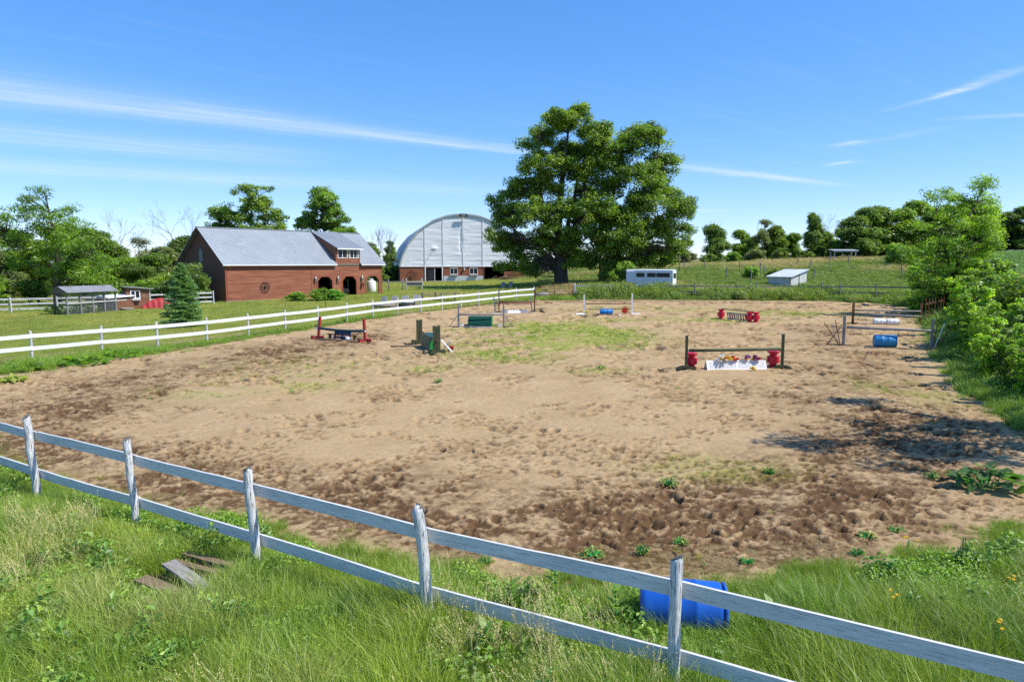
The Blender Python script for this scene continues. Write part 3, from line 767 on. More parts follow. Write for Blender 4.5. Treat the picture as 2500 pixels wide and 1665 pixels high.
    pth = np.abs(fx-1.5-x) < .5; k &= ~(pth & (r.random(len(x)) < .75) & (y < 64)); x, y = x[k], y[k]
    q = fbm(x*.22, y*.22, 67, 4)
    t = lerp3((0.225,0.290,0.034), (0.405,0.350,0.074), ss((q-.35)*3)); scatter('lawn_grass', 'short mown lawn around the red barn', 'lawn', 'lawn', x, y, np.clip(y/42, .9, 2.0)*(.8+.5*r.random(len(x))), t, zs=np.clip(42/y, .5, 1.0))
    # weeds behind the far edge of the sand
    x, y, r = rand_pts(7, -2, 45, 58, 73, 7.0); sd_ = sand_sd(x, y)
    k = (sd_ < -.2) & (x > np.where(y > 66.3, 6.5, 3.2)) & (sd_ > -9); x, y, sd_ = x[k], y[k], sd_[k]
    q = fbm(x*.35, y*.35, 68, 3)
    scatter('back_weeds', 'tall weeds along the grey rail fence at the back of the arena', 'weeds', 'coarse', x, y, (.25+1.5*ss((q-.25)*1.8))*np.clip(.35-sd_*.35, .3, 1)*(.6+.7*r.random(len(x))), lerp3((0.128,0.224,0.027), (0.300,0.356,0.054), r.random(len(x))))
    # rough pasture on the rise
    x, y, r = rand_pts(8, 4, 105, 70, 132, 2.6); q = fbm(x*.07, y*.11, 69, 4)
    k = (x < y*.30+38) & (r.random(len(x)) < .9); x, y, q = x[k], y[k], q[k]
    st = ss((q-.42)*4.5); t = lerp3((0.188,0.264,0.041), (0.450,0.363,0.176), st)
    scatter('pasture_grass', 'rough pasture of tall pale grass on the rise', 'grass', 'coarse', x, y, .75+.5*r.random(len(x)), t, zs=.5+.35*st)
    # weeds under the right hedge
    x, y, r = rand_pts(9, 9, 44, 9.5, 62, 9.0); sd_ = sand_sd(x, y)
    k = (sd_ < .25) & (sd_ > -4.5) & (x > 8+.25*y); x, y, sd_ = x[k], y[k], sd_[k]
    scatter('hedge_weeds', 'nettles and tall weeds at the foot of the right hedge', 'weeds', 'coarse', x, y, (.3+1.0*fbm(x*.7, y*.7, 70, 3))*np.clip(.5-sd_*.4, .4, 1.2)*np.clip(y/22, .65, 1)*(.6+.7*r.random(len(x))), lerp3((0.112,0.224,0.024), (0.255,0.383,0.047), r.random(len(x))), dz=-.02)
    x, y, r = rand_pts(10, 9, 22, 10, 26, 22); sd_ = sand_sd(x, y)
    k = (sd_ < .2) & (sd_ > -4.5) & (x > 8+.25*y); x, y = x[k], y[k]
    scatter('hedge_grass', 'green grass growing out from under the near end of the right hedge', 'grass', 'meadow', x, y, .6+.55*r.random(len(x)), lerp3((0.128,0.251,0.027), (0.225,0.330,0.041), r.random(len(x))))
    # soybean rows
    rows = np.arange(0, 90, .76); pts = []
    r = np.random.default_rng(12)
    for a in rows:
        t = np.arange(0, 85, .42); pts.append(np.stack([40+a*.95+t*.31, 58-a*.31+t*.95], 1))
    p = np.concatenate(pts)+r.normal(0, .05, (sum(map(len, pts)), 2)); x, y = p[:, 0], p[:, 1]
    k = (x > y*.30+38.5) & in_view(x, y, 1.1) & (y < 135) & (y > 62); x, y = x[k], y[k]
    scatter('crop_rows', 'green crop in rows on the hill at the right edge', 'crop', 'crop', x, y, .9+.4*r.random(len(x)), lerp3((0.135,0.251,0.054), (0.210,0.343,0.095), r.random(len(x))))
    # sparse sprigs on the sand
    x, y, r = rand_pts(13, -18, 34, 8, 64, 26); gm = green_mask(x, y); sd_ = sand_sd(x, y)
    p = .0015 + .75*gm + .5*ss((1.2-sd_)/1.2)*ss((fbm(x, y, 71, 3)-.45)*5)
    k = (sd_ > .05) & (r.random(len(x)) < p); x, y, gm = x[k], y[k], gm[k]
    scatter('sand_sprigs', 'sparse sprigs of grass growing through the arena sand', 'grass', 'sprig', x, y, (.7+.6*r.random(len(x)))*np.clip(y/17, 1, 2.2), lerp3((0.180,0.277,0.041), (0.360,0.422,0.047), r.random(len(x))), zs=np.clip(20/y, .35, 1), dz=.015)
plants()
# ------------------------------------------------------------------ buildings
def courses(mb, x0, x1, z0, z1, holes, yf, step=.17, th=.03, top=None):
    """lapped boards on the plane y = yf (outside towards -y); holes: functions z -> (xa, xb) or None"""
    z = z0; k = 0
    while z < z1-.01:
        zt = min(z+step, z1); zm = (z+zt)/2
        a, b = x0, x1
        if top: a, b = top(zm)
        spans = [(a, b)] if b-a > .05 else []
        for h in holes:
            q = h(zm)
            if not q: continue
            ns = []
            for s, e in spans:
                if q[1] <= s or q[0] >= e: ns.append((s, e)); continue
                if q[0] > s: ns.append((s, q[0]))
                if q[1] < e: ns.append((q[1], e))
            spans = ns
        for s, e in spans:      # bottom edge proud, top tucked back: real lap
            mb.add([(s,yf-th,z),(e,yf-th,z),(e,yf-.006,zt+.012),(s,yf-.006,zt+.012),(s,yf+.06,z),(e,yf+.06,z),(e,yf+.06,zt+.012),(s,yf+.06,zt+.012)],
                   [(0,1,2,3),(5,4,7,6),(4,5,1,0),(3,2,6,7),(4,0,3,7),(1,5,6,2)])
        z = zt; k += 1

def rect_hole(xa, xb, za, zb): return lambda z: (xa, xb) if za < z < zb else None
def cham_hole(xa, xb, zt, c=.42): return lambda z: None if z > zt else ((xa, xb) if z < zt-c else (xa+(z-zt+c), xb-(z-zt+c)))

def window(parent, x0, x1, z0, z1, y, split=1, curtain=0, sill=False):
    """sliding window: frame, mullion and panes as parts; faces -y"""
    w = .07; f = MB()
    f.box(x0, x1, y-.05, y+.03, z0, z0+w).box(x0, x1, y-.05, y+.03, z1-w, z1).box(x0, x0+w, y-.05, y+.03, z0+w, z1-w).box(x1-w, x1, y-.05, y+.03, z0+w, z1-w)
    fr = obj('window', f, M['white_trim'], parent)
    xm = (x0+x1)/2
    obj('mullion', MB().box(xm-.035, xm+.035, y-.035, y+.02, z0+w, z1-w), M['white_trim'], fr)
    for a, b in ((x0+w, xm-.035), (xm+.035, x1-w)):
        obj('pane', MB().box(a, b, y-.005, y+.01, z0+w, z1-w), M['glass'], fr)
    if curtain:
        for a in (x0+.18, x1-.22): obj('curtain', MB().box(a, a+.05, y-.012, y-.006, z0+w, z1-w), M['white_trim'], fr)
    if sill:
        obj('flower_box', MB().box(x0-.02, x1+.02, y-.34, y-.052, z0-.16, z0-.01), M['pale_wood'], fr)
    return fr

def wagon_wheel(name, label, loc, rz, r, nsp, mat, tilt=0.0, hub=.09):
    t = thing(name, label, 'wheel', loc, rz)
    t.rotation_euler = (tilt, 0, rz)
    obj('rim', MB().torus((0,0,r), r-.035, .035, 32, 6, 'y', .7), mat, t, True)
    obj('hub', MB().lathe([(.02,-.09),(hub,-.07),(hub,.07),(.02,.09)], 12, 'y', (0,0,r)), mat, t, True)
    sp = MB().tube([(0,0,hub*.6),(0,0,r-.05)], [.022,.016], 5).mesh('spoke'); sp.materials.append(mat)
    for k in range(nsp): link('spoke', sp, None, t, (0,0,r), (0, 2*math.pi*k/nsp, 0))
    return t

def barn():
    Lb, Wb, zb, ze, zr = 18.8, 8.9, .30, 4.02, 7.42
    A = (-26.9, 64.35); rz = math.atan2(.775, .633)
    t = thing('barn', 'long red board barn with blue grey metal roof and a dormer over arched bays', 'barn', (A[0], A[1], 0), rz)
    # local: x along the long front, y back, front faces -y
    ops = [(10.15, 11.95), (13.33, 15.13), (16.50, 18.32)]; zt = 2.52
    holes = [cham_hole(a, b, zt) for a, b in ops]
    m = MB(); courses(m, .16, Lb-.16, zb-.25, ze+.02, holes + [rect_hole(9.33, 9.47, 0, 9)], 0)
    obj('front_wall', m, M['siding'], t)
    half = Wb/2
    def gtop(z):
        if z < ze: return (.14, Wb-.14)
        k = (z-ze)/(zr-ze)*half; return (k+.05, Wb-k-.05)
    # left gable (faces -x): build on y-plane then swap axes
    def gable(holes, name, mat, xpos, flip):
        g = MB(); courses(g, 0, Wb, zb-.25, zr-.1, holes, 0, top=gtop)
        g.v = [((-1 if flip else 1)*v[1]*-1*-1 + xpos if False else (xpos + (v[1] if not flip else -v[1])), v[0], v[2]) for v in g.v]
        return obj(name, g, mat, t)
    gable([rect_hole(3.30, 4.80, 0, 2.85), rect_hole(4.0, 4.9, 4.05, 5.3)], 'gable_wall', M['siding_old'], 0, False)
    gable([rect_hole(.55, 2.9, 0, 2.75), rect_hole(3.5, 5.9, 0, 2.75)], 'far_gable_wall', M['siding'], Lb, True)
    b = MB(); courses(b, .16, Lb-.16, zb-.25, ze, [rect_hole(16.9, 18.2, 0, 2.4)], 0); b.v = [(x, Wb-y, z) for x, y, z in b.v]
    obj('back_wall', b, M['siding_old'], t)
    c = .17
    for x, y in ((-.035, -.035), (Lb-c+.035, -.035), (-.035, Wb-c+.035), (Lb-c+.035, Wb-c+.035)):
        obj('corner_board', MB().box(x, x+c, y, y+c, zb-.3, ze), M['trim_red'], t)
    obj('trim_board', MB().box(9.335, 9.465, -.045, .04, zb-.25, ze), M['trim_red'], t)
    obj('foundation', MB().box(-.06, Lb-2.5, -.06, .10, -.2, zb+.10).box(-.06, .1, .101, Wb, -.2, zb+.10), M['concrete'], t)
    # bay trims
    for a, bb in ops:
        q = MB(); w = .13; cc = .42
        P = [(a, zb), (a, zt-cc), (a+cc, zt), (bb-cc, zt), (bb, zt-cc), (bb, zb)]; O = [(a-w, zb), (a-w, zt-cc+.05), (a+cc-.05, zt+w), (bb-cc+.05, zt+w), (bb+w, zt-cc+.05), (bb+w, zb)]
        for i in range(5):
            poly = [(P[i][0], 0, P[i][1]), (P[i+1][0], 0, P[i+1][1]), (O[i+1][0], 0, O[i+1][1]), (O[i][0], 0, O[i][1])]
            q.prism(poly, (0, -.055, 0), (0, .09, 0))
        obj('bay_trim', q, M['trim_red'], t)
    # interior
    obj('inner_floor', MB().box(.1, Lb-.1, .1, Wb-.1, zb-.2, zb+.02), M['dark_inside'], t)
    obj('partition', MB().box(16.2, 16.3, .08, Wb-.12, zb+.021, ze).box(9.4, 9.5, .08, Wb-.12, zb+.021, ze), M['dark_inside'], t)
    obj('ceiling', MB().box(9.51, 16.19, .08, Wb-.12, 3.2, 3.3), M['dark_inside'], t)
    obj('stall_wall', MB().box(9.51, 13.0, 2.6, 2.7, zb+.02, 1.45), M['siding_old'], t)
    obj('inner_post', MB().box(11.55, 11.68, 2.2, 2.33, zb+.02, 3.19), M['old_wood'], t)
    obj('porch_post', MB().box(18.05, 18.2, Wb*.42, Wb*.42+.15, zb, 3.9), M['plank_brown'], t); obj('porch_post', MB().box(17.0, 17.12, 5.5, 5.62, zb, 3.9), M['plank_brown'], t)
    # main roof: two slopes with standing ribs; the front slope has a gap under the dormer
    oh, rk, th = .32, .38, .05; D0, D1 = 12.5, 15.67
    sl = (zr-ze)/half; nrm = Vector((0, -sl, 1)).normalized()
    def slope(mb, x0, x1, ya, yb, back=False, rib=True):
        za, zb2 = ze+ya*sl, ze+yb*sl
        f = (lambda y: Wb-y) if back else (lambda y: y)
        pts = [(x0, f(ya), za), (x1, f(ya), za), (x1, f(yb), zb2), (x0, f(yb), zb2)]
        if back: pts = [pts[1], pts[0], pts[3], pts[2]]
        n2 = Vector((0, -nrm.y if back else nrm.y, nrm.z))
        mb.prism(pts, (0,0,0), n2*th)
        if rib:
            n = int((x1-x0)/.29)
            for i in range(n+1):
                x = x0+.02+(x1-x0-.04)*i/max(n, 1)
                a = Vector((x, f(ya), za)) + n2*(th+.016); b2 = Vector((x, f(yb), zb2)) + n2*(th+.016)
                mb.beam(a, b2, .045, .034, n2)
    r = MB(); slope(r, -rk, D0-.02, -oh, half); slope(r, D1+.02, Lb+rk, -oh, half)
    slope(r, D0-.02, D1+.02, half-.25, half, rib=False)
    slope(r, -rk, Lb+rk, -oh, half, True)
    rf = obj('roof', r, M['metal_roof'], t)
    obj('ridge_cap', MB().beam((-rk, half, zr+.055), (Lb+rk, half, zr+.055), .34, .05), M['metal_roof'], rf)
    zev = ze-oh*sl
    obj('fascia', MB().box(-rk, D0-.02, -oh-.03, -oh-.001, zev-.05, zev+.055).box(D1+.02, Lb+rk, -oh-.03, -oh-.001, zev-.05, zev+.055), M['white_trim'], rf)
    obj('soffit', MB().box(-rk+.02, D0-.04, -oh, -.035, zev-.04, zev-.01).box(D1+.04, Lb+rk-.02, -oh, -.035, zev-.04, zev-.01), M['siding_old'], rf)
    for x in (-rk+.02, Lb+rk-.02):
        for s in (0, 1):
            yy = (lambda y: Wb-y) if s else (lambda y: y)
            obj('barge_board', MB().beam((x, yy(-oh), zev-.06), (x, yy(half-.03), zr-.08), .045, .16), M['siding_old'], rf)
    # dormer
    dz = 5.62
    d = obj('dormer', MB().box(D0+.01, D1-.01, -.02, .12, ze-.10, dz+.05), M['siding'], t)
    dm = MB(); courses(dm, D0+.06, D1-.06, ze-.08, dz+.02, [rect_hole(12.72, 14.0, 4.5, 5.52), rect_hole(14.2, 15.5, 4.5, 5.52)], -.03); obj('siding', dm, M['siding'], d)
    for x, fl in ((D0, 1), (D1, -1)):
        side = [(x, 0, ze-.1), (x, half*.98, zr-.12), (x, 0, dz+.05)]
        obj('cheek', MB().prism(side, (0,0,0), (fl*.08, 0, 0)), M['siding_old'], d)
        obj('corner_board', MB().box(x-.03 if fl > 0 else x-.10, x+.10 if fl > 0 else x+.03, -.08, .06, ze-.12, dz+.04), M['trim_red'], d)
    q = MB(); y0 = -.42; ds = (zr-.02-dz)/half; z0 = dz + y0*ds + .06; n3 = Vector((0, -ds, 1)).normalized()
    q.prism([(D0-.02, y0, z0), (D1+.32, y0, z0), (D1+.32, half, zr+.04), (D0-.02, half, zr+.04)], (0,0,0), n3*.05)
    for i in range(13):
        x = D0+(D1+.28-D0)*i/12; q.beam(Vector((x, y0, z0))+n3*.066, Vector((x, half-.05, zr+.03))+n3*.066, .045, .034, n3)
    obj('dormer_roof', q, M['metal_roof'], d)
    obj('dormer_fascia', MB().box(D0-.02, D1+.32, y0-.03, y0-.001, z0-.08, z0+.055), M['white_trim'], d)
    obj('weathered_board', MB().box(D0+.1, D1-.1, -.075, -.035, ze-.32, ze-.08), M['old_wood'], d)
    window(t, 12.72, 14.0, 4.5, 5.52, -.05); window(t, 14.2, 15.5, 4.5, 5.52, -.05, curtain=1)
    # gable details (faces -x)
    def gx(mb): mb.v = [(y, x, z) for x, y, z in mb.v]; mb.f = [tuple(reversed(f)) for f in mb.f]; return mb
    dr = MB(); dr.box(3.32, 4.78, -.03, .03, .3, 2.83); door = obj('door', gx(dr), M['siding_old'], t)
    br = MB()
    for z0_, z1_ in ((.4, 1.5), (1.6, 2.75)):
        br.beam((3.42, -.05, z0_), (4.68, -.05, z1_), .03, .12).beam((3.42, -.045, z1_), (4.68, -.045, z0_), .03, .12)
    br.box(3.34, 3.46, -.06, -.031, .3, 2.83).box(4.64, 4.76, -.06, -.031, .3, 2.83).box(3.46, 4.64, -.058, -.031, 1.50, 1.62).box(3.46, 4.64, -.058, -.031, 2.7, 2.82)
    obj('brace', gx(br), M['trim_red'], door)
    arc = [(4.0, 0, 4.05), (4.9, 0, 4.05)] + [(4.45+.45*math.cos(a), 0, 5.0+.45*math.sin(a)) for a in np.linspace(0, math.pi, 11)]
    w = obj('arched_window', gx(MB().prism(arc, (0,-.03,0), (0,.03,0))), M['plank_grey'], t)
    fr = MB()
    for i in range(len(arc)): fr.beam(Vector(arc[i])+Vector((0,-.04,0)), Vector(arc[(i+1) % len(arc)])+Vector((0,-.04,0)), .05, .07, (0,1,0))
    obj('frame', gx(fr), M['old_wood'], w)
    for y in (2.6, 5.45):
        obj('gable_lamp', gx(MB().box(y, y+.12, -.16, -.03, 2.5, 2.68)), M['white_trim'], t)
    # lanterns on the front
    for x in (9.78, 12.62, 15.86):
        ln = obj('wall_lantern', MB().lathe([(.03,0),(.10,.06),(.13,.34),(.15,.36),(.02,.52)], 8, 'z', (x, -.20, 2.05)), M['steel'], t)
        obj('bracket', MB().box(x-.03, x+.03, -.2, -.04, 2.50, 2.56), M['dark_metal'], ln); obj('finial', MB().tube([(x, -.2, 2.05), (x, -.2, 1.68)], .02, 5), M['dark_metal'], ln)
    obj('bell_bracket', MB().box(15.75, 16.05, -.42, -.04, 1.62, 1.70).tube([(15.9,-.3,1.6),(15.9,-.3,1.25)], .035, 6), M['dark_metal'], t)
    for x in (.25, .42, Lb-.1):
        obj('floodlight', MB().lathe([(.03,0),(.09,.03),(.07,.14)], 8, 'z', (x, -.13, ze-.34)), M['white_trim'], t)
    # worn red cart wheel hung on the front boards
    w1 = wagon_wheel('cart_wheel', 'dark iron spoked wheel hung on the red barn front wall', tuple(t.matrix_basis @ Vector((4.0, -.12, 1.15))), rz, .50, 8, M['dark_metal'])
    return t
barn()
BM = Matrix.Translation((-26.9, 64.35, 0)) @ Matrix.Rotation(math.atan2(.775, .633), 4, 'Z')
def bpt(x, y, z): return tuple(BM @ Vector((x, y, z)))

def barn_contents():
    t = thing('water_tank', 'white plastic water tank seen through the open corner bay of the barn', 'tank', bpt(19.95, 3.3, .42))
    obj('tank', MB().lathe([(.50,0),(.56,.06),(.56,1.05),(.53,1.12),(.53,1.3),(.48,1.42),(.22,1.52),(.22,1.62),(.02,1.64)], 24), M['white_plastic'], t, True)
    obj('lid', MB().lathe([(.26,1.60),(.26,1.68),(.1,1.71)], 16), M['white_plastic'], t)
    rz = math.atan2(.775, .633)
    g = thing('golf_cart', 'dark golf cart with pale roof parked inside the middle barn bay', 'cart', bpt(14.25, 1.9, .32), rz + R(90))
    obj('body', MB().box(-1.1, 1.1, -.55, .55, .28, .52).box(-1.15, -.55, -.52, .52, .521, .85).box(.6, 1.12, -.5, .5, .521, .80), M['dark_metal'], g)
    obj('seat', MB().box(-.5, .1, -.5, .5, .53, .78).box(-.58, -.45, -.5, .5, .781, 1.15), M['black_rubber'], g)
    obj('canopy', MB().box(-1.0, .85, -.58, .58, 1.80, 1.87), M['olive'], g)
    for x in (-.95, .8):
        for y in (-.52, .52): obj('canopy_post', MB().tube([(x, y, .6), (x*.95, y, 1.80)], .02, 6), M['steel'], g)
    for x in (-.75, .75):
        for y in (-.55, .55):
            w = obj('wheel', MB().lathe([(.10,-.08),(.23,-.08),(.23,.08),(.10,.08)], 14, 'y', (x, y, .23)), M['black_rubber'], g)
            obj('hub_cap', MB().lathe([(.10,-.085),(.10,.085)], 10, 'y', (x, y, .23)), M['cart_white'], w)
    obj('steering_wheel', MB().torus((.35, .22, 1.05), .16, .015, 14, 5, 'x'), M['black_rubber'], g)
barn_contents()

def hall():
    ang = R(12); e = (math.cos(ang), math.sin(ang)); zf = 1.0; W = 10.57; ztop = 12.05; zw = 3.45; Ln = 34
    t = thing('riding_hall', 'white fabric arched riding hall on a low brown board wall', 'hall', (-18.5, 113, 0), ang)
    prof = [(0,0),(.047,.20),(.144,.44),(.32,.70),(.53,.877),(.733,.965),(.87,.992),(1.0,1.0)]
    px = np.array([p[0] for p in prof]); pz = np.array([p[1] for p in prof])
    def arch(s):     # s 0..2W
        q = s/W; q = q if q <= 1 else 2-q; return zw + (ztop-zw)*np.interp(q, px, pz)
    SS = np.concatenate([np.array([0,.1,.25,.5,.8,1.1,1.5]), np.linspace(2, W, 18)]); SS = np.concatenate([SS, (2*W-SS)[::-1][1:]])
    # vaulted cover
    V = []; F = []; ny = 18
    for j in range(ny+1):
        for s in SS: V.append((s, Ln*j/ny - .12, arch(s) + .05*math.cos(j*math.pi)))
    n = len(SS)
    for j in range(ny):
        for i in range(n-1): F.append((j*n+i, j*n+i+1, (j+1)*n+i+1, (j+1)*n+i))
    obj('roof_cover', MB().add(V, F), M['fabric_grey'], t, True)
    m = MB()
    for i in range(n-1):
        m.beam((SS[i], -.15, arch(SS[i])-.06), (SS[i+1], -.15, arch(SS[i+1])-.06), .07, .26, (0,1,0) if False else (0,0,1))
    obj('arch_rim', m, M['fabric_grey'], t)
    # front sheet with creases pulled around the battens
    xs = np.linspace(.12, 2*W-.12, 150); nz = 90; V = np.zeros((nz+1, len(xs), 3)); bat = [4.2, 7.2, W, 13.9, 17.4]
    for i, s in enumerate(xs):
        zt_ = arch(s)-.12; z = np.linspace(zw, zt_, nz+1)
        bd = min(abs(s-b) for b in bat)
        V[:, i, 0] = s; V[:, i, 2] = z
        bel = .10*(1-math.exp(-(bd/.8)**2))
        cr = (fbm(np.full(nz+1, s*.30), z*2.6, 81, 4)-.5)*.30 + (fbm(np.full(nz+1, s*.9), z*5.5, 82, 3)-.5)*.10
        dg = (fbm(s*1.1+z*1.2, z*.3-s*.3, 83, 3)-.5)*.16*ss((2.2-np.abs(s-W))/2.2)
        V[:, i, 1] = bel*.3 + (cr+dg)*.26*(.35+.65*min(1, bd/.5))
        k = np.exp(-((s-W+.35)/.28)**2)*np.exp(-((z-7.6)/1.4)**2); V[:, i, 1] += .20*k
        k = np.exp(-((s-5.7)/.5)**2 - ((z-6.4)/.35)**2); V[:, i, 1] -= .16*k
    nx = len(xs); idx = np.arange((nz+1)*nx).reshape(nz+1, nx)
    Fq = np.stack([idx[:-1,:-1], idx[:-1,1:], idx[1:,1:], idx[1:,:-1]], -1).reshape(-1, 4)
    me = mesh_np('front_sheet', V.reshape(-1, 3), Fq, None, True); sheet = link('front_sheet', me, M['fabric_white'], t)
    for s in bat[:4]:
        obj('batten', MB().box(s-.05, s+.05, -.10, -.07, zw, float(arch(s))-.15), M['fabric_white'], sheet)
    obj('strut', MB().tube([(5.75, -.15, 6.35), (5.75, -.95, 6.30)], .05, 6), M['pale_wood'], sheet)
    obj('hem', MB().box(0, 2*W, -.14, -.02, zw-.10, zw), M['white_trim'], sheet)
    obj('back_sheet', MB().prism([(s, 0, float(arch(s))-.05) for s in SS] , (0, Ln-.4, 0), (0, Ln-.35, 0)), M['fabric_white'], t)
    obj('vent', MB().box(W-.65, W+.65, -.62, -.45, ztop-.45, ztop+.02), M['dark_metal'], t)
    obj('vent_plate', MB().box(W-.4, W+.4, -.66, -.63, ztop-.33, ztop-.12), M['steel'], t)
    # low wall
    def wall(a, b, name='board_wall', z0=zf-.6, z1=zw-.1, holes=(), mat='siding'):
        q = MB(); courses(q, a, b, z0, z1, list(holes), 0, .2); return obj(name, q, M[mat], t)
    wall(.05, 4.15)
    wall(7.25, 14.0, holes=[rect_hole(8.3, 9.6, 2.08, 3.15), rect_hole(11.6, 13.0, 2.08, 3.15)], z0=1.85)
    wall(17.5, 21.0, z1=2.5)
    m = MB(); k = 7.27
    while k < 13.95:
        m.box(k, min(k+.17, 13.98), -.05, .03, zf-.6, 1.84).box(k+.17, min(k+.225, 13.99), -.025, .03, zf-.6, 1.84); k += .225
    obj('metal_skirt', m, M['alu'], t)
    window(t, 8.3, 9.6, 2.08, 3.15, -.03, sill=True); window(t, 11.6, 13.0, 2.08, 3.15, -.03, sill=True)
    for x in (4.2, 7.05): obj('door_post', MB().box(x-.09, x+.09, -.12, .08, zf-.6, zw-.1), M['white_trim'], t)
    obj('lintel', MB().box(4.29, 6.96, -.08, .06, zw-.32, zw-.1), M['siding_old'], t)
    d = obj('sliding_door', MB().box(4.55, 5.75, .02, .08, zf-.3, zw-.33), M['dark_metal'], t)
    obj('stile', MB().box(5.72, 5.80, -.03, .015, zf-.3, zw-.33), M['white_trim'], d)
    obj('right_post', MB().box(13.99, 14.12, -.10, .08, zf-.6, zw-.1), M['siding_old'], t)
    # inside: side walls, floor, dark end with a gap that shows the field behind
    obj('side_wall', MB().box(0, .1, .1, Ln-.4, zf-.6, zw-.02).box(2*W-.1, 2*W, .1, Ln-.4, zf-.6, zw-.02), M['siding_old'], t)
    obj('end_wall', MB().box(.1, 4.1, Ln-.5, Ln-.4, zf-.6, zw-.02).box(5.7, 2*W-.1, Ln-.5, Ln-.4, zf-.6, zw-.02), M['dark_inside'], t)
    obj('arena_floor', MB().box(.1, 2*W-.1, .15, Ln-.6, zf-.5, zf+.02), M['concrete'], t)
    obj('door_step', MB().box(4.6, 7.0, -1.5, -.13, zf-.45, zf+.02), M['concrete'], t)
    obj('side_lamp', MB().box(10.6, 10.8, -.35, -.06, zw-.62, zw-.3), M['white_trim'], t)
    HM = t.matrix_basis
    wagon_wheel('wagon_wheel', 'large rusty brown wagon wheel leaning on the riding hall wall', tuple(HM @ Vector((2.1, -.35, 1.15))), ang, .84, 14, M['brown_wood'], R(-8))
    wagon_wheel('farm_wheel', 'brown spoked wheel leaning on the low board wall under the big maple', tuple(HM @ Vector((18.9, -.45, 1.2))), ang, .72, 12, M['brown_wood'], R(-8))
hall()

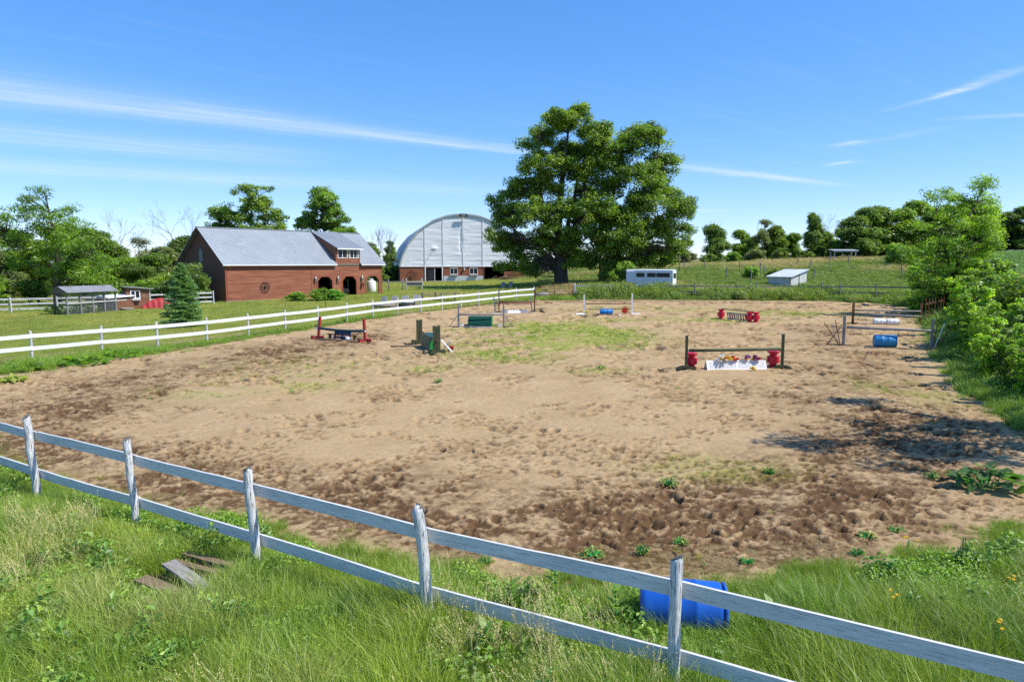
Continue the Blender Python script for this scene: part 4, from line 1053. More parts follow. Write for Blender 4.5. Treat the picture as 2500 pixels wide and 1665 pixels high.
def coop():
    # wire poultry run with a tin roof, joined to a small board hut
    A = Vector((-32.82, 50.34)); Bp = Vector((-31.2, 53.75)); d = (Bp-A); L = d.length
    rz = math.atan2(d.y, d.x); zg = .15
    t = thing('poultry_run', 'grey timber poultry run with wire sides and a tin roof', 'poultry run', (A.x, A.y, zg), rz)
    Wd = 1.5; hp = 1.6
    for x in (0, L*.27, L*.52, L*.76, L): obj('post', MB().box(x-.05, x+.05, -.05, .05, -.2, hp), M['grey_wood'], t)
    for x in (0, L*.5, L): obj('post', MB().box(x-.05, x+.05, Wd-.05, Wd+.05, -.2, hp), M['old_wood'], t)
    obj('mid_rail', MB().beam((-.05, -.08, .85), (L+.9, -.08, .93), .04, .09), M['pale_wood'], t)
    obj('top_rail', MB().box(0, L, -.045, .045, hp, hp+.09).box(0, L, Wd-.045, Wd+.045, hp, hp+.09).box(-.045, .045, .046, Wd-.046, hp, hp+.09), M['old_wood'], t)
    ap = 2.08; r = MB()
    r.prism([(-.15, -.3, hp+.05), (L+.1, -.3, hp+.05), (L+.1, Wd/2, ap), (-.15, Wd/2, ap)], (0,0,0), (0,-.01,.03))
    r.prism([(L+.1, Wd+.3, hp+.05), (-.15, Wd+.3, hp+.05), (-.15, Wd/2, ap), (L+.1, Wd/2, ap)], (0,0,0), (0,.01,.03))
    for i in range(20):
        x = -.12+(L+.2)*i/19; r.beam((x, -.3, hp+.09), (x, Wd/2, ap+.04), .05, .03)
    obj('tin_roof', r, M['old_tin'], t)
    obj('gable_board', MB().prism([(0, -.05, hp+.09), (0, Wd+.05, hp+.09), (0, Wd/2, ap-.03)], (-.05,0,0), (-.02,0,0)), M['old_wood'], t)
    w = MB()
    for i in range(int(L/.11)): x = .06+i*.11; w.box(x, x+.012, -.014, -.006, 0, hp)
    for i in range(14): z = .06+i*.11; w.box(0, L, -.026, -.016, z, z+.012)
    for i in range(int(Wd/.11)): y = .06+i*.11; w.box(-.012, -.006, y, y+.006, 0, hp)
    for i in range(14): z = .06+i*.11; w.box(-.022, -.016, 0, Wd, z, z+.006)
    tag(obj('wire_mesh', w, M['wire'], t), kind='stuff')
    # hut
    C = Vector((-31.34, 55.68)); D = Vector((-30.2, 56.6))
    rz2 = R(40); h = thing('poultry_hut', 'small red board poultry hut with white window beside the wire run', 'hut', (C.x-.1, C.y, .2), rz2)
    Lx, Ly = 1.75, 1.5
    q = MB(); courses(q, 0, Lx, -.1, 1.55, [rect_hole(.32, 1.0, .92, 1.55)], 0, .14, .02); obj('front_wall', q, M['coop_wood'], h)
    q = MB(); courses(q, 0, Ly, -.1, 1.5, [], 0, .14, .02); q.v = [(y, x, z) for x, y, z in q.v]; obj('side_wall', q, M['coop_wood'], h)
    obj('back_wall', MB().box(Lx-.05, Lx, .06, Ly, -.1, 1.62).box(0, Lx-.06, Ly-.05, Ly, -.1, 1.7), M['coop_wood'], h)
    obj('roof', MB().prism([(-.2, -.25, 1.86), (Lx+.25, -.25, 1.62), (Lx+.25, Ly+.2, 1.62), (-.2, Ly+.2, 1.86)], (0,0,0), (0,0,.06)), M['old_tin'], h)
    obj('upper_board', MB().prism([(0, 0, 1.56), (Lx, 0, 1.56), (Lx, 0, 1.63), (0, 0, 1.83)], (0,-.01,0), (0,.05,0)), M['coop_wood'], h)
    window(h, .30, 1.02, .88, 1.56, -.02); obj('window_box', MB().box(.36, 1.0, -.28, -.075, .74, .87), M['pale_wood'], h)
    obj('post', MB().box(Lx-.06, Lx+.04, -.06, .03, -.1, 1.62), M['pale_wood'], h)
    # low nest house between run and hut
    n = thing('nest_box_house', 'low board nest house with sloping white lid between run and hut', 'nest house', (-31.95, 54.5, .18), R(55))
    q = MB(); courses(q, .35, 1.7, -.05, .95, [], 0, .14, .02); obj('front_wall', q, M['coop_wood'], n)
    obj('dark_side', MB().box(-.7, .34, .02, .06, -.05, .9), M['dark_metal'], n)
    obj('box_back', MB().box(-.7, 1.7, .9, .95, -.05, 1.1), M['coop_wood'], n)
    obj('lid', MB().prism([(-.75, -.15, .98), (1.75, -.15, 1.12), (1.75, 1.0, 1.3), (-.75, 1.0, 1.16)], (0,0,0), (0,0,.05)), M['white_paint'], n)
    # red tarp over a pile
    V = []; F = []; nx, ny = 26, 16
    for j in range(ny+1):
        for i in range(nx+1):
            u, v = i/nx*2-1, j/ny*2-1
            hgt = .78*(1-abs(u)**5)*(1-abs(v)**5)*(.9+.18*math.sin(u*3+1)) 
            f = 1-max(abs(u), abs(v)); fold = math.sin(u*17+v*4)*.05*(1-f) + math.sin(v*15-u*3)*.04*(1-f)
            V.append((u*1.15*(1+fold), v*.8*(1+fold), max(0.0, hgt+fold*.8+float(fbm(u*3, v*3, 9, 3)-.5)*.14)))
    for j in range(ny):
        for i in range(nx): F.append((j*(nx+1)+i, j*(nx+1)+i+1, (j+1)*(nx+1)+i+1, (j+1)*(nx+1)+i))
    o = obj('tarp', MB().add(V, F), M['tarp_red'], None, True, (-29.85, 57.3, .2), (0, 0, R(25)))
    tag(o, 'faded red tarpaulin draped over a pile beside the poultry hut', 'tarp')
    tag(obj('feed_trough', MB().lathe([(.42,0),(.5,.02),(.5,.22),(.44,.22),(.42,.08),(.02,.07)], 18), M['log'], None, True, (-31.0, 54.9, .2)), 'low round trough on the grass in front of the poultry hut', 'trough')
coop()

# ------------------------------------------------------------------ fences
M['end_grain'] = mat_var('end_grain', (.20,.185,.165), (.09,.08,.072), 18, (1,1,1), .95, .6, wear=(.45,.44,.42), wear_t=.62, wear_scale=20)
def post_mesh(name, r, h, n=10, seed=0, slant=.03, rough=.004):
    q = np.random.default_rng(seed); pts = []; rad = []
    m = MB(); zs = [-.35, 0, h*.2, h*.4, h*.6, h*.8, h-.04, h]
    for i, z in enumerate(zs): pts.append((q.normal(0, rough), q.normal(0, rough), z)); rad.append(r*(1.04-.07*i/7)*(1+q.normal(0, .02)))
    rad[-1] *= .9; m.tube(pts, rad, n)
    for k in range(n):
        v = m.v[-n+k]; m.v[-n+k] = (v[0], v[1], v[2] + slant*math.cos(2*math.pi*k/n+seed))
    return m

def rail_mesh(L, w, th, seed, wob=.006):
    """plank along +x, slightly bowed and uneven"""
    q = np.random.default_rng(seed); n = max(2, int(L/.35)); V = []; F = []
    b = q.normal(0, wob*1.6); 
    for i in range(n+1):
        t = i/n; x = L*t; dz = b*math.sin(math.pi*t)+q.normal(0, wob*.25); dy = q.normal(0, wob*.4); ww = w/2*(1+q.normal(0, .012)); tt = th/2
        V += [(x, dy-tt, dz-ww), (x, dy+tt, dz-ww), (x, dy+tt, dz+ww), (x, dy-tt, dz+ww)]
    for i in range(n):
        a = i*4
        for k in range(4): F.append((a+k, a+4+k, a+4+(k+1) % 4, a+(k+1) % 4))
    F += [(0,1,2,3)]; e = n*4; F += [(e+3,e+2,e+1,e)]
    return MB().add(V, F)

def fence(name, label, posts, heights, rails, pm, rm, pr=.05, rw=.14, rt=.03, side=1, lean=None, seedb=0, share=True, overlap=.0, skip=()):
    """posts: ground points; rails: heights of plank centres; side: +1 rails on the left of the walking direction"""
    x0, y0 = posts[0]; t = thing(name, label, 'fence', (x0, y0, tz(x0, y0)))
    base = Vector(t.location); P = [Vector((x, y, tz(x, y))) for x, y in posts]
    shared = [post_mesh('post', pr, 1.0, seed=seedb+i).mesh('post', True) for i in range(3)] if share else None
    for i, p in enumerate(P):
        h = heights[i] if hasattr(heights, '__len__') else heights
        if share:
            o = link('post', shared[i % 3], pm, t, p-base); o.scale = (1, 1, h); o.rotation_euler = (random.uniform(-.02, .02), random.uniform(-.02, .02), i*1.3)
        else:
            pmb = post_mesh('post', pr*(1+.08*math.sin(i*2.1)), h, 14, seedb+i, .035, .006)
            o = obj('post', pmb, pm, t, True, p-base); ring = [Vector(v) for v in pmb.v[-14:]]; cen = sum(ring, Vector())/14
            obj('end_grain', MB().add([cen+Vector((0,0,.006))] + [cen+(v-cen)*1.03+Vector((0,0,.004)) for v in ring] + [cen+(v-cen)*1.07-Vector((0,0,.03+.02*math.sin(k_*2.3))) for k_, v in enumerate(ring)],
                [(0, 1+k_, 1+(k_+1) % 14) for k_ in range(14)] + [(15+k_, 15+(k_+1) % 14, 1+(k_+1) % 14, 1+k_) for k_ in range(14)]), M['end_grain'], o)
        if lean and i in lean: o.rotation_euler = lean[i]
    sh = rail_mesh(1, rw, rt, seedb).mesh('rail') if share else None
    for i in range(len(P)-1):
        d = (P[i+1]-P[i]); d2 = Vector((d.x, d.y, 0)).normalized(); nrm = Vector((-d2.y, d2.x, 0))*side*(pr+rt/2)
        for j, z in enumerate(rails):
            if (i, j) in skip: continue
            a = P[i]-base + nrm + Vector((0,0,z+random.uniform(-.012, .012))); b = P[i+1]-base + nrm + Vector((0,0,z+random.uniform(-.012, .012)))
            if share: o = link('rail', sh, rm, t); along(o, a, b)
            else:
                L = (b-a).length; o = obj('rail', rail_mesh(L-.004, rw, rt, seedb+50+i*3+j), rm, t)
                o.location = a; o.rotation_euler = (b-a).to_track_quat('X', 'Z').to_euler()
    return t

NEAR = [(-10.75,12.9),(-8.10,11.29),(-5.63,9.86),(-3.29,8.48),(-.90,7.01),(1.46,5.80),(3.85,4.45),(6.3,3.1)]
fence('near_rail_fence', 'weathered white two-rail fence with peeling round posts in the foreground', NEAR, [1.4,1.42,1.42,1.40,1.42,1.40,1.4,1.4], [1.07,.42],
      M['peel_post'], M['rail_paint'], .059, .150, .03, 1, {1:(0,-.065,0), 2:(0,-.052,0), 3:(.0,-.068,0), 4:(0,-.062,0), 5:(0,.0,2.)}, 300, share=False)
fence('long_white_fence', 'bright white two-rail fence running along the lawn side of the arena', LEFT_FENCE, 1.24, [1.03,.53], M['white_post'], M['white_fence'], .052, .155, .03, -1, None, 400)
BACK = [(9.95,68.88),(13.2,68.4),(15.6,68.1),(18.12,67.8),(22.26,67.6),(24.12,67.5),(28.21,67.3),(30.32,66.9),(31.98,66.7),(35.2,66.1),(38.2,65.1),(41.,63.9)]
fence('back_rail_fence', 'grey weathered two-rail fence across the back of the arena', BACK, [1.2,1.3,1.45,1.5,1.4,1.5,1.45,1.5,1.45,1.4,1.45,1.4], [1.08,.52], M['grey_wood'], M['grey_wood'], .06, .13, .03, 1, None, 500)
fence('white_back_fence', 'short whitewashed fence section beside the rusty pipe gate', [(6.32,69.38),(9.85,68.92)], [1.4,1.2], [1.10,.62], M['pale_wood'], M['pale_wood'], .10, .15, .035, 1, None, 520)
fence('hedge_rail_fence', 'white two-rail fence half hidden in the right hedge', [(17.4,22.2),(19.0,24.9),(20.6,27.6),(22.3,30.4),(24.2,33.5),(26.2,36.8),(28.2,40.2)], 1.35, [1.15,.6], M['white_post'], M['white_fence'], .055, .15, .03, -1, None, 540)
fence('paddock_fence', 'peeling white three-rail paddock fence behind the poultry run', [(-44.5,50.6),(-41.6,51.6),(-38.7,52.7),(-36.0,54.0),(-33.6,55.6),(-31.3,57.6),(-29.2,59.7),(-27.0,61.8)], 1.15, [1.0,.62,.24], M['white_post'], M['white_post'], .06, .14, .03, 1, None, 560)

def pipe_gate():
    p0 = Vector((2.35, 67.6, tz(2.35, 67.6))); p1 = Vector((6.15, 69.3, tz(6.15, 69.3)))
    t = thing('pipe_gate', 'rusty red steel pipe gate in the gap at the back of the arena', 'gate', p0)
    d = p1-p0
    for k, z in enumerate((.12, .38, .64, .9, 1.15)):
        o = link('bar', MB().tube([(0,0,0),(1,0,0)], .034, 6).mesh('bar', True), M['rust_pipe'], t); along(o, (0,0,z), d+Vector((0,0,z)))
    up = MB().tube([(0,0,.1),(0,0,1.18)], .036, 6).mesh('upright', True); up.materials.append(M['rust_pipe'])
    for f in (0, .5, 1): link('upright', up, None, t, d*f)
pipe_gate()

def corral(name, label, p0, p1, mat, h=1.6):
    a = Vector((*p0, tz(*p0))); b = Vector((*p1, tz(*p1))); t = thing(name, label, 'gate', a); d = b-a
    br = MB().tube([(0,0,0),(1,0,0)], .024, 6).mesh('bar', True); br.materials.append(mat)
    for z in np.linspace(.3, h, 6): along(link('bar', br, None, t), (0,0,z), d+Vector((0,0,z)))
    up = MB().tube([(0,0,.1),(0,0,h+.02)], .026, 6).mesh('upright', True); up.materials.append(mat)
    for f in (0, .33, .66, 1): link('upright', up, None, t, d*f)
corral('corral_panel', 'green metal corral panel left of the big maple trunk', (1.6, 103.0), (4.6, 101.0), M['green_pipe'])
corral('corral_panel', 'tall narrow green corral gate beside the hall end wall', (2.4, 109.5), (3.9, 108.5), M['green_pipe'], 2.0)
corral('corral_panel', 'green metal corral panel just behind the big maple trunk', (4.8, 101.0), (8.0, 99.5), M['green_pipe'])
# ------------------------------------------------------------------ jumps in the arena
def gp(x, y): return Vector((x, y, tz(x, y) + .012))

def standard(label, x, y, h, mat, w=.10, foot='cross', rz=0.0, lean=(0, 0), group=None, double=False, fmat=None, cup=None, fl=.7):
    t = thing('jump_standard', label, 'jump standard', gp(x, y), rz)
    fmat = fmat or mat
    top = Vector((lean[0], lean[1], h))
    if double:
        for s in (-1, 1): obj('upright', MB().beam((s*w*.8, 0, 0), Vector((s*w*.8, 0, 0))+top, w*1.1, .07, (0,1,0)), mat, t)
        obj('spacer', MB().box(-w*.3, w*.3, -.03, .03, .1, h*.97), M['olive_dark'], t)
    else:
        obj('upright', MB().beam((0,0,0), top, w, w, (0,1,0)), mat, t)
    if foot == 'arch':
        for s in (1,):
            prof = [(-fl/2,0,0), (-fl/2+.02,0,.05), (-fl*.2,0,.13), (fl*.2,0,.13), (fl/2-.02,0,.05), (fl/2,0,0), (fl*.3,0,0), (fl*.15,0,.05), (-fl*.15,0,.05), (-fl*.3,0,0)]
            q = MB()
            n = len(prof); pts = prof
            # arch split in quads so that the hollow stays open
            for i in range(4):
                quad = [pts[i], pts[i+1], pts[(n-1-i)], pts[(n-i) % n]] if i else [pts[0], pts[1], pts[9], pts[9]]
                quad = [p for k_, p in enumerate(quad) if p not in quad[:k_]]
                q.prism(quad, (0, -.13, 0), (0, -.07, 0)); q.prism(quad, (0, .07, 0), (0, .13, 0))
            q.prism([pts[4], pts[5], pts[6]], (0,-.13,0), (0,-.07,0)); q.prism([pts[4], pts[5], pts[6]], (0,.07,0), (0,.13,0))
            obj('foot', q, fmat, t)
    elif foot == 'cross':
        obj('foot', MB().box(-fl/2, fl/2, -.05, .05, .002, .09), fmat, t); obj('foot', MB().box(-.05, .05, -fl/2, fl/2, .003, .085), fmat, t)
    elif foot == 'board':
        obj('foot', MB().box(-fl/2, fl/2, -.13, -.06, 0, .17), fmat, t); obj('foot', MB().box(-fl/2, fl/2, .06, .13, 0, .17), fmat, t)
    elif foot == 'plate':
        obj('foot', MB().box(-fl/2, fl/2, -.12, .12, 0, .04), fmat, t)
    if cup: obj('cup', MB().box(cup[0], cup[0]+cup[3], -.05, .05, cup[1]-.04, cup[1]-.01).box(cup[0], cup[0]+.02, -.05, .05, cup[1]-.01, cup[1]+.06), M['steel'], t)
    return t

def pole(label, p0, p1, r, mat, sag=0.0, group=None, bands=None, name='jump_pole'):
    p0 = Vector(p0); p1 = Vector(p1); n = 10 if sag else 3
    t = thing(name, label, 'pole', p0)
    pts = [p0.lerp(p1, i/n) - p0 - Vector((0,0,sag*math.sin(math.pi*i/n))) for i in range(n+1)]
    obj('rod', MB().tube(pts, r, 10), mat, t, True)
    if bands:
        for a, b, bm in bands: obj('band', MB().tube([(p1-p0)*a, (p1-p0)*b], r*1.04, 10), bm, t, True)
    return t

def block(label, x, y, h=.64, rz=0.0, r=.245):
    t = thing('plastic_block', label, 'jump block', gp(x, y), rz)
    s = h/.64; prof = [(.17,0),(.21,.02),(.21,.05),(.13,.11),(.13,.15),(r,.19),(r,.43),(.13,.47),(.13,.51),(.22,.58),(.23,.62),(.19,.64)]
    obj('body', MB().lathe([(a, b*s) for a, b in prof], 6, 'z', rot=math.pi/6), M['red_plastic'], t)
    for k in range(4): obj('rib', MB().box(r*.90, r*.97, -.06, .06, .22*s, .40*s), M['red_plastic'], t, rot=(0,0,k*math.pi/2))
    return t

def drum(label, c, axis_rz, L, r, mat, end=None, tilt=0.0, seed=0):
    """plastic drum lying on its side; c = point on the ground below its middle"""
    t = thing('barrel', label, 'barrel', c, axis_rz)
    p = [(r*.30,-L/2+.015),(r*.86,-L/2),(r*.97,-L/2+.03),(r,-L/2+.07),(r,-L*.19),(r*1.025,-L*.175),(r*1.025,-L*.155),(r,-L*.14),(r,L*.14),(r*1.025,L*.155),(r*1.025,L*.175),(r,L*.19),(r,L/2-.07),(r*.97,L/2-.03),(r*.86,L/2),(r*.30,L/2-.015)]
    obj('shell', MB().lathe(p, 28, 'x', (0,0,r*1.02)), mat, t, True)
    lp = [(r*.80, L/2-.005), (r*1.0, L/2-.004), (r*1.0, L/2+.022), (r*.9, L/2+.03), (r*.82, L/2+.02)]
    obj('chime', MB().lathe(lp, 28, 'x', (0,0,r*1.02)), mat, t, True)
    obj('bung', MB().lathe([(.035, L/2+.01), (.035, L/2+.035)], 10, 'x', (0, r*.5, r*1.02)), end or mat, t)
    return t

def flower_head(mb, c, r, rg, n=9):
    """a full double bloom: overlapping rounded petals around a dome"""
    c = Vector(c)
    mb.lathe([(.001,-r*.55),(r*.55,-r*.35),(r*.72,0),(r*.55,r*.38),(.001,r*.55)], 7, 'z', c, rg.uniform(0, 6))
    for k in range(n):
        a = 2*math.pi*k/n + rg.uniform(-.2, .2); up = rg.uniform(-.2, .7)
        d = Vector((math.cos(a), math.sin(a), up)).normalized(); s_ = d.cross(Vector((0,0,1))).normalized()*r*.4; u_ = s_.cross(d).normalized()*r*.18
        mb.add([c+d*r*.4, c+d*r*.8+s_-u_, c+d*r*1.05+u_, c+d*r*.8-s_-u_], [(0,1,2,3)])

M['leaf_green'] = mat_var('leaf_green', (.08,.2,.04), (.06,.15,.03), 8)
def flowers(name, label, base, spots):
    t = thing(name, label, 'flowers', base); rg = np.random.default_rng(int(abs(base[0])*100))
    for (dx, dy, dz, mat, r) in spots:
        q = MB(); 
        for k in range(4): flower_head(q, (dx+rg.normal(0, r*.35), dy+rg.normal(0, r*.3), dz+abs(rg.normal(0, r*.4))), r*.75, rg)
        obj('flower', q, M[mat], t)
    g = MB()
    for (dx, dy, dz, mat, r) in spots:
        for k in range(3):
            a = rg.uniform(0, 6.28); p = Vector((dx, dy, dz-.01)); d = Vector((math.cos(a)*.11, math.sin(a)*.11, rg.uniform(-.03, .05))); s = Vector((-d.y, d.x, 0))*.25
            g.add([p, p+d*.5+s, p+d, p+d*.5-s], [(0,1,2,3)])
    obj('leaves', g, M['leaf_green'], t)
    return t

def jump_olive():
    zl, zr_ = .70, .74
    standard('olive post at the left end of the flower filled jump', 6.54, 25.38, 1.28, M['olive'], .095, 'arch', R(-8), cup=(.05, zl, 0, .1), fl=.72)
    standard('olive post at the right end of the flower filled jump', 10.22, 25.57, 1.32, M['olive'], .095, 'arch', R(-8), cup=(-.15, zr_, 0, .1), fl=.72)
    pole('thick olive pole resting above the white shutters', (6.63, 25.33, .01+zl+.03), (10.14, 25.50, .01+zr_+.03), .058, M['olive'])
    block('red plastic block beside the left olive post', 6.80, 25.62, .60, 0, .21)
    block('red plastic block beside the right olive post', 9.98, 25.85, .64, 0, .23)
    t = thing('shutter_panel', 'white louvred shutter A-frame standing under the olive pole', 'shutter', gp(7.28, 25.15), math.atan2(.19, 2.29))
    L, h, dp = 2.30, .33, .17
    for s, nm in ((0, 'shutter'), (1, 'shutter')):
        f = (lambda x, z, o: (x, (dp*z/h if not s else 2*dp+.03-dp*z/h)+o*(1 if s else -1), z))
        q = MB()
        def bar(x0, x1, z0, z1, o0=-.012, o1=.012):
            q.add([f(x0,z0,o0), f(x1,z0,o0), f(x1,z1,o0), f(x0,z1,o0), f(x0,z0,o1), f(x1,z0,o1), f(x1,z1,o1), f(x0,z1,o1)], [(0,1,2,3),(5,4,7,6),(4,5,1,0),(3,2,6,7),(4,0,3,7),(1,5,6,2)])
        bar(0, L, 0, .045); bar(0, L, h-.04, h)
        for x in (0, L/2-.035, L-.07): bar(x, x+.07, .045, h-.04)
        pn = obj(nm, q, M['white_paint'], t)
        q = MB(); n = 58
        for k in range(n):
            x = .07+(L-.14)*k/n; bar(x+.003, x+.028, .045, h-.04, -.009, .006)
        obj('louvres', q, M['white_paint'], pn)
    w = dict(y='petal_yellow', r='petal_red', o='petal_orange', w='petal_white', p='petal_purple', k='petal_pink')
    sp = [(.45,.0,.36,'petal_white',.06),(.62,.02,.47,'petal_white',.07),(.58,.0,.37,'petal_yellow',.06),(.72,-.02,.36,'petal_orange',.075),(.85,.02,.40,'petal_yellow',.07),(.95,.0,.39,'petal_yellow',.06),(1.08,-.01,.37,'petal_red',.075),(1.16,.0,.38,'petal_red',.06),(1.42,.0,.36,'petal_white',.045),(1.50,.0,.36,'petal_orange',.05),(1.58,.03,.44,'petal_purple',.07),(1.86,.0,.44,'petal_purple',.075),(1.92,-.03,.37,'petal_purple',.075),(1.80,0,.37,'petal_yellow',.05),(2.02,-.02,.37,'petal_red',.07),(.70,-.10,.33,'petal_white',.05),(.52,-.1,.32,'petal_white',.04)]
    fb = gp(7.28, 25.15); a = math.atan2(.19, 2.29)
    o = flowers('flower_garland', 'garland of mixed artificial flowers along the white shutter top', (fb.x, fb.y, fb.z), [(x, dp-.03+y, z, m_, r*1.45) for x, y, z, m_, r in sp]); o.rotation_euler = (0, 0, a)
    flowers('fallen_flower', 'yellow flower lying on the sand in front of the shutters', tuple(gp(8.9, 25.0)), [(0,0,.06,'petal_yellow',.09),(.12,.02,.03,'petal_yellow',.05)])
jump_olive()

def jump_fan():
    def fan(label, x, y, h, sticks, rz):
        t = standard(label, x, y, h, M['grey_paint'], .105, 'plate', rz, fmat=M['brown_wood'], fl=.55)
        s = -1 if sticks[0][0] < 0 else 1
        obj('base_board', MB().box(min(0, s*.75)+(0.06 if s > 0 else 0), max(0, s*.75)-(.06 if s < 0 else 0), .07, .13, 0, .06), M['brown_wood'], t)
        for i, (x0, z0, x1, z1, mt) in enumerate(sticks): obj('slat', MB().beam((x0, .10+.028*i, z0), (x1, .10+.028*i, z1), .026, .055, (0,1,0)), M[mt], t)
    fan('grey jump post with a fan of sticks left of the blue barrel', 15.98, 32.71, 1.43, [(-.88,1.07,-.18,.05,'brown_wood'),(-.55,1.03,-.18,.06,'white_post'),(-.37,1.2,-.10,.05,'brown_wood'),(-.68,.03,-.05,1.0,'old_wood')], R(-10))
    fan('grey jump post with a fan of sticks against the right hedge', 19.34, 31.27, 1.42, [(.24,1.17,.11,.05,'brown_wood'),(.56,1.2,.19,.06,'white_fence'),(.91,1.1,.27,.06,'brown_wood'),(.05,1.04,.65,.14,'grey_paint')], R(-10))
    pole('long grey pole above the faded blue barrel', (16.05, 32.62, .93), (19.26, 31.22, .90), .055, M['grey_paint'])
    drum('faded blue barrel lying under the grey pole at the right', (17.6, 32.05, .035), R(-16), .92, .295, M['blue_faded'], M['dark_metal'])
    t = thing('ground_board', 'flat weathered board on the sand in front of the faded blue barrel', 'board', gp(16.5, 31.75), R(-18))
    obj('plank', MB().box(0, 2.2, -.06, .06, 0, .05), M['old_wood'], t)
jump_fan()

def jump_brown_pair():
    for x, l in ((21.83, 'brown jump post left of the two white barrels'), (26.16, 'brown jump post right of the two white barrels')):
        standard(l, x, 43.6, 1.36, M['brown_wood'], .11, 'cross', R(10), fl=.75)
    pole('upper grey pole between the brown posts', (21.9, 43.52, 1.0), (26.1, 43.52, .93), .05, M['grey_wood'])
    pole('lower grey pole between the brown posts', (21.9, 43.42, .80), (26.1, 43.42, .60), .05, M['grey_wood'])
    drum('left of two white barrels lying end to end', (23.35, 43.25, .09), R(-14), .70, .20, M['white_plastic'])
    drum('right of two white barrels lying end to end', (24.06, 43.03, .09), R(-14), .70, .20, M['white_plastic'])
    p0 = gp(26.5, 43.7); p1 = gp(30.1, 47.6); t = thing('picket_panel', 'dark brown picket panel leading from the jump to the hedge', 'fence panel', p0); d = p1-p0
    pk = MB().box(-.055, .055, -.015, .015, 0, 1).mesh('picket'); pk.materials.append(M['brown_wood'])
    for i in range(7):
        o = link('picket', pk, None, t, d*(i/6), (0, 0, math.atan2(d.y, d.x))); o.scale = (1, 1, 1.62-.05*(i % 3))
    nn = Vector((-d.y, d.x, 0)).normalized()*.035
    for z in (.55, 1.25): obj('rail', MB().beam(nn+Vector((0,0,z)), d+nn+Vector((0,0,z)), .03, .09), M['brown_wood'], t)
jump_brown_pair()

def cutout(label, x, y, r, zc, n, mp, mc, sharp=.55):
    t = thing('flower_cutout', label, 'flower', gp(x, y), R(4))
    pts = []
    for k in range(2*n):
        a = math.pi*k/n; q = r if k % 2 == 0 else r*sharp; pts.append((q*math.cos(a), 0, zc+q*math.sin(a)))
    m = MB()
    for k in range(2*n): m.prism([(0,0,zc), pts[k], pts[(k+1) % (2*n)]], (0,-.012,0), (0,.012,0))
    obj('petals', m, M[mp], t); obj('centre', MB().lathe([(r*.28,-.02),(r*.28,.02)], 12, 'y', (0,-.004,zc)), M[mc], t)
    obj('stake', MB().box(-.02, .02, .013, .04, 0, zc), M['old_wood'], t)

M['blue_bright'] = mat_var('blue_bright', (.03,.27,.72), (.025,.22,.62), 3, (1,1,1), .4, .05)
def jump_white():
    for x, h, s, l in ((5.31, 1.5, -1, 'white jump post on a long foot beside the yellow flower'), (8.84, 1.6, 1, 'white jump post on a long foot beside the rust red flower')):
        t = standard(l, x, 50.27, h, M['white_paint'], .10, None)
        obj('foot', MB().tube([(0, 0, .07), (s*.62, -.25 if s < 0 else -.02, .07)], .07, 10), M['white_paint'], t); obj('foot', MB().box(-.12, .12, -.3, .3, 0, .06), M['white_paint'], t)
        for z in (.80, .46): obj('cup', MB().box(-s*.12-.03, -s*.12+.09 if s < 0 else -s*.12+.06, -.05, .05, z-.02, z+.05), M['white_paint'], t)
    pole('upper thin brown pole between the white posts', (5.4, 50.2, 1.0), (8.76, 50.2, 1.03), .035, M['brown_wood'])
    pole('lower thin brown pole between the white posts', (5.4, 50.15, .60), (8.76, 50.15, .66), .03, M['old_wood'])
    drum('bright blue barrel under the far white post jump', (7.0, 50.75, .17), R(1), .90, .23, M['blue_bright'])
    cutout('yellow wooden flower cutout at the left white post', 5.42, 49.2, .30, .32, 11, 'petal_cream', 'petal_yellow')
    cutout('rust red wooden flower cutout at the right white post', 8.27, 49.95, .34, .37, 12, 'petal_rust', 'petal_red')
    pole('brown ground pole with white tip in front of the white jump', tuple(gp(5.85, 49.5)+Vector((0,0,.045))), tuple(gp(7.95, 49.75)+Vector((0,0,.045))), .04, M['brown_wood'], bands=[(.9, 1.0, M['white_paint'])])
jump_white()

def jump_ladder():
    block('red plastic block at the far end of the ladder panel jump', 14.50, 47.25, .68)
    block('red plastic block at the near end, left of its pair', 15.62, 44.75, .68); block('red plastic block at the near end, right of its pair', 15.98, 44.62, .68)
    p0 = gp(14.72, 46.75); p1 = gp(15.62, 45.0); d = p1-p0; L = d.length
    for i, l in enumerate(('far grey ladder panel with coloured slats between red blocks', 'near grey ladder panel with coloured slats between red blocks')):
        b = p0 + d*(i*.5+.01)
        t = thing('ladder_panel', l, 'panel', b, math.atan2(d.y, d.x)); w = L/2-.05
        for z in (.03, .42): obj('rail', MB().box(0, w, -.02+.25*(.45-z), .02+.25*(.45-z), z, z+.08), M['grey_paint'], t)
        for k, c in enumerate(('grey_paint', 'navy_paint', 'red_paint', 'navy_paint', 'grey_paint')):
            x = .02+(w-.1)*k/4; obj('slat', MB().beam((x+.03, .105, .11), (x+.03, .0075, .42), .035, .07, (1,0,0)), M[c], t)
    pole('dark thin pole lying across the red blocks', (14.5, 47.2, .13+.72), (15.8, 44.6, .10+.72), .035, M['old_wood'])
jump_ladder()

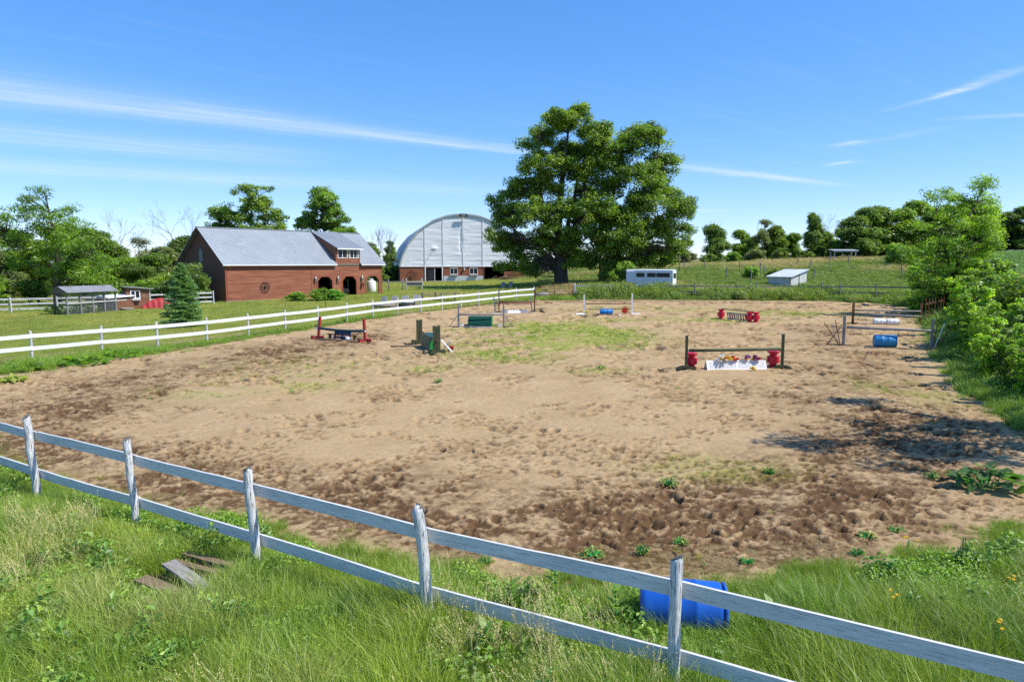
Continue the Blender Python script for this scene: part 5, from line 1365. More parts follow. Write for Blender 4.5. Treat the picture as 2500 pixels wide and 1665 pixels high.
def jump_rust():
    standard('tall rust brown post at the left of the far jump', -1.01, 52.74, 1.78, M['brown_wood'], .09, 'cross', fl=.6)
    standard('tall rust brown post at the right of the far jump', 1.77, 53.45, 1.74, M['brown_wood'], .09, 'cross', fl=.6)
    standard('leaning grey post at the left of the far jump', -1.25, 52.05, 1.17, M['grey_paint'], .10, 'plate', lean=(-.14, 0), fmat=M['white_post'], fl=.6)
    standard('leaning grey post at the right of the far jump', 1.55, 52.39, 1.17, M['grey_paint'], .10, 'plate', lean=(-.12, 0), fmat=M['white_post'], fl=.6)
    pole('rear rust brown pole of the far jump', (-.97, 52.68, 1.03), (1.73, 53.4, .99), .05, M['brown_wood']); pole('front rust brown pole of the far jump', (-1.28, 51.98, .95), (1.52, 52.3, .92), .05, M['rust_pipe'])
    t = thing('plank_filler', 'white and blue A-frame plank filler with red flowers at the far jump', 'filler', gp(-.82, 51.75), 0)
    for s in (-1, 1):
        for k, mt in enumerate(('grey_paint', 'white_paint', 'white_paint', 'grey_paint')):
            q = MB(); x = k*.49; q.prism([(x, s*.16, .01), (x+.485, s*.16, .01), (x+.485, s*.015, .26), (x, s*.015, .26)], (0,0,0), (0, s*.02, .01)); obj('panel', q, M[mt], t)
    flowers('flower_row', 'row of red and cream flowers on the white filler of the far jump', tuple(gp(-.82, 51.75)), [(x, 0, .28, m_, .06) for x, m_ in ((.25,'petal_cream'),(.45,'petal_white'),(.6,'petal_orange'),(.8,'petal_pink'),(1.0,'petal_red'),(1.25,'petal_red'),(1.42,'petal_red'),(1.5,'petal_pink'))])
    t = thing('wooden_wedge', 'small brown wooden wedge on the sand beside the far jump', 'wedge', gp(2.15, 52.7), R(-20)); obj('wedge', MB().prism([(0,-.15,0),(.5,-.15,0),(.12,-.15,.25),(0,-.15,.25)], (0,0,0), (0,.3,0)), M['plank_brown'], t)
jump_rust()

def roll_top(label, x, y, rz, L, h, dep):
    t = thing('roll_top', label, 'roll top', gp(x, y), rz)
    n = 9; prof = [(dep*math.cos(a)*-1, h*math.sin(a)) for a in np.linspace(0, math.pi/2, n)]
    for i in range(n-1):
        (y0, z0), (y1, z1) = prof[i], prof[i+1]; dy, dz = y1-y0, z1-z0; l = math.hypot(dy, dz); ny, nz = -dz/l*.02, dy/l*.02
        e = .06; obj('slat', MB().prism([(0, y0+dy*e, z0+dz*e), (L, y0+dy*e, z0+dz*e), (L, y1-dy*e, z1-dz*e), (0, y1-dy*e, z1-dz*e)], (0,0,0), (0, ny, nz)), M['green_dark'], t)
    for x0 in (.0, L-.03):
        obj('side_panel', MB().prism([(x0, 0, 0)] + [(x0, p[0]*.97, p[1]*.97) for p in prof], (0,0,0), (.03,0,0)), M['green_bright'], t)
    obj('back_panel', MB().box(0, L, .002, .04, 0, h), M['green_bright'], t)
    obj('back_box', MB().box(L-.02, L+.012, -.01, .32, .002, h+.02), M['green_bright'], t)
    return t

def jump_green():
    for x, s, l in ((-3.28, -1, 'grey braced post left of the long green roll top'), (-.52, 1, 'grey braced post right of the long green roll top')):
        t = standard(l, x, 41.76, 1.40, M['grey_paint'], .10, None)
        obj('brace', MB().beam((s*.05, 0, .72), (s*.56, 0, .04), .05, .08, (0,1,0)), M['grey_paint'], t); obj('foot', MB().box(min(s*.62, -s*.25), max(s*.62, -s*.25), -.03, .03, 0, .05), M['old_wood'], t)
        obj('foot_block', MB().box(-.22*s-.12, -.22*s+.12, -.06, .14, .05, .16), M['white_paint'], t)
    pole('grey pole above the long green roll top', (-3.22, 41.68, .86), (-.58, 41.68, .86), .05, M['grey_paint'])
    roll_top('long dark green roll top with bright green side under a grey pole', -2.68, 42.25, R(-3), 1.45, .62, .62)
    pole('dark rail on the ground behind the long green roll top', tuple(gp(-3.1, 42.5)+Vector((0,0,.06))), tuple(gp(-.7, 42.5)+Vector((0,0,.06))), .055, M['old_wood'])
    pole('grey ground pole in front of the long green roll top', tuple(gp(-2.95, 41.3)+Vector((0,0,.04))), tuple(gp(-1.2, 41.2)+Vector((0,0,.04))), .045, M['grey_paint'])
jump_green()

def jump_turned():
    a = math.atan2(-3.83, 1.27)
    standard('far olive twin board post of the turned jump', -4.58, 33.58, 1.18, M['olive'], .11, 'board', R(10), double=True, fl=.8)
    standard('near olive twin board post of the turned jump', -3.31, 29.75, 1.24, M['olive'], .125, 'board', R(8), double=True, fl=.8)
    pole('sagging brown pole of the turned jump', (-4.55, 33.4, .74), (-3.2, 29.4, .62), .045, M['brown_wood'], .05)
    t = thing('green_box_jump', 'green wooden wall box standing under the turned jump pole', 'jump box', gp(-4.05, 32.5), a)
    for nm, poly, ex, mt in (('side_panel', [(0,-.34,0),(0,.0,.0),(0,-.02,.6),(0,-.34,.6)], None, 'green_dark'),):
        obj('front_panel', MB().prism([(0,-.32,0),(1.9,-.32,0),(1.9,-.22,.62),(0,-.22,.62)], (0,0,0), (0,.03,0)), M['green_dark'], t)
        obj('back_panel', MB().prism([(0,.20,0),(1.9,.20,0),(1.9,.13,.62),(0,.13,.62)], (0,0,0), (0,.03,0)), M['green_bright'], t)
        obj('end_panel', MB().prism([(0,-.31,0),(0,.22,0),(0,.15,.61),(0,-.21,.61)], (1.9,0,0), (1.93,0,0)), M['green_bright'], t)
        obj('end_panel', MB().prism([(0,-.31,0),(0,.22,0),(0,.15,.61),(0,-.21,.61)], (-.03,0,0), (0,0,0)), M['green_bright'], t)
        obj('top_board', MB().box(-.04, 1.94, -.26, .20, .622, .65), M['green_dark'], t)
        obj('hand_slot', MB().box(1.931, 1.934, -.12, .06, .42, .455), M['dark_metal'], t)
    t = thing('cross_panel', 'white X shaped cross leaning beside the near olive post', 'cross', gp(-2.98, 30.35), R(-32))
    obj('bar', MB().beam((-.25,0,.02), (.25,.06,.52), .03, .085, (0,1,0)), M['white_paint'], t); obj('bar', MB().beam((.42,-.04,.02), (-.25,.02,.52), .03, .085, (0,1,0)), M['white_paint'], t)
    pole('thin brown ground pole lying left of the turned jump', tuple(gp(-5.75, 32.1)+Vector((0,0,.04))), tuple(gp(-4.75, 32.3)+Vector((0,0,.04))), .04, M['plank_brown'])
    t = thing('terracotta_pot', 'small orange brown pot behind the white cross', 'pot', gp(-2.75, 30.75)); obj('pot', MB().lathe([(.07,0),(.11,.18),(.125,.18),(.125,.22),(.1,.22),(.09,.16),(.01,.16)], 14), M['petal_rust'], t, True)
jump_turned()

def jump_red():
    for x, y, ln, l in ((-10.19, 35.71, (.16,.0), 'leaning red post at the left of the teal pole'), (-7.43, 34.35, (-.05,.0), 'red post on a cross foot at the right of the teal pole')):
        t = standard(l, x, y, 1.14, M['red_paint'], .11, None, R(-24), lean=ln)
        obj('foot', MB().box(-.42, .42, -.10, -.05, 0, .14), M['red_paint'], t); obj('foot', MB().box(-.07, .07, -.5, .4, .004, .11), M['red_paint'], t)
        obj('cup', MB().box(-.08, .08, -.14, -.06, .50, .56), M['white_paint'], t)
    pole('sagging dark teal pole between the red posts', (-10.13, 35.55, .62), (-7.42, 34.2, .60), .065, M['teal_paint'], .06)
    t = thing('pallet_panel', 'navy blue slatted panel leaning under the teal pole', 'panel', gp(-9.22, 35.0), math.atan2(-.42, .97)); L = 1.02
    f = lambda x, z, o: (x, z*.35+o, z)
    def bd(x0, x1, z0, z1, mt='navy_paint'):
        return obj('board', MB().add([f(x0,z0,-.015), f(x1,z0,-.015), f(x1,z1,-.015), f(x0,z1,-.015), f(x0,z0,.015), f(x1,z0,.015), f(x1,z1,.015), f(x0,z1,.015)], [(0,1,2,3),(5,4,7,6),(4,5,1,0),(3,2,6,7),(4,0,3,7),(1,5,6,2)]), M[mt], t)
    bd(0, L, .30, .44); bd(0, L, .10, .20); bd(0, .10, 0, .099); bd(0, .10, .201, .299); bd(L*.46, L*.54, .201, .299); bd(L-.10, L, .201, .299); bd(L-.1, L, 0, .099); bd(L*.46, L*.54, 0, .099)
    t = thing('low_bench', 'low brown wooden bench behind the navy panel', 'bench', gp(-9.62, 35.62), math.atan2(-1.1, 1.7)); L = 2.0
    obj('seat', MB().box(0, L, -.1, .1, .24, .28), M['brown_wood'], t)
    for x in (.08, L-.12): obj('leg', MB().box(x, x+.05, -.09, .09, 0, .239), M['plank_brown'], t)
    pole('pale ground pole in front of the red post jump', tuple(gp(-10.24, 35.25)+Vector((0,0,.045))), tuple(gp(-7.7, 33.95)+Vector((0,0,.045))), .045, M['plank_brown'])
    t = thing('white_bucket', 'small tipped white bucket by the navy panel', 'bucket', gp(-8.35, 34.55), R(20)); obj('bucket', MB().lathe([(.10,-.12),(.12,.12),(.11,.12),(.09,-.10),(.01,-.10)], 14, 'x', (0,0,.12)), M['white_plastic'], t, True)
jump_red()

# ------------------------------------------------------------------ foreground things
drum('glossy blue barrel lying in the grass behind the foreground fence', (1.84, 7.06, .0), R(-10), .88, .285, M['blue_plastic'], M['petal_yellow'])
def planks():
    def pl(label, p0, p1, w, th, z0, z1, mat, roll=0):
        t = thing('plank', label, 'plank', (p0[0], p0[1], z0)); d = Vector((p1[0]-p0[0], p1[1]-p0[1], z1-z0)); n = 6; q = rail_mesh(d.length, th, w, int(abs(p0[0]*100)), .004)
        o = obj('board', q, M[mat], t); o.rotation_euler = d.to_track_quat('X', 'Z').to_euler()
    pl('grey white plank lying across the others in the grass', (-4.38, 8.32), (-3.62, 7.70), .17, .035, .21, .16, 'plank_grey')
    pl('brown beam in the grass nearest the fence post', (-4.35, 8.72), (-3.60, 8.36), .11, .10, .13, .12, 'plank_brown')
    pl('brown beam in the grass second from the fence post', (-4.42, 8.52), (-3.72, 8.20), .10, .08, .12, .11, 'plank_brown')
    pl('bare brown plank in the grass nearest the camera', (-4.55, 7.98), (-3.75, 7.55), .17, .04, .16, .13, 'plank_brown')
    tag(obj('hay_scrap', MB().add(*straw_heap()), M['plank_brown'], None, False, (-4.05, 8.25, .05)), 'scrap of dry straw between the planks', 'straw', kind='stuff')
def straw_heap():
    r = np.random.default_rng(4); V = []; F = []
    for k in range(260):
        c = np.array((r.normal(0, .16), r.normal(0, .13), abs(r.normal(.02, .03)))); a = r.uniform(0, 6.28); d = np.array((math.cos(a), math.sin(a), r.normal(0, .25)))*r.uniform(.03, .09); s = np.array((-d[1], d[0], .01))*.05
        o = len(V); V += [c-d-s, c+d-s, c+d+s, c-d+s]; F.append((o, o+1, o+2, o+3))
    return V, F
planks()

# ------------------------------------------------------------------ yard and pasture things
M['chair_blue'] = mat_var('chair_blue', (.05,.08,.13), (.04,.06,.10), 5)
def yard():
    def pt(x, y): return (x, y, tz(x, y))
    # four low log chairs by the white fence
    def chair(label, x, y, rz):
        t = thing('log_chair', label, 'chair', pt(x, y), rz, 'low wooden chairs behind the long white fence')
        obj('seat', MB().box(-.33, .33, -.42, .30, .26, .33), M['log'], t)
        for s in (-1, 1):
            obj('leg', MB().box(s*.30-.05, s*.30+.05, -.46, -.36, 0, .259), M['log'], t); obj('runner', MB().box(s*.30-.05, s*.30+.05, -.355, .5, .02, .14), M['log'], t)
        for k in range(3): obj('back_slat', MB().beam((-.22+.22*k, .30, .331), (-.22+.22*k, .52, .88-.03*(k != 1)), .20, .035, (0,1,0)), M['pale_wood'], t)
    chair('leftmost of four low wooden chairs on the lawn', -11.2, 58.2, R(-35)); chair('second from left of four low wooden chairs on the lawn', -10.35, 58.9, R(-25))
    chair('third from left of four low wooden chairs on the lawn', -9.55, 59.8, R(-20)); chair('rightmost of four low wooden chairs on the lawn', -8.7, 60.6, R(-20))
    t = thing('log_bench', 'low split log bench in front of the wooden chairs', 'bench', pt(-10.7, 57.3), R(28)); obj('log', MB().tube([(-.9,0,.18),(.9,0,.18)], .16, 10), M['log'], t, True)
    for x in (-.6, .6): obj('leg', MB().box(x-.08, x+.08, -.12, .12, 0, .12), M['log'], t)
    t = thing('stump_table', 'flat tree stump table beside the wooden chairs', 'table', pt(-9.1, 58.9)); obj('stump', MB().lathe([(.52,0),(.5,.2),(.49,.33),(.02,.34)], 14), M['log'], t, True); obj('top', MB().lathe([(.62,.341),(.62,.40),(.05,.41)], 16), M['pale_wood'], t)
    def picnic(label, x, y, rz):
        t = thing('picnic_table', label, 'picnic table', pt(x, y), rz)
        for k in range(4): obj('table_board', MB().box(-.95, .95, -.36+.185*k, -.36+.185*k+.175, .70, .74), M['log'], t)
        for s in (-1, 1):
            obj('bench', MB().box(-.95, .95, s*.70-.13, s*.70+.13, .42, .46), M['log'], t)
            for e in (-.65, .65):
                obj('leg', MB().beam((e, s*.62, 0), (e, s*.20, .699), .05, .10, (1,0,0)), M['old_wood'], t)
        for e in (-.65, .65): obj('cross_beam', MB().box(e+.03, e+.07, -.72, .72, .33, .419), M['old_wood'], t)
    picnic('picnic table on the lawn in front of the maple shadow, left one', -8.2, 67.4, R(12)); picnic('picnic table on the lawn in front of the maple shadow, right one', -6.2, 66.3, R(4))
    # hitching rail and trough
    t = thing('hitching_rail', 'grey post and rail hitching bar between barn and hall', 'hitching rail', pt(-16.6, 85.8), R(18))
    for x in (0, 1.1, 2.9): obj('post', MB().tube([(x,0,-.2),(x,0,1.4)], .07, 8), M['grey_wood'], t, True)
    obj('rail', MB().box(-.6, 3.3, -.09, -.04, .95, 1.08), M['grey_wood'], t)
    t = thing('feed_rack', 'grey wooden feed rack standing on the lawn before the hall door', 'feed rack', pt(-13.4, 87.0), R(14))
    for x in (0, 2.0): 
        for y in (0, .6): obj('post', MB().box(x-.06, x+.06, y-.06, y+.06, -.2, 1.45), M['pale_wood'], t)
    obj('bin', MB().box(.07, 1.93, .02, .56, .45, 1.0), M['grey_wood'], t); obj('lip', MB().box(.0, 2.0, -.10, -.061, .92, 1.08), M['pale_wood'], t)
    for k, (x, y) in enumerate(((-1.25, 82.5), (-.35, 82.8))):
        t = thing('lawn_chair', ('left', 'right')[k]+' blue folding chair in the shade of the big maple', 'chair', pt(x, y), R(-30)); 
        obj('back', MB().beam((0,.15,.35), (0,.5,.95), .5, .03, (0,1,0)), M['chair_blue'], t); obj('seat', MB().box(-.25, .25, -.3, .18, .33, .36), M['chair_blue'], t)
        for sx in (-.23, .23):
            for sy in (-.27, .15): obj('leg', MB().tube([(sx, sy, 0), (sx, sy, .33)], .015, 5), M['steel'], t)
    def rock(label, x, y, r, sq, seed):
        q = np.random.default_rng(seed); m = MB().lathe([(r*math.cos(a), r*sq*math.sin(a)) for a in np.linspace(-.5, 1.5, 8)], 14); 
        m.v = [(v[0]*(1.4+.1*math.sin(5*v[1])), v[1]*(1+.12*math.sin(4*v[0]+seed)), v[2]+.05*math.sin(6*v[0]+3*v[1])) for v in m.v]
        tag(obj('boulder', m, M['stone'], None, True, pt(x, y)), label, 'boulder')
    rock('rounded grey boulder behind the left end of the pipe gate', 3.2, 72.0, .55, .75, 1); rock('wide grey boulder behind the middle of the pipe gate', 4.9, 72.4, .62, .7, 2); rock('grey boulder behind the white back fence section', 7.0, 72.8, .5, .75, 3)
    t = thing('garden_stake', 'thin black stake standing in a weedy patch on the lawn', 'stake', pt(-15.0, 54.9)); obj('rod', MB().tube([(0,0,-.2),(0,0,1.75)], .022, 6), M['dark_metal'], t); obj('hook', MB().tube([(0,0,1.74),(.1,0,1.82),(.18,0,1.74)], .014, 5), M['dark_metal'], t)
    # trailer
    t = thing('horse_trailer', 'white horse trailer with dark side windows standing in tall weeds', 'trailer', pt(15.3, 74.6), R(-24))
    L, Wd, z0, z1 = 4.1, 2.0, .42, 2.45; cr = .22
    prof = [(-Wd/2, z0), (Wd/2, z0), (Wd/2, z1-cr), (Wd/2-.07, z1-.07), (Wd/2-cr, z1), (-Wd/2+cr, z1), (-Wd/2+.07, z1-.07), (-Wd/2, z1-cr)]
    obj('body', MB().prism([(-L/2+.3, a, b) for a, b in prof], (0,0,0), (L,0,0)), M['alu'], t)
    nose = [(a*.98, max(b, 1.05)) for a, b in prof]; obj('nose', MB().prism([(-L/2-.62, a, b-.02) for a, b in nose], (0,0,0), (.919,0,0)), M['alu'], t)
    for x0, x1 in ((-1.55, -.65), (-.38, .55), (.62, 2.05)): 
        w = obj('window', MB().box(x0, x1, -Wd/2-.02, -Wd/2+.01, 1.62, 2.08), M['glass'], t); obj('frame', MB().box(x0-.04, x1+.04, -Wd/2-.012, -Wd/2+.005, 1.575, 1.619).box(x0-.04, x1+.04, -Wd/2-.012, -Wd/2+.005, 2.081, 2.125), M['white_trim'], w)
    for k in range(6): obj('side_slat', MB().box(-1.7, 2.3, -Wd/2-.014, -Wd/2+.002, .52+k*.165, .52+k*.165+.145), M['alu'], t)
    obj('rear_door', MB().box(L/2+.301, L/2+.33, -.92, .92, .46, 2.25), M['white_trim'], t); obj('rear_window', MB().box(L/2+.331, L/2+.34, -.75, .75, 1.5, 2.05), M['glass'], t)
    obj('roof_rail', MB().box(-L/2+.4, L/2+.25, -Wd/2-.01, -Wd/2+.1, z1-.16, z1-.10), M['white_trim'], t)
    obj('fender', MB().prism([(a, 0, b) for a, b in ((-.9,.4),(-.75,.75),(.75,.75),(.9,.4))], (0,-Wd/2-.22,0), (0,-Wd/2-.015,0)), M['alu'], t)
    for x in (-.42, .42):
        for s in (-1, 1): 
            w = obj('wheel', MB().lathe([(.16,-.1),(.34,-.1),(.34,.1),(.16,.1)], 18, 'y', (x, s*(Wd/2-.08+.02*s), .34)), M['black_rubber'], t); obj('rim', MB().lathe([(.16,-.105),(.16,.105)], 12, 'y', (x, s*(Wd/2-.08+.02*s), .34)), M['white_trim'], w)
    obj('hitch', MB().box(-L/2-.9, -L/2+.3, -.06, .06, .45, .55).tube([(-L/2-.8,0,0),(-L/2-.8,0,.7)], .04, 8), M['dark_metal'], t)
    # shed with lean-to roof
    t = thing('field_shed', 'small weathered white field shed with a tin lean-to roof', 'shed', (31.95, 78.6, tz(31.95, 78.6)-.3), R(-55)); a, b = 2.9, 3.2
    # local x runs along the dark front from C; front faces -y ... right wall faces +x
    def brd(n, w, mk): 
        for i in range(n): mk(i, w)
    nb = 12
    for i in range(nb): 
        x0 = -a+a*i/nb; obj('front_board', MB().box(x0+.006, x0+a/nb-.006, -.02+.006*(i % 2), .02, -.3, 1.48), M['shed_wood'], t)
    for i in range(nb):
        y0 = .03+(b-.03)*i/nb; y1 = y0+(b-.03)/nb; h0 = 1.48+.75*(y0/b); obj('side_board', MB().box(-.03, .02-.006*(i % 2), y0+.006, y1-.006, -.3, h0-.02), M['shed_wood'], t)
    obj('back_wall', MB().box(-a, -.04, b-.05, b, -.3, 2.15).box(-a, -a+.05, .03, b-.06, -.3, 1.5), M['shed_wood'], t)
    obj('corner_post', MB().box(-.05, .05, -.06, .0295, -.3, 1.5).box(-.04, .045, b*.52-.06, b*.52+.06, -.3, 1.86), M['old_wood'], t)
    r = MB(); r.prism([(-a-.2, -.25, 1.46), (.25, -.25, 1.46), (.25, b+.2, 2.30), (-a-.2, b+.2, 2.30)], (0,0,0), (0,0,.04))
    for i in range(14): x = -a-.15+(a+.35)*i/13; r.beam((x, -.25, 1.515), (x, b+.2, 2.355), .06, .03)
    obj('tin_roof', r, M['galv'], t)
    # run-in shelter on the hill
    t = thing('shelter', 'open shelter with a white flat roof on four posts on the hill', 'shelter', pt(58.2, 121.0), R(-6))
    for x in (-1.75, 1.75):
        for y in (-1, 1): obj('post', MB().box(x-.08, x+.08, y-.08, y+.08, -.2, 1.65), M['pale_wood'], t)
    obj('roof', MB().prism([(-2.1,-1.4,1.66),(2.1,-1.4,1.66),(2.1,1.4,1.86),(-2.1,1.4,1.86)], (0,0,0), (0,0,.12)), M['galv'], t); obj('beam', MB().box(-2, 2, -1.3, -1.2, 1.5, 1.655), M['pale_wood'], t)
    # single poles and pasture posts
    t = thing('wooden_pole', 'tall thin grey wooden pole behind the horse trailer', 'pole', pt(25.9, 106.5)); obj('shaft', MB().tube([(0,0,-.4),(.05,0,4.3)], [.11,.08], 8), M['grey_wood'], t, True)
    t = thing('utility_pole', 'grey utility pole standing in front of the right hand maple', 'pole', pt(11.3, 88.0)); obj('shaft', MB().tube([(0,0,-.4),(.1,0,14.2)], [.16,.11], 10), M['grey_wood'], t, True); obj('cross_arm', MB().box(-.7, .9, -.06, .06, 13.6, 13.72), M['grey_wood'], t)
    pp = [(33.3,100.4,1.6),(32.3,91.3,1.9),(33.4,90.6,1.7),(43.9,101.4,1.6),(45.2,108.5,1.5),(46.4,100.5,1.7),(53.2,108.6,1.6),(49.8,87.5,1.9),(50.9,87.3,1.8),(30.9,109.9,1.4),(28.4,113,1.4),(34.9,96.5,1.7),(26.9,86.5,1.9),(29.4,84.2,1.9),(38.2,86.8,1.8)]
    pm = post_mesh('post', .07, 1.0, 7, 3).mesh('post', True); pm.materials.append(M['grey_wood'])
    for i, (x, y, h) in enumerate(sorted(pp)):
        t = thing('pasture_post', f'{ORD[i]} old grey post from the left standing loose in the pasture', 'post', pt(x, y), 0, 'old posts in the pasture'); o = link('post', pm, None, t); o.scale = (1,1,h); o.rotation_euler = (random.uniform(-.1,.1), random.uniform(-.12,.12), 0)
    # brush pile by the hall
    r = np.random.default_rng(8); m = MB()
    for k in range(120):
        c = Vector((r.normal(0, .9), r.normal(0, .5), abs(r.normal(.1, .18)))); a_ = r.uniform(0, 3.14); d = Vector((math.cos(a_), math.sin(a_), r.normal(0, .25)))*r.uniform(.25, .7); m.tube([c-d, c+d], .03, 4)
    tag(obj('brush_pile', m, M['plank_brown'], None, False, pt(-.6, 109.5)), 'heap of dry brushwood in front of the low wall under the maple', 'brush pile')
yard()
# ------------------------------------------------------------------ trees and shrubs
def crown_np(lobes, ncl, per, rc, ls, seed, flat=.72, shell=.55, asp=.6, droop=0.0, low=-.35):
    """leaf clusters spread over the outer part of each lobe"""
    r = np.random.default_rng(seed); lb = np.array(lobes, float); w = lb[:, 3]**2; w /= w.sum()
    li = r.choice(len(lb), ncl, p=w); d = unit(r.normal(0, 1, (ncl, 3))); 
    bad = d[:, 2] < low; d[bad, 2] *= -1
    C = lb[li, :3] + d*(lb[li, 3]*(shell + (1-shell)*r.random(ncl)))[:, None]*np.array((1, 1, .92))
    n = ncl*per; cid = np.repeat(np.arange(ncl), per)
    off = r.normal(0, 1, (n, 3)); off *= np.minimum(1, 1.75/np.linalg.norm(off, axis=1))[:, None]*r.uniform(.8, 1.05, n)[:, None]
    off = off*np.array((1, 1, flat))*rc*.5*r.uniform(.7, 1.3, ncl)[cid][:, None]
    off[:, 2] -= droop*(off[:, 0]**2+off[:, 1]**2)/rc
    P = C[cid]+off
    Nn = unit(r.normal(0, .55, (n, 3)) + unit(off+1e-6)*.45 + np.array((0, 0, .8)))
    T = unit(np.cross(Nn, r.normal(0, 1, (n, 3)))); lg = ls*r.uniform(.6, 1.35, n)
    tone = np.clip(.5 + r.normal(0, .16, n) + .22*r.normal(0, 1, ncl)[cid], 0, 1)
    V, F, A = leaves_np(P, T, Nn, lg, lg*asp, tone)
    return mesh_np('crown', V, F, {'v': A}), C

def trunk_mb(stems, C, seed, thin=.012, n=7, skip=.0):
    """stems: [(points, radii)], plus a limb from the stems to each leaf cluster"""
    r = np.random.default_rng(seed); m = MB(); S = []; 
    for pts, rad in stems:
        m.tube(pts, rad, n); P = np.array(pts, float); 
        for i in range(len(P)-1):
            for t in np.linspace(0, 1, 7)[:-1]: S.append((*(P[i]*(1-t)+P[i+1]*t), rad[i]*(1-t)+rad[i+1]*t))
    S = np.array(S)
    for c in C:
        if r.random() < skip: continue
        dv = S[:, :3]-c; ds = np.linalg.norm(dv, axis=1) + 3.0*np.maximum(dv[:, 2]+.2, 0); k = int(np.argmin(ds)); q = S[k, :3]; L = np.linalg.norm(c-q)
        if L < .1: continue
        mid = (q+c)/2 + np.array((0, 0, .10*L)) + r.normal(0, .06*L, 3); r0 = min(S[k, 3]*.6, thin*(1+L*1.1))
        m.tube([tuple(q), tuple(mid), tuple(c)], [r0, r0*.65, r0*.25], 4, cap=False)
    return m

def tree(name, label, cat, loc, lobes, stems, ncl, per, rc, ls, color, seed, bark='bark', group=None, **kw):
    t = thing(name, label, cat, loc, 0, group)
    thin = kw.pop('thin', .012); skip = kw.pop('skip', 0.)
    me, C = crown_np(lobes, ncl, per, rc, ls, seed, **kw)
    o = link('crown', me, M['leaf'], t); o.color = (*color, 1)
    obj('trunk', trunk_mb(stems, C, seed+1, thin, skip=skip), M[bark], t, True)
    return t

def copy_tree(src_t, name, label, cat, loc, rz, sc, color, group):
    t = thing(name, label, cat, loc, rz, group); t.scale = sc
    for ch in src_t.children:
        c = ch.copy(); COL.objects.link(c); c.parent = t
        if ch.name.startswith('crown'): c.color = (*color, 1)
    return t

G_MAPLE = (.175,.265,.026); G_WAL = (.185,.31,.025); G_DARK = (.135,.215,.036); G_MID = (.18,.275,.032); G_BRIGHT = (.20,.33,.028); G_GREY = (.18,.215,.085); G_YEL = (.20,.28,.04)

def W2(lst, bx, bz, seed, dy=2.6, k=.945):
    r = np.random.default_rng(seed); return [((x-bx)*k, (q[0] if q else r.uniform(-dy, dy)), (z-bz)*k, rr*1.02) for x, z, rr, *q in lst]

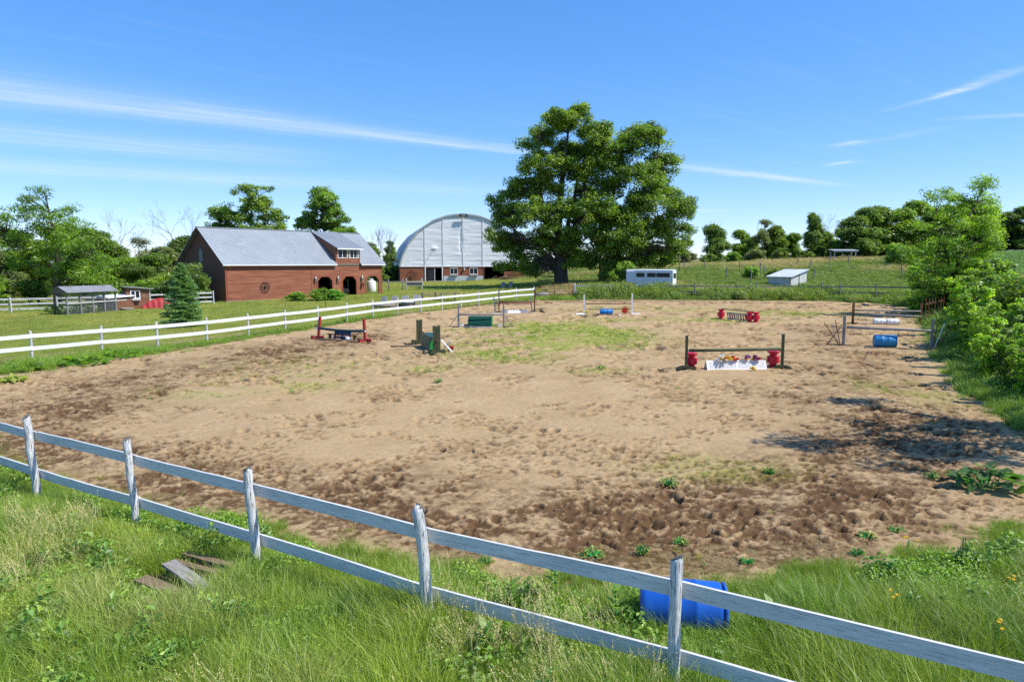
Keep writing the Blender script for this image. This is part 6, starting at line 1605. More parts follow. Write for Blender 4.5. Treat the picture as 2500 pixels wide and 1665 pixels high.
def maples():
    b1 = (6.3, 88.3); z1 = tz(*b1)
    L1 = [(7.3,22.3,2.6),(3.9,20.6,2.3),(10.4,20.4,2.5),(6.8,18.4,2.6),(2.6,16.4,2.5),(10.2,16.8,2.6),(.4,13.2,2.7),(4.4,13.6,2.6),(-.7,9.8,2.7),(3.0,10.0,2.8),(-.6,6.4,2.6),(3.0,6.2,2.7),(.6,3.9,1.9),(9.6,13.0,2.2,4),(10.6,9.6,2.2,4.5),(4.2,3.8,1.8),(6.6,6.3,2.0,4.5),(1.6,19.0,1.6),(8.6,23.6,1.6),(5.4,22.6,1.7),(-2.2,12.2,1.3),(-2.4,7.4,1.4),(6.8,10.5,2.2,-2.6),(7.6,6.6,2.3,-2.4),(8.4,15.2,2.2,-1.2),(5.4,8.4,2.2,-2.8),(8.2,4.2,1.8,-2),(1.8,2.9,1.5,-2),(6.0,16.4,2.2,-1.5),(-1.4,3.4,1.4),(8.8,18.2,2.0),(11.8,20.2,1.9),(12.2,17.6,2.0,1)]
    st = [([(0,0,-.3),(0,0,.5),(-.05,.05,2.2),(.05,.1,3.6)], [1.15,.95,.85,.78]),
          ([(-.1,.1,3.2),(-.4,.2,7),(-.2,.1,11),(.4,0,16),(.9,0,20.5)], [.62,.50,.40,.25,.08]),
          ([(-.2,0,3.2),(-1.6,-.4,6.5),(-2.6,-.5,10.5),(-3.0,-.3,14.5),(-2.8,0,18.4)], [.5,.38,.28,.17,.05]),
          ([(.2,.1,3.3),(1.7,.5,7.0),(2.8,.6,11.5),(3.4,.4,16),(4.0,.2,19)], [.55,.42,.30,.18,.06]),
          ([(-.3,-.1,2.6),(-2.8,-.8,4.6),(-5.4,-1,6.4),(-7,-1,8)], [.38,.26,.16,.05]), ([(.3,.2,3.4),(1.0,1.6,8),(2.0,2.6,12),(2.4,2.6,16)], [.4,.3,.2,.06])]
    tree('maple_tree', 'tallest big green maple beside the riding hall, thick dark trunk', 'tree', (*b1, z1), W2(L1, b1[0], z1, 1), st, 1050, 120, .92, .265, G_MAPLE, 11, thin=.018, shell=.3, skip=.35, flat=.7)
    b2 = (12.2, 86.0); z2 = tz(*b2)
    L2 = [(17,19.6,2.4),(13.8,18.0,2.6),(18.6,16.6,2.4),(14.8,14.6,2.8),(12.0,13.4,2.3),(19.0,13.0,2.5),(16,11.2,2.8),(20.8,10.4,2.3),(18,8.0,2.7),(21.5,7.8,1.9),(13.2,9.2,2.8),(15,6.0,2.6),(11.6,5.8,2.5),(18.6,5.2,1.8),(9.8,7.4,2.0,-2),(10.6,3.9,1.7),(14,4.2,1.9),(16.2,21,1.5),(20.2,17.4,1.3),(9.4,11.0,1.8,-2.2),(12.6,6.6,2.4,-2.6),(12.0,10.4,2.4,-2.4),(16.8,4.0,1.8),(14.6,8.0,2.4,-2.4),(12.2,3.2,1.6,-1.5),(17.4,14.6,2.2,-1.5),(20.6,5.6,1.4),(12.6,16.4,2.0),(19.4,3.9,1.2),(14.6,20.0,1.6),(11.2,18.4,1.7)]
    st = [([(-.3,0,-.3),(-.25,0,1.5),(-.1,.1,6),(.3,.2,11),(1.2,.1,16),(1.8,0,18.5)], [.42,.36,.30,.22,.12,.05]),
          ([(.5,.2,-.3),(.8,.2,2),(1.6,.3,6),(3.6,.4,10.5),(5.2,.2,14.5),(6.0,0,17.4)], [.46,.40,.34,.24,.13,.05]),
          ([(1.0,-.2,-.3),(1.6,-.3,2.5),(3.2,-.6,5),(6,-.8,7.4),(8,-.6,9)], [.3,.26,.2,.12,.04]), ([(-.1,.2,3),(-1.2,.6,6.5),(-1.4,.7,11)], [.22,.16,.05])]
    tree('maple_tree', 'broad green maple with several stems right of the tallest one', 'tree', (*b2, z2), W2(L2, b2[0], z2, 2), st, 1000, 120, .92, .26, (.165,.26,.026), 21, thin=.018, shell=.3, skip=.35, flat=.7)
maples()

def named_trees():
    # feathery walnut over the poultry run
    b = (-40.6, 61.0); z = tz(*b)
    L = [(-.2,9.2,1.25),(-1.0,7.9,1.3),(1.6,8.0,1.1),(.4,7.0,1.7),(-3.4,7.4,1.5),(-4.6,6.6,1.6),(3.4,6.6,1.2),(2.2,5.6,1.7),(-1.6,5.6,1.9),(-3.6,5.0,1.7),(4.0,4.6,1.5),(.8,4.4,2.0),(-1.8,3.8,1.8),(4.6,3.4,1.4),(2.4,3.2,1.7),(-3.2,3.2,1.5),(3.8,2.2,1.2),(.6,2.6,1.5),(5.0,2.1,.9),(-6.2,6.4,1.5)]
    r = np.random.default_rng(3); L = [(x, r.uniform(-1.8, 1.2) if x < 3 else r.uniform(-3.2, -.5), zz, rr) for x, zz, rr in L]
    st = [([(0,0,-.3),(0,0,1.6),(.3,.1,3.2),(.2,.1,5.4),(-.2,0,8.6)], [.36,.30,.25,.16,.05]), ([(.2,.1,2.6),(1.6,-.3,4.2),(3.4,-.8,5.6)], [.2,.13,.04]), ([(.1,0,3.0),(-1.8,-.2,4.8),(-4.2,-.4,6.6)], [.2,.13,.04])]
    tree('walnut_tree', 'feathery light green walnut tree rising behind the poultry run', 'tree', (*b, z), L, st, 230, 105, .80, .24, G_WAL, 31, flat=.55, asp=.34, droop=.12)
    # two crowns above the barn roof
    b = (-36.5, 95.5); z = tz(*b)
    L = [(.8,12.6,1.7),(.2,10.8,2.2),(2.4,10.8,1.9),(-2.6,9.6,1.9),(-4.6,9.6,1.6),(3.4,8.6,2.2),(-.4,8.6,2.4),(-3.2,7.6,2.2),(1.6,6.6,2.4),(-5.0,7.8,1.3),(4.2,6.2,2.0),(-2,5.8,2.4),(2.4,13.2,1.0)]
    L = [(x, r.uniform(-1.8, 1.8), zz, rr) for x, zz, rr in L]; st = [([(0,0,-.3),(0,0,3),(.3,0,7),(.8,0,12.4)], [.4,.33,.25,.06]), ([(0,0,3),(-2.4,.2,6.5),(-4.2,.2,9.2)], [.24,.17,.05]), ([(.1,0,4),(2.2,-.2,7.5),(2.8,-.2,10.5)], [.22,.15,.05])]
    tree('yard_tree', 'wide two topped green tree behind the left part of the barn roof', 'tree', (*b, z), L, st, 330, 85, .8, .28, G_MID, 41, thin=.018, shell=.4, flat=.6)
    b = (-25.6, 94.0); z = tz(*b)
    L = [(-.6,12.2,1.6),(.9,11.4,1.6),(-.6,10.0,2.2),(1.8,9.2,2.0),(-2.4,8.2,1.8),(.4,7.4,2.4),(2.8,6.8,1.8),(-3.2,6.4,1.6),(-1,5.4,2.3),(3.4,4.8,1.6),(1.6,4.8,2)]
    L = [(x, r.uniform(-1.6, 1.6), zz, rr) for x, zz, rr in L]; st = [([(0,0,-.3),(0,0,3),(.1,0,7),(-.3,0,12)], [.36,.3,.22,.05]), ([(0,0,4),(1.6,-.2,7),(2.2,-.2,9)], [.2,.14,.04])]
    tree('yard_tree', 'dense narrow green maple behind the middle of the barn roof', 'tree', (*b, z), L, st, 300, 85, .78, .27, (.17,.28,.028), 51, thin=.018, shell=.4, flat=.6)
    # young elm at the far end of the right hedge
    b = (31.6, 49.0); z = tz(*b)
    L = [(1.5,9.2,.75),(2.0,8.6,.8),(.4,8.0,1.0),(-1.6,8.2,.75),(-.7,7.4,.9),(2.1,7.1,.8),(-.4,6.6,1.3),(1.3,5.9,1.3),(-2.2,6.0,1.0),(-1.3,4.8,1.4),(.8,4.3,1.5),(2.3,4.6,1.0),(-2.5,3.9,1.1),(-.6,3.1,1.4),(1.4,2.9,1.3),(-2.8,2.8,.8),(-1.9,2.0,1.0),(.4,1.8,1.2),(2.6,8.0,.5),(-2.2,8.4,.45),(2.9,6.6,.5)]
    L = [(x, r.uniform(-1.1, 1.1), zz, rr) for x, zz, rr in L]; st = [([(0,0,-.3),(.05,0,1.5),(.2,0,4),(.6,0,6.8),(1.6,0,9.2)], [.17,.14,.10,.06,.02]), ([(.1,0,2.4),(-.8,.1,5),(-1.7,.1,8)], [.09,.06,.02])]
    tree('elm_tree', 'young bright green elm with loose twigs rising over the right hedge', 'tree', (*b, z), L, st, 250, 95, .62, .155, (.235,.37,.03), 61, flat=.6, asp=.55)
    # spruce
    b = (-20.4, 42.3); z = tz(*b); t = thing('spruce_tree', 'small blue green spruce standing on the lawn behind the white fence', 'tree', (*b, z))
    q = np.random.default_rng(6); Cs = []; Ts = []; br = MB(); H = 4.05
    br.tube([(0,0,-.2),(0,0,1.5),(.02,0,H)], [.09,.06,.01], 7)
    nb = 120
    for k in range(nb):
        f = k/nb; zz = .28 + (H-.45)*f**.92; a = k*2.4+q.normal(0, .3); Lb = (1.32*(1-f)**.85+.10)*q.uniform(.75, 1.12); up = -.18+.55*f
        d = np.array((math.cos(a), math.sin(a), up)); e = np.array((0,0,zz))+d*Lb+np.array((0,0,.10*Lb)); br.tube([(0,0,zz), tuple((np.array((0,0,zz))+e)/2-np.array((0,0,.05*Lb))), tuple(e)], [.018,.012,.004], 4, cap=False)
        n = int(90+200*Lb); s = q.random(n)**.75; side = q.normal(0, 1, n)*.20*Lb*(.35+s*.65)
        perp = np.array((-math.sin(a), math.cos(a), 0)); base = np.array((0,0,zz))[None]+d[None]*(Lb*s)[:, None]+perp[None]*side[:, None]; base[:, 2] += .10*Lb*s*s - .12*np.abs(side) + q.normal(0, .03, n) - .05*s
        Cs.append(base); Ts.append(unit(d[None]*1.0+perp[None]*np.sign(side)[:, None]*.8+q.normal(0, .35, (n, 3))))
    Cs = np.concatenate(Cs); Ts = np.concatenate(Ts); n = len(Cs); Nn = unit(np.cross(Ts, q.normal(0, 1, (n, 3)))+np.array((0,0,.5)))
    V, F, A = leaves_np(Cs, Ts, Nn, .13*q.uniform(.7, 1.3, n), .05*q.uniform(.7, 1.3, n), np.clip(q.normal(.5, .25, n), 0, 1))
    o = link('crown', mesh_np('crown', V, F, {'v': A}), M['leaf'], t); o.color = (.18,.31,.12,1); obj('trunk', br, M['bark'], t, True)
named_trees()

# archetypes for the woods; each later tree is a copy with its own size, turn and tint
PROTO_AT = []
def archetype(kind, seed):
    r = np.random.default_rng(seed); L = []
    if kind == 'round':
        for k in range(20):
            a = r.uniform(0, 6.28); z = r.uniform(1.4, 9.0); q = r.uniform(.3, 2.7)*(1-abs(z-5.0)/6.5); L.append((q*math.cos(a), q*math.sin(a), z, r.uniform(.8, 1.6)))
        L.append((0, 0, 8.6, 1.2)); ncl, per, rc, ls = 350, 60, .85, .31
        st = [([(0,0,-.3),(0,0,3),(.1,.1,6),(0,0,8.6)], [.22,.18,.12,.04])]
    elif kind == 'tall':
        for k in range(16):
            a = r.uniform(0, 6.28); z = r.uniform(1.2, 9.2); q = r.uniform(.2, 1.5)*(1.1-z/11); L.append((q*math.cos(a), q*math.sin(a), z, r.uniform(.75, 1.3)))
        L.append((0, 0, 9.3, .7)); ncl, per, rc, ls = 230, 58, .66, .30
        st = [([(0,0,-.3),(0,0,3),(.1,.1,6),(0,0,9.4)], [.2,.16,.1,.03]), ([(.5,.2,-.3),(.7,.2,4),(.8,.1,7.5)], [.12,.1,.03])]
    elif kind == 'thin':
        for k in range(9):
            a = r.uniform(0, 6.28); z = r.uniform(4.0, 9.2); q = r.uniform(.5, 1.9); L.append((q*math.cos(a), q*math.sin(a), z, r.uniform(.6, 1.1)))
        ncl, per, rc, ls = 75, 60, .75, .26
        st = [([(0,0,-.3),(0,0,3),(.2,.1,6),(0,0,9.2)], [.2,.16,.11,.04]), ([(0,0,3),(1.2,.2,6),(1.6,.2,8.6)], [.1,.07,.02]), ([(0,0,3.4),(-1.1,-.2,6.2),(-1.5,0,8.4)], [.1,.07,.02])]
    else:   # shrub, 10 m nominal height is scaled down
        for k in range(12):
            a = r.uniform(0, 6.28); q = r.uniform(.4, 3.6); L.append((q*math.cos(a), q*math.sin(a), r.uniform(2.2, 7.6)*(1-q/9), r.uniform(1.6, 2.6)))
        ncl, per, rc, ls = 220, 55, 1.05, .48
        st = [([(0,0,-.5),(.3,0,3),(.5,0,6)], [.25,.2,.06]), ([(0,0,-.5),(-1.2,.4,3),(-2,.6,5)], [.2,.15,.05])]
    t = thing('proto', 'proto', 'tree'); me, C = crown_np(L, ncl, per, rc, ls, seed, low=-.9 if kind == 'shrub' else -.6, shell=.35, flat=.78)
    link('crown', me, M['leaf'], t); obj('trunk', trunk_mb(st, C, seed+1, .016, 6, .3), M['bark'], t, True)
    return t
ARCH = {'round': [archetype('round', 71), archetype('round', 72), archetype('round', 73)], 'tall': [archetype('tall', 74), archetype('tall', 75)], 'thin': [archetype('thin', 76)], 'shrub': [archetype('shrub', 77), archetype('shrub', 78)]}

def wood(rows, where, group, noun='tree'):
    rows = sorted(rows, key=lambda q: q[0]/q[1]); r = np.random.default_rng(len(where))
    for i, (x, y, h, wd, kind, col, vi) in enumerate(rows):
        adj = {'round': 'round crowned', 'tall': 'tall', 'thin': 'sparse', 'shrub': 'bushy'}[kind]
        ordw = ORD[i] if i < 20 else ('twenty-'+ORD[i-20])
        src_ = ARCH[kind][vi % len(ARCH[kind])]
        s = h/ (10.0 if kind != 'shrub' else 9.0)
        copy_tree(src_, 'wood_tree' if noun == 'tree' else 'shrub', f'{adj} green {noun}, {ordw} from the left {where}', noun, (x, y, tz(x, y)-(.15 if noun == 'shrub' else .7)), r.uniform(0, 6.28), (s*wd, s*wd, s), tuple(np.array(col)*r.uniform(.85, 1.18)), group)

LEFT_WOOD = [(-60.6,72,10.2,1.25,'round',G_MID,0),(-58.0,80,8.0,1.3,'round',G_DARK,1),(-58.5,85,7.0,1.3,'round',G_GREY,2),(-53.0,82,9.0,1.2,'round',G_DARK,0),(-47.8,78,8.0,1.3,'round',G_DARK,1),(-48.2,82,6.8,1.4,'round',G_MID,2),(-42.2,75,5.0,1.6,'round',G_MID,0),(-47.7,90,7.4,1.1,'thin',G_GREY,0),(-42.4,84,6.0,1.5,'round',G_GREY,1),(-45.5,95,7.8,1.3,'round',G_DARK,2),(-38.2,74,5.2,1.5,'round',G_DARK,1),(-67,84,9,1.3,'round',G_DARK,2),(-52.,70,5.5,1.5,'round',G_GREY,1),(-43.,68,4.6,1.7,'round',G_MID,0),(-36,66.5,4.3,1.5,'round',G_DARK,2)]
wood(LEFT_WOOD, 'in the wood behind the poultry run', 'trees in the wood left of the barn')
LEFT_SHRUB = [(-45.5,58.5,3.4,1.1,'shrub',G_BRIGHT,0),(-43,62,2.9,1.2,'shrub',G_MID,1),(-38.6,63.5,2.6,1.3,'shrub',G_MID,0),(-37.,61.5,2.3,1.3,'shrub',G_BRIGHT,1),(-34.5,64,2.5,1.3,'shrub',G_WAL,0),(-31.8,63.5,2.5,1.2,'shrub',G_DARK,1),(-33.2,66.5,3.4,1.2,'shrub',G_MID,1),(-48.5,63,3.4,1.2,'shrub',G_WAL,1),(-29.6,62.8,4.2,1.0,'shrub',G_DARK,0)]
wood(LEFT_SHRUB, 'along the paddock fence behind the poultry run', 'shrubs behind the poultry run', 'shrub')
GAP = [(-24.4,122,6.5,1.0,'tall',G_MID,0),(-22.6,128,7.6,1.0,'tall',G_DARK,1),(-20.9,118,5.2,1.2,'round',G_DARK,1),(-26.5,130,7.5,1.1,'thin',G_GREY,0),(-22.0,112,3.8,1.3,'round',G_DARK,0)]
wood(GAP, 'in the gap between barn and riding hall', 'trees between barn and hall')
def px_free_row(): pass
TREELINE = [(33.0,141,6.4,1.5,'round',G_YEL,0),(37.8,150,6.0,1.5,'round',G_GREY,1),(40.2,137,8.6,1.15,'round',G_DARK,2),(44.2,150,7.2,1.3,'round',G_GREY,0),(46.4,140,7.2,1.2,'round',G_MID,1),(50.4,146,6.0,1.4,'round',G_YEL,2),(50.6,138,9.2,1.1,'thin',G_GREY,0),(53.2,139,8.0,1.2,'round',G_MID,0),(57.6,150,6.6,1.4,'round',G_YEL,1),(58.8,144,6.4,1.3,'round',G_MID,2),(56.8,131,9.6,1.0,'tall',G_DARK,0),(58.6,133,8.8,1.0,'tall',G_DARK,1),(63.6,140,6.4,1.3,'round',G_MID,0),(64.4,135,6.6,1.2,'round',G_MID,1),(26.6,139,5.6,1.5,'round',G_YEL,2),(20.5,142,5.4,1.6,'round',G_MID,1),(12.5,140,5.5,1.6,'round',G_YEL,0)]
wood(TREELINE, 'in the treeline beyond the pasture', 'trees in the far treeline')
RWOOD = [(64.0,129,8.8,1.35,'round',G_DARK,0),(67.4,131,10.0,1.3,'round',G_DARK,1),(71.2,133,10.6,1.25,'round',G_MID,2),(75.4,134,10.2,1.3,'round',G_MID,0),(80.2,137,11.4,1.25,'round',G_MID,1),(81.0,132,9.4,1.35,'round',G_DARK,2),(88.0,139,10.6,1.3,'round',G_MID,0),(92.4,139,11.2,1.25,'round',G_DARK,1),(95.0,138,10.2,1.35,'round',G_MID,2),(98.8,138,8.8,1.4,'round',G_DARK,0),(101.4,137,9.4,1.35,'round',G_DARK,1),(105.2,138,9.8,1.35,'round',G_MID,2),(109,139,9.8,1.35,'round',G_DARK,0)]
wood(RWOOD, 'in the dense wood on the right hill', 'trees in the wood on the hill')
TL_SHRUB = [(14.5,131,3.2,1.2,'shrub',G_MID,0),(19.5,132,2.8,1.3,'shrub',G_YEL,1),(24.,132,3.0,1.3,'shrub',G_MID,0),(28.6,132,2.8,1.3,'shrub',G_BRIGHT,1),(33.,133,3.2,1.2,'shrub',G_GREY,0),(37.5,132,2.6,1.3,'shrub',G_YEL,1),(42.5,132,2.6,1.3,'shrub',G_BRIGHT,0),(47.,132,3.2,1.2,'shrub',G_GREY,1),(51.,131,3.0,1.2,'shrub',G_YEL,0),(55.2,130,2.4,1.3,'shrub',G_MID,1),(60.8,130,2.6,1.3,'shrub',G_MID,0),(66.,127,3.0,1.3,'shrub',G_MID,1),(71.,128.5,3.0,1.3,'shrub',G_DARK,0),(76,129.5,3.0,1.3,'shrub',G_MID,1),(82,131,3.0,1.3,'shrub',G_MID,0),(88,133,3.2,1.3,'shrub',G_DARK,1),(94,134,3.2,1.3,'shrub',G_MID,0),(99.5,134,3.2,1.3,'shrub',G_MID,1)]
wood(TL_SHRUB, 'along the top edge of the pasture', 'shrubs at the far pasture edge', 'shrub')
PAST = [(13.4,80.5,3.6,.95,'shrub',G_BRIGHT,0),(11.6,83.2,2.6,1.0,'shrub',G_MID,1),(31.4,89.6,2.3,1.0,'shrub',G_BRIGHT,1),(34.0,88.6,1.8,1.3,'shrub',G_MID,0),(58.4,104,4.0,.8,'shrub',G_BRIGHT,1),(60.6,108,3.8,.9,'shrub',G_WAL,0),(52.4,88.2,2.6,1.0,'shrub',G_BRIGHT,0),(65.0,112,3.2,1.0,'shrub',G_MID,1)]
wood(PAST, 'growing in the open pasture', 'shrubs in the pasture', 'shrub')
BARN_SHRUB = [(-20.6,65.6,1.15,1.8,'shrub',G_BRIGHT,0),(-18.9,66.6,1.65,1.35,'shrub',G_BRIGHT,1),(-17.6,67.4,1.35,1.5,'shrub',(.17,.33,.04),0)]
wood(BARN_SHRUB, 'at the foot of the red barn wall', 'bushes in front of the barn', 'shrub')

# hedge along the right fence: leafier, so its own finer shrubs
def hedge_proto(seed, ls, n=26000//75):
    r = np.random.default_rng(seed); L = []
    for k in range(14):
        a = r.uniform(0, 6.28); q = r.uniform(.1, .42); L.append((q*math.cos(a), q*math.sin(a), r.uniform(.12, .70)*(1-.5*q), r.uniform(.10, .18)))
    for k in range(9):
        a = r.uniform(0, 6.28); q = r.uniform(.1, .55); x0, y0 = q*math.cos(a), q*math.sin(a); zt = r.uniform(.75, 1.2)
        for f in (.55, .7, .85, 1.0): L.append((x0*(.6+.5*f), y0*(.6+.5*f), zt*f, .055+.03*r.random()))
    t = thing('proto', 'proto', 'shrub'); me, C = crown_np(L, 400, 42, .085, ls*.92, seed, low=-.9, asp=.6, shell=.4, flat=.6)
    link('crown', me, M['leaf'], t)
    st = [([(0,0,-.05),(.02,0,.3),(.05,0,.75)], [.02,.015,.005]), ([(0,0,-.05),(-.12,.05,.35),(-.2,.1,.6)], [.016,.012,.004]), ([(0,0,-.05),(.15,-.06,.35),(.25,-.1,.6)], [.016,.012,.004])]
    obj('trunk', trunk_mb(st, C, seed+1, .0022, 6, .35), M['bark'], t, True); return t
HP = [hedge_proto(91, .050), hedge_proto(92, .058), hedge_proto(93, .044)]
HEDGE = [(38.8,61.5,3.6,1.3,0),(36.2,57.6,3.9,1.2,1),(33.8,54.2,3.6,1.2,2),(32.6,50.6,2.8,1.3,0),(32.0,46.8,3.3,1.1,1),(30.2,43.8,2.9,1.0,2),(29.2,41.4,3.2,1.0,0),(27.4,38.8,2.7,1.0,1),(25.2,36.4,2.9,1.15,2),(24.2,34.2,3.0,1.1,0),(23.0,32.0,2.7,1.15,1),(22.9,30.2,3.3,1.1,2),(21.4,29.4,2.3,1.2,0),(23.4,28.4,3.2,1.1,1),(20.4,27.2,1.7,1.3,2),(19.0,25.6,1.4,1.3,0),(21.6,25.0,2.4,1.1,1),(18.2,23.4,1.1,1.35,2),(17.0,21.6,1.0,1.3,0),(30.9,51.5,1.7,1.2,0),(20.7,30.6,1.3,1.3,1),(15.4,19.6,1.0,1.3,0),(14.5,17.4,.85,1.4,1),(16.4,20.4,1.3,1.2,2),(13.9,15.6,.8,1.4,0),(18.6,22.0,1.9,1.2,1),(16.1,21.6,1.9,1.0,0),(15.5,20.2,1.6,1.0,1),(17.2,23.4,2.2,1.0,2),(18.3,25.2,2.3,1.0,0),(14.9,18.7,1.5,1.05,1),(14.5,17.3,1.3,1.1,2),(19.6,27.2,2.4,1.0,1)]
def hedge():
    rows = sorted(HEDGE, key=lambda q: -q[1]); r = np.random.default_rng(14)
    for i, (x, y, h, w, k) in enumerate(rows):
        col = np.array((.225,.35,.028))*r.uniform(.62, 1.3); o = ORD[i] if i < 20 else 'twenty-'+ORD[i-20]
        copy_tree(HP[k], 'hedge_shrub', f'leafy green hedge shrub, {o} from the far end of the right hedge', 'shrub', (x, y, tz(x, y)-.05), r.uniform(0, 6.28), (h*w, h*w, h), tuple(col), 'shrubs of the right hedge')
    # two trees just outside the picture on the right whose shade falls across the sand
    for (x, y, h, k, l) in ((15.0, 13.4, 10.4, 0, 'leafy tree beyond the right edge, the nearer of two shading the sand'), (16.6, 15.4, 9.0, 1, 'leafy tree beyond the right edge, the farther of two shading the sand'), (22.8, 27.0, 5.4, 2, 'leafy tree beyond the right edge behind the hedge fence')):
        q = np.random.default_rng(120+k); Ls = [(q.normal(0, 1.3), q.normal(0, 1.3), q.uniform(.32, .95)*h, q.uniform(.35, .7)) for _ in range(22)]
        tree('shade_tree', l, 'tree', (x, y, tz(x, y)-.1), Ls, [([(0,0,-.2),(0,0,h*.4),(.1,0,h*.9)], [.16,.12,.03])], 120, 42, .6, .17, (.15,.25,.024), 130+k, group='shade trees beyond the right edge')
hedge()
for t in [x for v in ARCH.values() for x in v] + HP:      # the archetypes themselves are not part of the place
    for ch in list(t.children): bpy.data.objects.remove(ch)
    bpy.data.objects.remove(t)

def bare_tree(label, x, y, h, seed, spread=.5):
    r = np.random.default_rng(seed); m = MB()
    def grow(p, d, L, rad, dep):
        q = p + d*L; mid = (p+q)/2 + Vector(r.normal(0, .04*L, 3)); m.tube([p, mid, q], [rad, rad*.85, rad*.65], 5 if dep > 3 else 3, cap=False)
        if dep == 0: return
        for k in range(3 if r.random() < .45 else 2):
            nd_ = (d + Vector(r.normal(0, spread, 3)) + Vector((0,0,.16))).normalized(); grow(q, nd_, L*r.uniform(.62, .86), rad*.62, dep-1)
    t = thing('bare_tree', label, 'tree', (x, y, tz(x, y)-.2), 0, 'leafless trees'); grow(Vector((0,0,0)), Vector((0,0,1)), h*.25, h*.009, 6)
    obj('branches', m, M['bark_grey'], t)
bare_tree('grey leafless tree left of the barn gable', -46.5, 97, 13.5, 1, .45)
bare_tree('tallest grey leafless tree above the left wood', -49.5, 84, 12.0, 2, .36)
bare_tree('thin grey leafless tree right of the tallest one above the left wood', -45.6, 82, 9.2, 3, .34)
bare_tree('thin leafless tree over the right end of the barn roof', -24.9, 127, 11.0, 4, .3)
bare_tree('slim leafless tree between the barn and the riding hall', -22.9, 126, 10.8, 5, .26)
bare_tree('leafless grey tree standing in the far treeline', 43.6, 146, 10.6, 6, .32)
bare_tree('leafless grey tree at the left end of the right hill wood', 66.5, 146, 11.2, 7, .34)
bare_tree('leafless grey tree behind the wood left of the spruce', -46.8, 93, 7.6, 8, .34)

# ------------------------------------------------------------------ single plants
def milkweed(label, x, y, h, seed):
    r = np.random.default_rng(seed); t = thing('milkweed_plant', label, 'plant', (x, y, 0), r.uniform(0, 6)); m = MB().tube([(0,0,-.05),(.02,0,h*.5),(.03,.02,h)], [.008,.007,.004], 5); obj('stem', m, M['green_bright'], t)
    n = 7; C = []; T = []; Nn = []
    for k in range(n):
        z = h*(.35+.62*k/n)
        for s in (0, math.pi):
            a = k*1.57+s+r.normal(0, .2); d = np.array((math.cos(a), math.sin(a), .55+.2*r.random())); d /= np.linalg.norm(d); L = .17*(1-.35*k/n); C.append(np.array((0.02,0,z))+d*L*.5); T.append(d); Nn.append(unit(np.cross(np.cross(d, (0,0,1.)), d)))
    C, T, Nn = map(np.array, (C, T, Nn)); V, F, A = leaves_np(C, T, Nn, np.full(len(C), .19), np.full(len(C), .085), r.uniform(.3, .9, len(C)))
    o = link('leaves', mesh_np('leaves', V, F, {'v': A}), M['leaf'], t); o.color = (.16,.27,.05,1)
milkweed('milkweed between the two rails left of the blue barrel', .52, 7.55, .62, 1); milkweed('milkweed just left of the blue barrel below the rail', 1.12, 6.95, .58, 2)
milkweed('broad leaved plant beside the fourth fence post from the left', -.02, 7.25, .5, 3); milkweed('broad leaved plant in the grass at the bottom centre', -.28, 6.35, .5, 4)
milkweed('small milkweed right of the blue barrel', 2.75, 6.9, .45, 5)

def burdock(label, x, y, r0, h, n, seed, col, name='burdock_plant'):
    r = np.random.default_rng(seed); t = thing(name, label, 'plant', (x, y, tz(x, y)+.01)); a = r.uniform(0, 6.28, n); q = r0*np.sqrt(r.random(n)); el = r.uniform(.15, .9, n)
    C = np.stack([q*np.cos(a), q*np.sin(a), h*(.25+.75*r.random(n))*(1-.6*(q/r0)**2)], 1); T = unit(np.stack([np.cos(a), np.sin(a), r.normal(.1, .35, n)], 1)); Nn = unit(np.stack([r.normal(0, .3, n), r.normal(0, .3, n), np.ones(n)], 1)); Nn = unit(Nn - T*np.sum(Nn*T, 1, keepdims=True))
    L = r0*(.55 if n > 70 or r0 > .3 else .42)*r.uniform(.5, 1.1, n)*np.clip(.6/r0, .4, 1.2); W_ = .72 if r0 > .3 else .36; V, F, A = leaves_np(C, T, Nn, L, L*W_, r.uniform(.2, 1, n)); o = link('leaves', mesh_np('leaves', V, F, {'v': A}), M['leaf'], t); o.color = (*col, 1)
    m = MB()
    for c in C[:min(n, 40)]: m.tube([(c[0]*.2, c[1]*.2, 0), tuple(c)], .006, 3)
    obj('stalks', m, M['green_bright'], t)
burdock('large dark burdock plant on the shaded sand at the right', 8.5, 11.85, .62, .42, 60, 1, (.06,.14,.03))
burdock('broad leaved burdock patch on the verge below the second white post', -17.0, 26.9, .95, .34, 110, 2, (.14,.25,.02)); burdock('long broad leaved patch on the verge by the third white post', -16.7, 28.6, 1.05, .36, 120, 3, (.13,.25,.02)); burdock('leafy patch at the left end of the verge', -18.2, 25.4, .8, .3, 90, 4, (.12,.22,.02))
burdock('pale broad leaved plant in the weeds below the trailer', 15.8, 66.2, .7, .7, 60, 5, (.16,.26,.05)); burdock('broad leaved plant in the weeds right of the pale one', 20.2, 66.0, .6, .6, 50, 6, (.14,.25,.04))
burdock('broad leaved clump on the right verge nearest the camera', 14.6, 18.6, .7, .3, 80, 7, (.12,.24,.02)); burdock('broad leaved clump on the right verge, the farther one', 15.6, 21.0, .7, .3, 80, 8, (.12,.24,.02)); burdock('broad leaved weeds at the foot of the grey fan post', 20.0, 30.2, .8, .35, 80, 9, (.12,.24,.02))
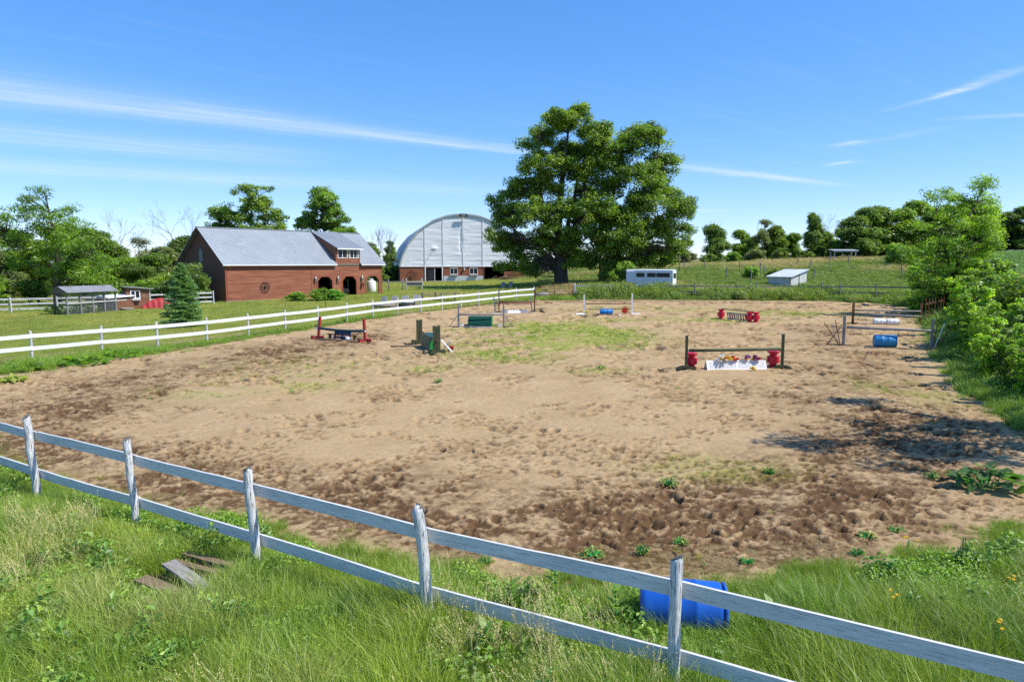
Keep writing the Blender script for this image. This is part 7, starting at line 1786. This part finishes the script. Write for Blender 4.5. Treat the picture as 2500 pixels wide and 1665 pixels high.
WEEDS = [(1.1,8.95,.17,.14,'widest tufted weed on bare sand behind the fence middle'),(1.8,9.05,.11,.14,'bright weed on bare sand right of the widest tuft'),(-.36,8.75,.12,.10,'flat weed on sand beside the fourth fence post'),(2.43,9.4,.12,.08,'flat dark weed on sand behind the blue barrel'),(5.76,9.85,.13,.06,'flat green rosette weed near the right end of the sand'),(4.75,9.0,.10,.10,'small bright round weed nearest the right meadow'),(5.2,9.6,.13,.10,'trailing weed left of the flat green rosette'),(7.83,12.36,.14,.18,'bright upright tuft beside the burdock shade'),(4.91,12.62,.13,.16,'dark tuft in the churned strip on the right'),(-2.46,22.56,.16,.20,'lone upright green weed in mid arena'),(3.39,25.57,.22,.16,'dark lone weed left of the olive jump'),(2.85,12.0,.18,.16,'grassy tuft at the left of the green patch by the churned strip'),(-16.8,22.7,.4,.22,'weed patch on the sand at the left edge'),(3.15,8.75,.10,.08,'two small weeds right behind the blue barrel')]
for i, (x, y, r0, h, l) in enumerate(WEEDS):
    burdock(l, x, y, r0*1.1, h, 60, 30+i, (.23,.28,.07) if i % 3 else (.26,.31,.06), 'sand_weed')
for i, (x, y, l) in enumerate(((4.35, 7.05, 'pale lettuce leaved thistle in the right hand meadow'), (5.95, 8.6, 'pale grey green thistle at the right meadow edge'))):
    burdock(l, x, y, .13, .5, 40, 60+i, (.26,.33,.18), 'thistle_plant')
for i, (x, y) in enumerate(((4.05, 6.85), (4.75, 6.3), (5.6, 7.3), (5.05, 8.35))):
    t = thing('yellow_wildflower', f'{ORD[i]} yellow wildflower counted from the left in the right hand meadow', 'flower', (x, y, 0), 0, 'yellow wildflowers'); q = MB(); rg = np.random.default_rng(i); 
    for k in range(3): flower_head(q, (rg.normal(0, .03), rg.normal(0, .03), .5+rg.normal(0, .04)), .022, rg, 8)
    obj('flower', q, M['petal_yellow'], t); obj('stem', MB().tube([(0,0,0),(0,0,.5)], .004, 4), M['green_bright'], t)

burdock('tangle of weeds growing inside the wire poultry run', -32.9, 52.6, 1.1, .8, 160, 71, (.13,.20,.05), 'run_weeds')
burdock('weeds at the left corner of the wire poultry run', -34.2, 51.2, .9, .7, 120, 72, (.14,.23,.05), 'run_weeds')
